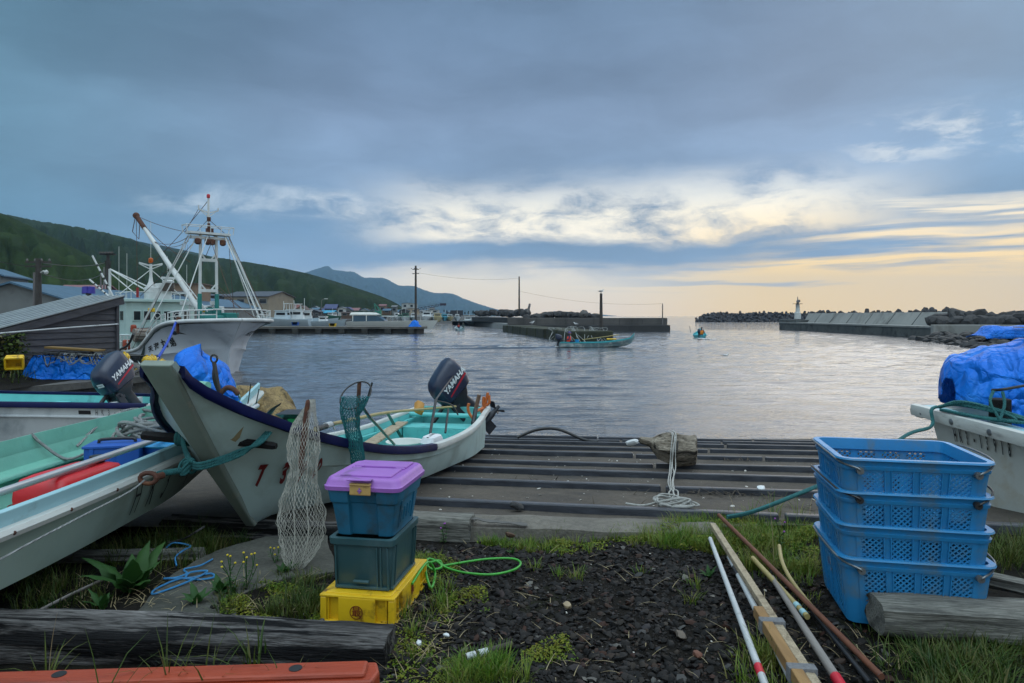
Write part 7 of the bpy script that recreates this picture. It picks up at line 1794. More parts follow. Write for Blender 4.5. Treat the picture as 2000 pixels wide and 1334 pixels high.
# mossy blocks leading out to the mooring pile
moss = mat('mossy_concrete', (.026, .032, .014, 1), (.045, .048, .03, 1), .9, 1.2, .03, 8, dirt=(.012, .014, .010, 1), dscale=.9, dlo=.45, dhi=.65)
for i in range(8):
    f = i/7.3; c = V(7.7, 71.4, 0)*(1-f)+V(.4, 116, 0)*f
    w_ = 4.7-.1*i; ln_ = 6.2
    mm = MB(); q = random.Random(i)
    mm.box((c.x, c.y+1.2, WATER+.26), (w_*(.98+.04*q.random()), ln_*.86, 1.75+q.uniform(-.08, .08)), rot=(0, q.uniform(-.01, .01), rad(9)+q.uniform(-.03, .03)))
    mm.build('concrete_block', moss, bevel=.12, label=['mossy block nearest the harbour, by the mooring pile', 'second mossy block behind the one by the mooring pile', 'third mossy block back from the mooring pile', 'fourth mossy block back from the mooring pile', 'fifth mossy block back, in the middle of the row', 'sixth mossy block back, near the breakwater', 'seventh mossy block back, next to last before the breakwater', 'last mossy block touching the breakwater'][i], cat='concrete block', group='row of mossy mooring blocks')
for i, (px, py, Y) in enumerate(((1122, 640, 71), (1165, 640, 72), (1085, 641, 78))):
    m = MB()
    for k in range(8):
        q = random.Random(k+i*40); c = P(px+q.uniform(-9, 9), py+5, Y); h = q.uniform(.12, .38)
        m.tube(catmull([c, c+V(q.uniform(-.5, .5), 0, h), c+V(q.uniform(-1, 1), -.4, h*.6), c+V(q.uniform(-1.2, 1.2), -2.6, -.7-q.random())], 4), .028, 4)
    m.build('hawser_tangle', greyrope, label=['tangle of pale hawsers on the front mossy blocks, left of the pile', 'tangle of pale hawsers around the foot of the mooring pile', 'small tangle of hawsers further back on the mossy blocks'][i], cat='rope')

# ---------- gulls ----------
gullw = mat('gull_white', (.55, .55, .55, 1), (.45, .46, .47, 1), .8, 20)
def gull(label, loc, rz_, s=1):
    t = thing('gull', label, 'gull', loc, rz_)
    m = MB(); rows = []
    for x, z, r_ in ((-.26, .16, .012), (-.16, .17, .05), (-.02, .17, .085), (.10, .19, .075), (.16, .25, .045), (.20, .30, .048), (.24, .305, .03), (.27, .295, .008)):
        rows.append([(x*s, r_*s*cos(a), (z+r_*sin(a))*s) for a in np.linspace(0, 2*pi, 9)[:-1]])
    m.loft(rows)
    for y in (-.03, .03): m.tube([(0, y*s, .12*s), (.0, y*s, 0)], .008*s, 4)
    m.build('body', gullw, t, smooth=60)
    for y in (-1, 1):
        m = MB(); m.add([(.09*s, y*.075*s, .2*s), (-.05*s, y*.09*s, .23*s), (-.3*s, y*.03*s, .18*s), (-.1*s, y*.085*s, .14*s)], [(0, 1, 2, 3)]); solidify(m.build('wing', conpole, t), .012)
    return t
gull('gull perched on top of the thick mooring pile', P(1174, 573, 74), .4, 1.4)
gull('gull standing at the left on the breakwater ledge', P(1039, 634, 117), .5, 1.9)
gull('gull standing on the ledge behind the hawsers', P(1125, 636.5, 117), 2.5, 1.9)
gull('gull floating on the water right of the harbour mouth', P(1417, 697.5, 45)+V(0, 0, -.08), .3, 1.0)

# ---------- blocks and tetrapods ----------
tetm = mat('tetrapod_concrete', (.028, .027, .031, 1), (.05, .047, .049, 1), .95, .5, .05, 2, dirt=(.11, .10, .092, 1), dscale=.6, dlo=.64, dhi=.75)
def tetra():
    m = MB()
    for d in (V(0, 0, 1), V(.94, 0, -.33), V(-.47, .816, -.33), V(-.47, -.816, -.33)):
        m.tube([d*-.05, d*.45, d*.95, d*1.0], [.42, .36, .27, .2], 8)
    return m
tet_me = None
def put_tetra(p, s, q, label, grp):
    global tet_me
    if tet_me is None:
        o = tetra().build('tetrapod', tetm, smooth=35); tet_me = o
    else:
        o = tet_me.copy(); COL.objects.link(o)
    o.location = p; o.rotation_euler = (q.uniform(0, 6), q.uniform(0, 6), q.uniform(0, 6)); o.scale = (s, s, s)
    prop(o, label, 'tetrapod', grp)
q = random.Random(3)
for row, (z, dy, n_, s) in enumerate(((-1.2, 0, 62, 1.7), (.4, 2.4, 58, 1.7), (1.8, 4.6, 52, 1.6))):
    for i in range(n_):
        px = 1362+row*9+(1600-1362-row*9)*i/(n_-1)+q.uniform(-1, 1); Y = 318+dy+q.uniform(-1, 1)
        e = min(1, .5+(px-1355)/40)
        x = (px-1000)/F*Y
        put_tetra(V(x, Y, z*e+q.uniform(-.25, .5)), s*q.uniform(.85, 1.15), q, 'dark tetrapod in the long low breakwater on the horizon beside the lighthouse', 'tetrapods of the far breakwater')
for i in range(56):
    px = 1590+(1838-1590)*i/55; X = 61.5; Y = X/((px-1000)/F)+q.uniform(-1, 1)
    X += q.uniform(0, 3)
    put_tetra(V(X, Y, 1.35+q.uniform(-.3, .4)), q.uniform(.9, 1.25)*1.05, q, 'dark tetrapod showing above the parapet of the right-hand sea wall', 'tetrapods behind the right-hand sea wall')
blk = mat('dark_boulder', (.030, .029, .031, 1), (.055, .052, .052, 1), .95, .8, .06, 3, dirt=(.012, .012, .013, 1), dscale=.8, dlo=.45, dhi=.65)
def boulder(p, s, q, label, cat, grp, m_=blk, name='boulder', flat=.8):
    mb = MB(); bm_ = bmesh.new(); bmesh.ops.create_icosphere(bm_, subdivisions=2, radius=1)
    sd = q.uniform(0, 99)
    for v in bm_.verts:
        k = 1+.35*noise.noise(v.co*1.1+Vector((sd, 0, 0)))+.12*noise.noise(v.co*3+Vector((sd, 5, 0))); c = v.co*k
        c = Vector([math.copysign(abs(a)**.8, a) for a in c]); v.co = Vector((c.x*s*q_[0], c.y*s*q_[1], c.z*s*flat))
    bm_.verts.index_update(); mb.add([v.co[:] for v in bm_.verts], [[v.index for v in f.verts] for f in bm_.faces]); bm_.free()
    o = mb.build(name, m_, smooth=28, label=label, cat=cat, group=grp); o.location = p; o.rotation_euler = (q.uniform(-.4, .4), q.uniform(-.4, .4), q.uniform(0, 6)); return o
q_ = (1, 1)
for i in range(26):
    px = 1028+(1165-1028)*i/25+q.uniform(-2, 2); Y = 126+q.uniform(-1.5, 2)
    q_ = (q.uniform(.8, 1.3), q.uniform(.8, 1.2))
    hgt = .95+.5*sin((px-1028)/137*pi)+q.uniform(-.2, .35)
    boulder(P(px, 617, Y)+V(0, 0, hgt-1.35), q.uniform(.55, .95), q, 'dark boulder piled behind the parapet of the middle breakwater', 'boulder', 'boulders behind the middle breakwater')
for i in range(16):
    px = 930+(1030-930)*i/15+q.uniform(-2, 2); Y = 195-50*i/15; q_ = (q.uniform(.8, 1.3), 1)
    boulder(P(px, 612.5-q.uniform(0, 3), Y+3), q.uniform(.6, 1.2), q, 'small dark rock along the top of the long dark sea wall', 'rock', 'rocks along the long sea wall', name='rock')
boulder(P(1140, 613, 121.0)+V(0, 0, -.05), .8, q, 'large pale broken boulder lying against the middle breakwater parapet', 'boulder', None, m_=bwc)

# ---------- right-hand quay, sea wall and lighthouse ----------
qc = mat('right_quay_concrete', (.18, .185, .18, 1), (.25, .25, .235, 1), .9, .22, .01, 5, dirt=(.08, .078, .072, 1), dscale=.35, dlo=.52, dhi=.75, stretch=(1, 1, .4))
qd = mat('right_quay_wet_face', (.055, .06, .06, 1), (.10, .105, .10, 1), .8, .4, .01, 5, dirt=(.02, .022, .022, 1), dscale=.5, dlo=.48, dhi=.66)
rq = thing('sea_wall', 'long pale concrete sea wall with a sloping parapet on the right of the harbour', 'sea wall', (53, 110, WATER))
fa, fb = (54.2, 138.5), (49.4, 80)
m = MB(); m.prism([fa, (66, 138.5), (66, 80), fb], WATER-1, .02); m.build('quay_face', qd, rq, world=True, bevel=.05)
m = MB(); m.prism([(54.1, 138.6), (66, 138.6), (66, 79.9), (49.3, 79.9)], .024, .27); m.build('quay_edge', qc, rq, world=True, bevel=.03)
m = MB(); m.loft([[(56.6, 131, z0) if k == 0 else None for k in (0,)] for z0 in ()], closed=False, caps=False) if False else None
m = MB(); a_, b_ = V(56.4, 132, 0), V(53.2, 85.5, 0); n_ = V(1, -.06, 0)
m.add([a_+V(0, 0, .275), b_+V(0, 0, .275), b_+n_*4.6+V(0, 0, .275), a_+n_*4.6+V(0, 0, .275), a_+n_*1.3+V(0, 1, 2.0), b_+n_*1.3+V(0, 0, 2.0), b_+n_*4+V(0, 0, 2.0), a_+n_*4+V(0, 0, 2.0)], [(0, 1, 5, 4), (1, 2, 6, 5), (2, 3, 7, 6), (3, 0, 4, 7), (4, 5, 6, 7)])
m.build('parapet', qc, rq, world=True, bevel=.04)
m = MB()
for u in (.12, .27, .42, .57, .72, .87):
    p = a_*(1-u)+b_*u; m.beam(p+V(-.02, 0, .3), p+n_*1.28+V(-.03, 0, 1.98), .08, .06, up=(1, 0, .7))
m.build('parapet_joints', qd, rq, world=True)
m = MB(); m.prism([(54.15, 138.4), (57.5, 138.4), (57.0, 130), (54.0, 130)], .275, .75); m.build('end_block', qd, rq, world=True, bevel=.05)
lh = thing('harbour_beacon', 'slim white harbour light on the end of the right-hand sea wall', 'beacon', P(1558, 622, 137)-V(0, 0, .1))
m = MB(); m.lathe([(.62, 0), (.62, 1.3), (.42, 1.35), (.36, 2.9), (.36, 3.0)], 14); m.build('tower', trimw, lh, smooth=35)
m = MB(); m.lathe([(.95, 3.0), (.95, 3.08)], 14); m.build('gallery', polem, lh)
m = MB(); m.lathe([(.26, 3.1), (.26, 3.6), (.1, 3.9), (.05, 4.5)], 10); m.box((.3, 0, 3.6), (.3, .3, .5)); m.build('lantern', conpole, lh)
# block wall and boulders further right
m = MB(); m.prism([(48.3, 78.3), (55, 77.0), (62, 69), (66, 72), (57, 79.6), (48.8, 79.6)], WATER-1, .48); m.build('quay_block', qc, bevel=.06, label='square cut pale concrete quay block above the dark rocks at right', cat='quay')
big = 'big dark boulder in the row behind the pale quay block at right'
for i in range(18):
    px = 1825+(2060-1825)*i/17; Y = 84-8*i/17; q_ = (q.uniform(1.0, 1.5), q.uniform(.9, 1.2))
    for k in range(2):
        boulder(P(px+q.uniform(-4, 4), [621, 630][k]+q.uniform(-3, 3)-(5 if i > 11 else 0), Y+(1.5 if k == 0 else 0)), q.uniform(.7, 1.05), q, big, 'boulder', 'big boulders behind the right-hand quay block')
rk = mat('black_wet_rock', (.010, .010, .011, 1), (.024, .023, .024, 1), .7, 2, .03, 8, dirt=(.06, .058, .055, 1), dscale=3, dlo=.68, dhi=.76)
k = 0
for i in range(210):
    u = q.random(); v = q.random()
    d = 7*v; x = 44.3-9.6*u+d; y = 75.5-29.5*u+.2*d+q.uniform(-.6, .6); z = WATER+.02+.5*min(1, d/2.6)+q.uniform(-.12, .14)
    if x/y*F+1000 > 2060 or (d > 3 and q.random() < .5): continue
    q_ = (q.uniform(.8, 1.4), q.uniform(.8, 1.2))
    boulder(V(x, y, z), q.uniform(.3, .62), q, 'black wet rock in the low rubble bank at the right water edge', 'rock', 'black rubble rocks at right', m_=rk, name='rock', flat=.65)
m = MB()
m.prism([(35.6, 46), (45, 75.2), (70, 77), (70, 44)], WATER-.5, -.78); m.build('rubble_bank', rk, kind='structure')
tp_ = P(1965, 648, 58)
m = MB()
def rt(u, v):
    x = -2.6+6*u; pr = [(0, -1.3), (.75, -1.15), (1.05, -.5), (1.0, .6), (.2, 1.2)]; i = min(3, int(v*4)); f = v*4-i
    z = pr[i][0]*(1-f)+pr[i+1][0]*f; y = pr[i][1]*(1-f)+pr[i+1][1]*f; e = sm(0, .18, u)
    return tp_+V(x, y-.25*noise.noise(Vector((x*1.4, 2, v))), -.55+z*(.25+.75*e)*(1+.15*noise.noise(Vector((x, v*3, 1)))))
m.grid(rt, 44, 14); solidify(m.build('tarp_cover', tarp, smooth=70, label='blue tarpaulin over a heap on the black rocks at the right edge', cat='tarpaulin'), .02)
MB().beam(tp_+V(-.2, -1.2, .42), tp_+V(4, -1.0, .30), .2, .08).build('plank', rawwood, label='brown plank on the far blue tarpaulin at the right edge', cat='plank')

# ---------- moving skiffs with people ----------
navyc = mat('navy_work_clothes', (.015, .02, .07, 1), (.012, .016, .05, 1), .85, 8)
skin = mat('skin', (.34, .18, .11, 1), None, .6, 20)
def person(label, loc, rz_, pose, vest=None, hat=None, s=1.0, legc=None):
    """seated or crouched figure; pose: dict of joint positions in local metres, x forward"""
    t = thing('person', label, 'person', loc, rz_)
    J = pose; bones = [('pelvis', 'chest'), ('chest', 'neck'), ('neck', 'head'), ('head', 'crown'), ('chest', 'sL'), ('sL', 'eL'), ('eL', 'hL'), ('chest', 'sR'), ('sR', 'eR'), ('eR', 'hR'), ('pelvis', 'kL'), ('kL', 'fL'), ('fL', 'tL'), ('pelvis', 'kR'), ('kR', 'fR'), ('fR', 'tR')]
    rad_ = dict(pelvis=.155, chest=.165, neck=.06, head=.095, crown=.085, sL=.075, sR=.075, eL=.052, eR=.052, hL=.042, hR=.042, kL=.08, kR=.08, fL=.052, fR=.052, tL=.04, tR=.04)
    ks = list(J); me = bpy.data.meshes.new('body'); me.from_pydata([J[k] for k in ks], [(ks.index(a), ks.index(b)) for a, b in bones], [])
    o = bpy.data.objects.new('body', me); COL.objects.link(o); o.parent = t
    sk_ = o.modifiers.new('skin', 'SKIN'); 
    if not me.skin_vertices: bm_ = bmesh.new(); bm_.from_mesh(me); bm_.verts.layers.skin.verify(); bm_.to_mesh(me); bm_.free()
    for i, k in enumerate(ks):
        me.skin_vertices[0].data[i].radius = (rad_[k], rad_[k]*(.8 if k in ('pelvis', 'chest') else 1)); me.skin_vertices[0].data[i].use_root = (k == 'pelvis')
    subsurf(o, 1); me.materials.append(legc or navyc)
    hd = Vector(J['head'])
    m = MB(); m.ball(hd+V(.01, 0, .03), .105, 12, scl=(1, .85, 1.15)); m.box(hd+V(.115, 0, .02), (.04, .03, .05)); m.build('head', skin, t, smooth=60)
    if hat: m = MB(); m.lathe([(.125, .0), (.12, .06), (.09, .12), (.02, .15)], 14, M4(hd+V(-.01, 0, .06))); m.box(hd+V(.13, 0, .075), (.12, .16, .02)); m.build('cap', hat, t, smooth=50)
    else: m = MB(); m.lathe([(.11, 0), (.118, .06), (.09, .13), (.02, .15)], 12, M4(hd+V(-.015, 0, .035))); m.build('hair', black, t, smooth=60)
    if vest:
        p, c = Vector(J['pelvis']), Vector(J['chest']); m = MB(); d = c-p
        m.loft([[p+d*u+V(.165*k*cos(a), .225*k*sin(a), 0) for a in np.linspace(0, 2*pi, 15)[:-1]] for u, k in ((.05, .92), (.4, 1.0), (.85, 1.08), (1.2, .92), (1.42, .5))])
        m.build('life_vest', vest, t, smooth=50)
    return t
def skiff_small(label, loc, rz_, L_, B, outc, inc, rise, name='motor_skiff'):
    t = thing(name, label, 'boat', loc, rz_)
    st = []
    for f, bc, bg, zk, zc, zs in ((0, .38, .46, -.1, .0, .36), (.2, .46, .52, -.14, -.02, .34), (.5, .44, .55, -.15, -.02, .36), (.72, .28, .46, -.1, .04, .47), (.88, .08, .28, .05, .16, .62), (.96, .02, .12, .30, .40, .78), (1.0, .012, .02, .56+rise*.08, .61+rise*.08, .86+rise*.16)):
        st.append((f*L_, [(.01, zk), (bc*B, zc), (bc*B*.5+bg*B*.5, zc*.5+zs*.5), (bg*B-.03, zs-.15), (bg*B, zs)]))
    h = Hull(st, 30); M_ = M4((0, 0, 0), (0, 0, -pi/2))
    def rot(m): m.v = [tuple(M_ @ Vector(v)) for v in m.v]; return m
    rot(h.outer()).build('hull', outc, t, smooth=30)
    rot(h.inner(.04, .12, s1=L_*.95)).build('lining', inc, t, smooth=35)
    for sd in (1, -1): rot(h.strip(4, sd, 0, L_*.99, [(.0, -.06), (.03, -.05), (.03, .02), (-.04, .02)], 24)).build('gunwale', inc if rise > 1 else white2, t)
    m = MB(); S_ = h.sec(0); ring = [(b, z) for b, z in reversed(S_)]+[(-b, z) for b, z in S_[1:]]
    m.loft([[(b, -.002, z) for b, z in ring], [(b, .05, z) for b, z in ring]]); rot(m).build('transom', outc, t)
    rot(MB().box((0, L_*.25, .3), (B*.95, .25, .03)).box((0, L_*.55, .32), (B*.95, .22, .03))).build('thwart', inc, t)
    return t
greyteal = mat('grey_teal_hull', (.20, .30, .32, 1), (.14, .22, .25, 1), .45, 1.5, dirt=(.46, .50, .49, 1), dscale=1.6, dlo=.5, dhi=.62)
cyin = mat('cyan_inner_paint', (.04, .36, .40, 1), (.03, .28, .33, 1), .5, 2)
bl = P(1093, 681, 57.5); bl.z = WATER+.13
sk1 = skiff_small('grey and turquoise motor skiff crossing in front of the mossy blocks', bl, rad(3), 6.4, 1.1, greyteal, cyin, 2.0)
sit = dict(pelvis=(0, 0, .12), chest=(.05, 0, .48), neck=(.07, 0, .68), head=(.09, 0, .80), crown=(.09, 0, .9), sL=(.05, .2, .6), eL=(.12, .28, .36), hL=(.3, .25, .28), sR=(.05, -.2, .6), eR=(-.02, -.3, .36), hR=(-.25, -.3, .3), kL=(.42, .12, .16), fL=(.45, .13, -.26), tL=(.58, .14, -.28), kR=(.42, -.12, .16), fR=(.45, -.13, -.26), tR=(.58, -.14, -.28))
person('person in a red-orange vest and purple cap seated at the stern of the crossing skiff', bl+V(.75, .05, .26), .1, sit, mat('red_orange_vest', (.75, .045, .01, 1), (.62, .03, .008, 1), .7, 6), mat('purple_cap', (.10, .07, .22, 1), None, .8, 8))
m = motor('outboard_motor', 'dark outboard motor at the stern of the skiff crossing the harbour', bl+V(.02, 0, .42), Euler((rad(-5), 0, -pi/2)), side=-1)
MB().tube([bl+V(1.9, -.2, .58), bl+V(3.2, -.2, .74), bl+V(5.0, .1, .98)], .035, 6).build('bamboo_pole', bamboo, smooth=60, label='long bamboo pole laid along the skiff crossing the harbour', cat='pole')
m = MB(); m.lathe([(.14, 0), (.18, .34), (.16, .34), (.12, .03)], 14, M4(bl+V(1.45, -.1, .24))); m.build('bucket', mat('blue_bucket', (.01, .25, .55, 1), None, .5, 6), smooth=40, label='blue bucket in front of the person in the crossing skiff', cat='bucket')
m = MB(); m.box(bl+V(4.35, -.1, .62), (.8, .3, .12)); m.build('yellow_bag', yell, label='yellow bag near the bow of the crossing skiff', cat='bag', bevel=.04)
b2 = P(1367, 663, 79); b2.z = WATER+.12
skiff_small('turquoise motor skiff heading away to the open sea, seen from astern', b2, rad(75), 5.6, 1.45, mat('turquoise_hull', (.05, .28, .32, 1), (.04, .22, .26, 1), .45, 2), cyin, 1.6)
person('person in an orange jacket steering the skiff that heads out to sea', b2+V(.36, .55, .30), rad(80), sit, mat('orange_jacket', (.62, .20, .01, 1), (.5, .15, .01, 1), .8, 6), None)
motor('outboard_motor', 'dark outboard motor on the skiff that heads out to sea', b2+V(-.12, -.05, .45), Euler((rad(-4), 0, rad(-15))), side=-1)
MB().tube(catmull([b2+V(-.35, 2.8, .6), b2+V(-.4, 2.9, 1.1), b2+V(-.48, 2.9, 1.35)], 4), .03, 5).build('boat_hook', black, label='thin dark hook standing up left in the outbound skiff', cat='hook')
b3_ = P(899, 647, 124); b3_.z = WATER+.08
skiff_small('small dark skiff with two people near the far beach', b3_+V(.2, -1.5, 0), rad(100), 5.2, 1.5, greyteal, greyteal, 1.0)
person('person on the left in the small far skiff', b3_+V(-.25, -.6, .38), rad(-80), sit, mat('dull_red_vest', (.35, .05, .03, 1), None, .8, 6), None)
person('person on the right in the small far skiff', b3_+V(.55, -.2, .38), rad(-80), sit, None, mat('grey_cap', (.08, .10, .10, 1), None, .8, 8), legc=mat('green_grey_clothes', (.05, .08, .07, 1), None, .8, 6))

# near water: a real rippled surface, with the wakes of the two moving skiffs
NZ = noise.noise
def wake_h(x, y, p0, ang, ln_, wmax, amp):
    c, s_ = cos(ang), sin(ang); dx_, dy_ = x-p0[0], y-p0[1]; a = dx_*c+dy_*s_; b = -dx_*s_+dy_*c
    if a < 0 or a > ln_ or abs(b) > wmax+4: return 0
    arm = .45+.27*a; z = 0
    for sg in (1, -1):
        dd = b*sg-arm; z += amp*math.exp(-(dd/(.5+.05*a))**2)*cos(dd*3.0+a*.2)
    z += amp*.6*math.exp(-(b/(.5+.03*a))**2)*sin(a*2.2+b*2)
    return z*sm(0, .6, a)*sm(ln_, ln_*.55, a)
def near_water():
    ys_ = [12.6]
    while ys_[-1] < 150: ys_.append(ys_[-1]*1.0062)
    us_ = np.linspace(-.98, 1.0, 420); vs = []; nyy = len(ys_); nuu = len(us_)
    for y in ys_:
        fd = sm(150, 105, y)
        for u in us_:
            x = u*y; calm = .55+.75*max(0, min(1, .5+1.1*NZ(Vector((x*.025, y*.05, 2)))))
            h = .050*NZ(Vector((x*.38+y*.1, y*1.0-x*.09, 0)))+.026*NZ(Vector((x*.75-y*.2, y*2.5+x*.12, 5)))
            if y < 60: h += .012*NZ(Vector((x*1.1, y*5.0, 9)))*sm(60, 30, y)
            w_ = wake_h(x, y, (bl.x-.1, bl.y), rad(183), 26, 8, .11)+wake_h(x, y, (b2.x, b2.y), rad(-105), 26, 8, .11) if y > 45 else 0
            vs.append((x, y, WATER+.02+(.055+h*calm*1.15+w_)*fd))
    m = MB(); m.v = vs; m.f = [(i*nuu+j, i*nuu+j+1, (i+1)*nuu+j+1, (i+1)*nuu+j) for i in range(nyy-1) for j in range(nuu-1)]; m.mi = [0]*len(m.f)
    m.build('near_water', sea_m, smooth=180, kind='structure')
near_water()
foam = mat('wake_foam', (.5, .52, .54, 1), None, .9, 4)
m = MB(); q = random.Random(8)
for _ in range(260):
    if q.random() < .5: a = q.random()**1.6*5; c = V(bl.x-.2-a, bl.y-.05*a+q.gauss(0, .12+.05*a), WATER+.13)
    else: a = q.random()**1.6*4; c = V(b2.x+q.gauss(0, .15+.08*a), b2.y-.2-a, WATER+.13)
    s = q.uniform(.03, .11); m.ball(c, s, 6, scl=(1.6, 1, .35))
m.build('wake_foam', foam, kind='stuff', smooth=180)

# ---------- haze ----------
hzm = bpy.data.materials.new('haze_air'); hzm.use_nodes = True; t_ = hzm.node_tree
t_.nodes.remove(t_.nodes['Principled BSDF'])
pv = nn(t_, 'ShaderNodeVolumePrincipled'); pv.inputs['Color'].default_value = (.40, .66, 1.0, 1); pv.inputs['Density'].default_value = .00010; pv.inputs['Anisotropy'].default_value = .0
t_.links.new(pv.outputs[0], t_.nodes['Material Output'].inputs['Volume'])
m = MB(); m.box((0, 4600, 268.5), (19000, 9900, 543)); hz_o = m.build('haze', hzm, kind='stuff'); hz_o['kind'] = 'stuff'
# ---------- grass, weeds, litter ----------
def leafmat(name, stops, rough=.6, tr=.25):
    m = bpy.data.materials.new(name); m.use_nodes = True; t = m.node_tree; b = t.nodes['Principled BSDF']
    g = nn(t, 'ShaderNodeNewGeometry'); tc = nn(t, 'ShaderNodeTexCoord')
    c = ramp(t, g.outputs['Random Per Island'], stops)
    c = mix(t, .5, c, ramp(t, tnoise(t, tc.outputs['Object'], 5, 4), [(.35, stops[0][1]), (.65, stops[-2][1])]))
    t.links.new(c, b.inputs['Base Color']); b.inputs['Roughness'].default_value = rough; b.inputs['Specular IOR Level'].default_value = .3
    b.inputs['Subsurface Weight'].default_value = 0
    td = nn(t, 'ShaderNodeBsdfTranslucent'); t.links.new(c, td.inputs[0]); ms = nn(t, 'ShaderNodeMixShader'); ms.inputs[0].default_value = tr
    t.links.new(b.outputs[0], ms.inputs[1]); t.links.new(td.outputs[0], ms.inputs[2]); t.links.new(ms.outputs[0], t.nodes['Material Output'].inputs[0])
    return m
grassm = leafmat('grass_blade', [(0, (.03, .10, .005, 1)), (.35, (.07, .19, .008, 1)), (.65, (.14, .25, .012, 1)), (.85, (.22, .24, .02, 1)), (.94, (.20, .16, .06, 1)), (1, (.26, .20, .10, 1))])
darkgrass = leafmat('shaded_grass_blade', [(0, (.010, .035, .006, 1)), (.4, (.025, .08, .008, 1)), (.75, (.07, .14, .012, 1)), (.9, (.12, .11, .03, 1)), (1, (.22, .18, .08, 1))])  # darker copy of the grass, shade put into its greens
mossm = leafmat('low_weed_leaf', [(0, (.05, .12, .006, 1)), (.5, (.12, .19, .008, 1)), (.8, (.22, .24, .010, 1)), (.95, (.20, .17, .02, 1)), (1, (.20, .08, .02, 1))])
strawm = leafmat('dry_straw', [(0, (.20, .15, .075, 1)), (.5, (.28, .22, .12, 1)), (.8, (.36, .30, .18, 1)), (1, (.14, .09, .04, 1))], tr=.1)
weedm = leafmat('weed_leaf', [(0, (.012, .050, .012, 1)), (.5, (.02, .075, .014, 1)), (.8, (.04, .10, .02, 1)), (1, (.07, .13, .02, 1))])
GR = random.Random(11)
def blade(m, x, y, z, h, w_, ang, lean, curl, n=3):
    d = V(cos(ang), sin(ang), 0); s = V(-sin(ang), cos(ang), 0); p = V(x, y, z); th = lean; vs = []
    for i in range(n+1):
        ww = w_*(1-(i/n)**1.6)*.5+.0004
        vs += [p-s*ww, p+s*ww]
        p = p+(d*sin(th)+V(0, 0, cos(th)))*(h/n); th += curl/n
    m.add(vs, [(2*i, 2*i+1, 2*i+3, 2*i+2) for i in range(n)])
def tuft(m, x, y, n, h, r_, w_=.005, lean=.5, zf=gz):
    for _ in range(n):
        a = GR.uniform(0, 2*pi); q = r_*GR.random()**.7
        bx_, by_ = x+q*cos(a), y+q*sin(a)
        blade(m, bx_, by_, zf(bx_, by_)-.005, h*GR.uniform(.45, 1.15), w_*GR.uniform(.6, 1.2), a+GR.uniform(-.8, .8), GR.uniform(.05, lean), GR.uniform(.2, 1.5))
def patch(m, pts, ntuft, nb, h, r_=.05, **k):
    """scatter tufts in an ellipse-like polygon given by photo positions on the ground"""
    ws = [G(px, py) for px, py in pts]
    xs_ = [p.x for p in ws]; ys_ = [p.y for p in ws]; done = 0; tries = 0
    while done < ntuft and tries < ntuft*40:
        tries += 1; x, y = GR.uniform(min(xs_), max(xs_)), GR.uniform(min(ys_), max(ys_)); ins = False; j = len(ws)-1
        for i in range(len(ws)):
            if (ws[i].y > y) != (ws[j].y > y) and x < (ws[j].x-ws[i].x)*(y-ws[i].y)/(ws[j].y-ws[i].y)+ws[i].x: ins = not ins
            j = i
        if not ins: continue
        if noise.noise(Vector((x*3.1, y*3.1, 1.5)))+.28 < GR.random()*.55-.1: continue
        tuft(m, x, y, max(3, int(nb*GR.uniform(.5, 1.4))), h*GR.uniform(.6, 1.3), r_*GR.uniform(.6, 1.5), **k); done += 1
m = MB()
patch(m, [(1285, 1035), (1300, 1012), (1450, 1004), (1595, 1018), (1600, 1120), (1480, 1110), (1400, 1085), (1290, 1068)], 300, 30, .10, .07)
patch(m, [(930, 1048), (1000, 1028), (1290, 1024), (1290, 1060), (1130, 1075), (1000, 1065)], 120, 20, .08, .05)
patch(m, [(1440, 1100), (1590, 1110), (1590, 1210), (1540, 1190)], 26, 14, .09, .05)
patch(m, [(880, 1334), (900, 1300), (960, 1283), (1110, 1290), (1140, 1334), (1100, 1400), (860, 1400)], 70, 26, .095, .05)
patch(m, [(790, 1100), (850, 1070), (900, 1100), (890, 1180), (800, 1330), (770, 1260), (835, 1180)], 55, 15, .08, .05)
patch(m, [(1440, 1280), (1520, 1265), (1560, 1334), (1540, 1400), (1430, 1400)], 22, 22, .12, .05)
for px, py, n, h in ((1125, 1128, 40, .09), (1090, 1120, 22, .07), (1045, 1105, 30, .08), (1360, 1150, 34, .10), (1350, 1175, 24, .09), (870, 1150, 26, .10), (1255, 1118, 18, .06), (790, 1205, 34, .14), (1255, 1050, 26, .14), (1090, 1030, 22, .17), (1510, 1000, 24, .22), (1470, 1002, 18, .2), (1560, 1010, 22, .2)):
    p = G(px, py); tuft(m, p.x, p.y, n, h, .05)
m.build('grass', grassm, kind='stuff')
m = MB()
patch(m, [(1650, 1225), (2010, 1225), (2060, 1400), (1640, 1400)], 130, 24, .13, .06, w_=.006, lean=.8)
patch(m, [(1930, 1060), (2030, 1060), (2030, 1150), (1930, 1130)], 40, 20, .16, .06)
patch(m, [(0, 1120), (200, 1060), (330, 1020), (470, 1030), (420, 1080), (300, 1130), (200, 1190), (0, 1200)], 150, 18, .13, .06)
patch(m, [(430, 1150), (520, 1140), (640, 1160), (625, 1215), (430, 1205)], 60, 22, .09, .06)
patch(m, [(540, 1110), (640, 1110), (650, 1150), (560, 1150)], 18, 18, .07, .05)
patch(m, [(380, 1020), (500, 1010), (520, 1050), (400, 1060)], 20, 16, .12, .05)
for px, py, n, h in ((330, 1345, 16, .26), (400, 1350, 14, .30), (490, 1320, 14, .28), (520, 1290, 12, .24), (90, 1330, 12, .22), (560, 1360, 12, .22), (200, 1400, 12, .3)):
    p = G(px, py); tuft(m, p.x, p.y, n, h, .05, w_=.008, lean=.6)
m.build('shaded_grass', darkgrass, kind='stuff')
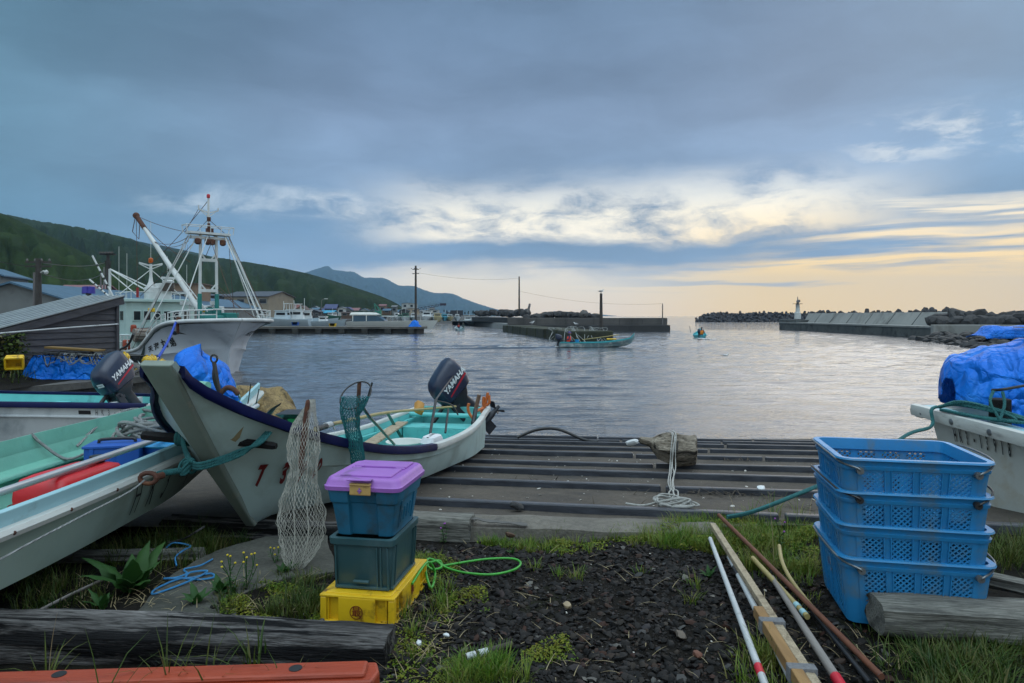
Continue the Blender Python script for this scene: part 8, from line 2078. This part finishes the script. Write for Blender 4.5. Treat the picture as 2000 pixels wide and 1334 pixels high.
# low leafy ground cover
def leaves(m, pts, n, s0, s1, zmax=.03):
    ws = [G(px, py) for px, py in pts]; xs_ = [p.x for p in ws]; ys_ = [p.y for p in ws]; k = 0; tries = 0
    while k < n and tries < n*30:
        tries += 1
        x, y = GR.uniform(min(xs_), max(xs_)), GR.uniform(min(ys_), max(ys_)); ins = False; j = len(ws)-1
        for i in range(len(ws)):
            if (ws[i].y > y) != (ws[j].y > y) and x < (ws[j].x-ws[i].x)*(y-ws[i].y)/(ws[j].y-ws[i].y)+ws[i].x: ins = not ins
            j = i
        if not ins: continue
        hN = noise.noise(Vector((x*5, y*5, 6)))
        if hN+.3 < GR.random()*.6: continue
        s = GR.uniform(s0, s1); T = M4((x, y, gz(x, y)+GR.random()*zmax*max(.2, .6+hN)), (GR.uniform(-.7, .7), GR.uniform(-.7, .7), GR.uniform(0, 6)))
        m.add([(0, -s, 0), (s*.5, 0, s*.12), (0, s, 0), (-s*.5, 0, s*.12)], [(0, 1, 2, 3)], T); k += 1
m = MB()
leaves(m, [(1280, 1040), (1300, 1010), (1450, 1002), (1595, 1015), (1600, 1110), (1480, 1105), (1400, 1080), (1290, 1070)], 9000, .006, .014, .06)
leaves(m, [(930, 1048), (1000, 1028), (1290, 1022), (1290, 1062), (1130, 1072), (1000, 1062)], 2600, .005, .012, .035)
leaves(m, [(850, 1160), (950, 1145), (960, 1200), (860, 1200)], 1100, .004, .010, .04)
leaves(m, [(1015, 1255), (1105, 1248), (1130, 1290), (1020, 1300)], 1100, .004, .010, .04)
leaves(m, [(790, 1090), (850, 1070), (900, 1100), (890, 1190), (840, 1150)], 1500, .005, .010, .035)
leaves(m, [(430, 1160), (520, 1140), (640, 1160), (625, 1215), (430, 1208)], 2200, .005, .011, .035)
leaves(m, [(760, 1230), (880, 1200), (900, 1334), (880, 1400), (740, 1400)], 1600, .005, .011, .03)
m.build('ground_cover', mossm, kind='stuff')
# dry straw lying about
m = MB()
for _ in range(620):
    px, py = GR.choice(((GR.uniform(760, 900), GR.uniform(1150, 1334)), (GR.uniform(880, 1500), GR.uniform(1040, 1330)), (GR.uniform(330, 640), GR.uniform(1060, 1200)), (GR.uniform(1480, 1960), GR.uniform(1180, 1330)), (GR.uniform(80, 330), GR.uniform(1120, 1190))))
    p = G(px, py); a = GR.uniform(0, 6)
    blade(m, p.x, p.y, gz(p.x, p.y)+.012, GR.uniform(.025, .13), .003, a, GR.uniform(.9, 1.5), GR.uniform(.0, .9), 5)
for px, py, h in ((1512, 1110, .42), (1520, 1100, .36), (1440, 1010, .22), (1785, 1230, .24), (1795, 1226, .22), (1920, 1210, .30), (1905, 1235, .28), (95, 1334, .32), (1580, 1004, .2)):
    p = G(px, py); blade(m, p.x, p.y, gz(p.x, p.y), h, .0035, GR.uniform(0, 6), GR.uniform(.05, .4), .35, 5)
m.build('dry_straw', strawm, kind='stuff')

# broad-leaved dock and yellow-flowered weeds
def dock(label, x, y, n, L_, w_, seed, group=None):
    q = random.Random(seed); t = thing('broad_leaved_weed', label, 'plant', (x, y, gz(x, y)), group=group)
    for i in range(n):
        a = 2*pi*i/n+q.uniform(-.3, .3); l = L_*q.uniform(.6, 1.1); ln_ = q.uniform(.15, .75)
        m = MB(); rows = []; p = V(0, 0, 0); th = ln_
        for k in range(9):
            f = k/8; ww = w_*(sin(pi*min(1, f*1.02)**.75)*.95+.05)*.5
            d = V(cos(a)*sin(th), sin(a)*sin(th), cos(th)); s = V(-sin(a), cos(a), 0); up_ = d.cross(s)
            wv = .25*ww*sin(k*2.3+i)
            rows.append([p-s*ww+up_*(-.35*ww+wv), p-s*ww*.5+up_*(-.05*ww), p+up_*-.12*ww*0, p+s*ww*.5+up_*(-.05*ww), p+s*ww+up_*(-.35*ww-wv)])
            p = p+d*(l/8); th += (.55+.4*f)/8*1.2
        m.loft(rows, closed=False, caps=False); m.build('leaf', weedm, t, smooth=180)
    return t
p = G(258, 1155); dock('big broad leaved green weed growing beside the lower-left pale boat', p.x, p.y, 11, .34, .10, 4)
for i, (px, py, n, l, lb) in enumerate(((385, 1182, 6, .13, 'low leafy weed on the concrete slab edge left of the yellow flowers'), (430, 1160, 6, .14, 'low leafy weed just right of the low weed on the slab edge'), (200, 1188, 6, .13, 'small round leaved weed behind the thick timber at left'), (555, 1118, 6, .11, 'dark leafy weed at the foot of the hanging white net'), (1385, 1128, 7, .08, 'small bright weed beside the white poles'), (915, 1010, 6, .12, 'spiky weed at the right end of the short pale timber'), (1000, 1070, 6, .06, 'tiny pale weed on the gravel below the slipway sill'))):
    p = G(px, py); dock(lb, p.x, p.y, n, l, l*.32, 20+i)
yflow = mat('yellow_petal', (.55, .42, .01, 1), None, .6, 10); pflow = mat('purple_petal', (.30, .07, .36, 1), None, .6, 10)
def flowerweed(label, px, py, h, n, seed, fm=yflow, group=None):
    q = random.Random(seed); p = G(px, py); t = thing('flowering_weed', label, 'plant', (p.x, p.y, gz(p.x, p.y)), group=group)
    ms, ml_, mf = MB(), MB(), MB()
    for i in range(n):
        a = q.uniform(0, 6); tip = V(cos(a)*h*.35*q.random(), sin(a)*h*.35*q.random(), h*q.uniform(.6, 1)); mid = tip*.5+V(q.uniform(-.02, .02), 0, .02)
        pts = catmull([V(0, 0, 0), mid, tip], 4); ms.tube(pts, .002, 4)
        for k in range(6):
            c = pts[min(len(pts)-1, 1+k)]; s = .018*(1.3-k*.12); b_ = q.uniform(0, 6)
            ml_.add([c, c+V(cos(b_)*s-.3*s*sin(b_), sin(b_)*s+.3*s*cos(b_), s*.5), c+V(cos(b_)*2*s, sin(b_)*2*s, s*.3), c+V(cos(b_)*s+.3*s*sin(b_), sin(b_)*s-.3*s*cos(b_), s*.5)], [(0, 1, 2, 3)])
        mf.ball(tip, .007, 6, scl=(1, 1, .8))
    ms.build('stem', weedm, t); ml_.build('leaves', weedm, t); mf.build('flowers', fm, t)
flowerweed('yellow flowered weed on the slab in the left foreground, taller one', 452, 1165, .23, 6, 1)
flowerweed('yellow flowered weed left of the hanging white net', 482, 1150, .20, 5, 2)
flowerweed('small yellow flowered weed close by the white net bottom', 540, 1100, .14, 4, 3)
flowerweed('purple flowered weed rising behind the short pale timber', 868, 1036, .20, 3, 4, pflow)
flowerweed('thin purple flowered weed in the grass near the blue crates', 1525, 1075, .24, 3, 5, pflow)

# concrete slabs in the left foreground
slabm = mat('old_slab_concrete', (.062, .064, .053, 1), (.10, .10, .085, 1), .92, 4, .01, 40, dirt=(.028, .030, .024, 1), dscale=2.4, dlo=.48, dhi=.68, grain=.35)
for pts, z in (([(262, 1200), (300, 1165), (345, 1120), (420, 1078), (520, 1050), (640, 1048), (655, 1120), (560, 1130), (500, 1150), (450, 1175), (470, 1205), (380, 1215)], .012),
               ([(230, 1212), (270, 1195), (440, 1195), (500, 1212), (480, 1240), (250, 1235)], .002)):
    ws = [G(px, py) for px, py in pts]; dense = []
    for i in range(len(ws)):
        a, b = ws[i], ws[(i+1) % len(ws)]
        for k in range(5):
            p = a.lerp(b, k/5); p += V(noise.noise(p*7)*.03, noise.noise(p*7+V(3, 3, 3))*.03, 0); dense.append((p.x, p.y))
    MB().prism(dense, -.06, z).build('concrete_slab', slabm, kind='structure', bevel=.008)
# blue line tangled on the slab
bm_rope = mat('blue_line', (.03, .20, .42, 1), (.02, .14, .32, 1), .8, 20)
m = MB()
m.tube(catmull([G(415, 1092, .02), G(390, 1105, .03), G(360, 1112, .02), G(365, 1120, .03), G(345, 1128, .02), G(320, 1130, .03), G(375, 1128, .02), G(410, 1120, .02), G(418, 1127, .025), G(390, 1132, .02), G(350, 1131, .02), G(305, 1150, .02), G(300, 1160, .02), G(345, 1145, .02), G(385, 1128, .03), G(405, 1115, .02), G(372, 1118, .03), G(362, 1128, .02)], 6), .0055, 5)
m.tube(catmull([G(345, 1105, .02), G(343, 1088, .05), G(358, 1075, .06), G(372, 1066, .05), G(340, 1060, .06), G(325, 1070, .03)], 5), .005, 5)
m.build('blue_twine', bm_rope, smooth=60, label='tangled light blue twine lying on the concrete slab', cat='twine')
MB().tube([G(70, 1196, .03), G(130, 1165, .04), G(222, 1122, .05)], .008, 6).build('thin_cane', greyw, smooth=60, label='thin grey cane lying behind the thick timber at left', cat='cane')
MB().tube(catmull([G(330, 1060, .02), G(360, 1052, .06), G(400, 1028, .12)], 5), .007, 6).build('thin_root', oldw, smooth=60, label='thin grey root bent up from the pale plank at left', cat='root')
# shells, seaweed and litter on the slipway
shellm = mat('shell_chip', (.50, .48, .44, 1), (.36, .33, .29, 1), .6, 20)
stones(420, (-1.2, 5.5, 5.4, 12), .004, .022, 5, flat=.35, zf=lambda x, y: .56-.115*y).build('shell_chips', shellm, kind='stuff')
stones(90, (-1.2, 2.2, 2.2, 4.7), .004, .014, 6, flat=.4).build('shell_chips', shellm, kind='stuff')
weedd = mat('dry_seaweed', (.03, .022, .014, 1), (.06, .045, .03, 1), .9, 20)
m = MB()
for cx, cy, n in ((2.05, 6.35, 70), (1.5, 6.3, 30), (.3, 7.4, 25), (3.2, 9.6, 40), (4.2, 8.0, 20), (.9, 12.2, 50), (2.6, 12.0, 40), (1.0, 5.6, 25), (2.3, 5.7, 25)):
    for _ in range(n):
        x = cx+GR.gauss(0, .22); y = cy+GR.gauss(0, .06)-.28*(x-cx); a = GR.uniform(0, 6)
        blade(m, x, y, zslip(y)+.012, GR.uniform(.04, .14), .012, a, GR.uniform(1.1, 1.6), GR.uniform(-.4, .5), 4)
m.build('seaweed', weedd, kind='stuff')
MB().tube(catmull([V(.1, 13.25, zslip(13.2)+.1), V(.5, 13.3, zslip(13)+.22), V(.9, 13.2, zslip(13)+.24), V(1.35, 12.9, zslip(13)+.10), V(1.6, 12.7, zslip(12.7)+.05)], 6), .03, 8).build('black_hose', black, smooth=60, label='black hose bent over the slipway timbers near the water', cat='hose')
def chunk(px, py, s, label, m_, z=.0, name='stone', cat='stone', Y=None):
    global q_
    q_ = (1.3, .9); p = G(px, py, z) if Y is None else P(px, py, Y); o = boulder(p, s, random.Random(int(px)), label, cat, None, m_=m_, name=name, flat=.6); return o
chunk(1487, 955, .045, 'white plastic scrap on the slipway near the blue crates', white2, Y=6.4, name='plastic_scrap', cat='litter')
chunk(1235, 864, .09, 'pale plastic lump among the timbers left of the driftwood stump', gullw, Y=12.2, name='plastic_lump', cat='litter')
chunk(1009, 988, .045, 'dark stone against the timber nearest the grass', rk, Y=5.5)
chunk(996, 1045, .028, 'brown stone lying below the slipway sill', mat('brown_stone', (.07, .035, .018, 1), None, .8, 12), z=.03)
chunk(1108, 1182, .022, 'smooth tan pebble in the middle of the black gravel', mat('tan_pebble', (.30, .23, .14, 1), (.24, .18, .11, 1), .6, 20), z=.02, name='pebble', cat='pebble')
chunk(1330, 1240, .026, 'grey brown angular stone in the right half of the gravel', mat('grey_brown_stone', (.12, .095, .075, 1), None, .8, 12), z=.02)
chunk(1362, 1278, .024, 'reddish flat stone in the gravel near the white poles', mat('red_stone', (.13, .05, .03, 1), None, .8, 12), z=.015)
chunk(818, 1255, .014, 'white pebble in the dry grass below the yellow crate', white2, z=.015, name='pebble', cat='pebble')
chunk(872, 1240, .012, 'small white stone at the left edge of the gravel', white2, z=.015)
sheet = MB(); pw = G(945, 1020, .05); sheet.grid(lambda u, v: G(920, 1014, .05)*(1-u)+G(1030, 1026, .02)*u+V(0, .05*(v-.5), .012*noise.noise(Vector((u*5, v*5, 0)))), 10, 4)
solidify(sheet.build('broken_slate', mat('slate_sheet', (.10, .095, .09, 1), None, .8, 8), label='thin grey sheet lying by the spiky weed below the slipway sill', cat='sheet'), .006)

# overgrown bank on the quay at far left
bank = MB()
def bz(x, y): return QZ+.42*sm(-11.6, -13.2, x+.0)*sm(19, 17, y)*(.8+.5*noise.noise(Vector((x*.9, y*.9, 3))))*sm(14.4, 15.4, y+.0)+.0
gx_ = np.linspace(-19, -10.9, 40); gy_ = np.linspace(13, 19.5, 30)
bank.add([(x, y, bz(x, y)+.006) for x in gx_ for y in gy_], [(i*30+j, (i+1)*30+j, (i+1)*30+j+1, i*30+j+1) for i in range(39) for j in range(29)])
bank.build('grass_bank', soil, kind='structure', smooth=180)
m = MB()
for _ in range(2600):
    x, y = GR.uniform(-17, -11.4), GR.uniform(14.3, 18.8)
    if bz(x, y)-QZ < .06 and GR.random() > .1: continue
    if x < -11.4-(y-14.85)*-.55-.0 and y < 15: pass
    a = GR.uniform(0, 6)
    blade(m, x, y, bz(x, y), GR.uniform(.12, .42), .02, a, GR.uniform(.1, .7), GR.uniform(.3, 1.4))
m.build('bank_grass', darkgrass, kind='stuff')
m = MB()
for _ in range(1500):
    c = sp_(GR.uniform(3.0, 5.2), -.05-GR.random()*.25, GR.uniform(-.1, 1.05)); s = GR.uniform(.03, .07)
    T = M4(c, (GR.uniform(-1, 1), GR.uniform(-1, 1), GR.uniform(0, 6))); m.add([(0, -s, 0), (s*.6, 0, 0), (0, s, 0), (-s*.6, 0, 0)], [(0, 1, 2, 3)], T)
m.build('climbing_plants', darkgrass, kind='stuff')

# scrub and trees on the hills
leafd = mat('dark_far_leaves', (.008, .014, .008, 1), (.016, .024, .012, 1), 1, 1, spec=.1)
for i, px in enumerate((873, 884, 892, 900, 908, 915, 924, 932, 941, 950)):
    q = random.Random(i); Y = 300-4*i; c = P(px, 614, Y); h = Y/F*q.uniform(4, 8)
    t = thing('pine_tree', 'small dark pine in the row left of the middle breakwater', 'tree', c, group='far row of dark pines')
    MB().tube([c, c+V(0, 0, h*.5)], [.15, .08], 5).build('trunk', polem, t, world=True)
    m = MB(); vs = []
    for k in range(60):
        u = q.random(); r_ = h*.34*(1-u)**.7; a = q.uniform(0, 6); p = c+V(r_*cos(a), r_*sin(a), h*(.2+.8*u)); s = h*.13
        m.add([p+V(q.uniform(-s, s), q.uniform(-s, s), q.uniform(-s, s)) for _ in range(4)], [(0, 1, 2), (0, 2, 3), (1, 2, 3)])
    m.build('crown', leafd, t, world=True)

# ---------- final albedo trims for wet and dark surfaces ----------
def trim(k, *names):
    for n in names:
        m = bpy.data.materials.get(n)
        for nd in m.node_tree.nodes:
            if nd.type == 'VALTORGB':
                for e in nd.color_ramp.elements: e.color = [c*k for c in e.color[:3]]+[1]
trim(.72, 'gravel_stone', 'dark_soil', 'hill_grass', 'hill_woods')
trim(.8, 'slip_concrete', 'sill_concrete', 'breakwater_concrete', 'wet_breakwater', 'mossy_concrete', 'stained_quay_wall', 'quay_concrete', 'old_slab_concrete', 'shore_ground', 'pier_concrete', 'wet_pier_face')
trim(.85, 'weathered_grey_timber', 'grey_clapboard', 'pale_grey_timber')
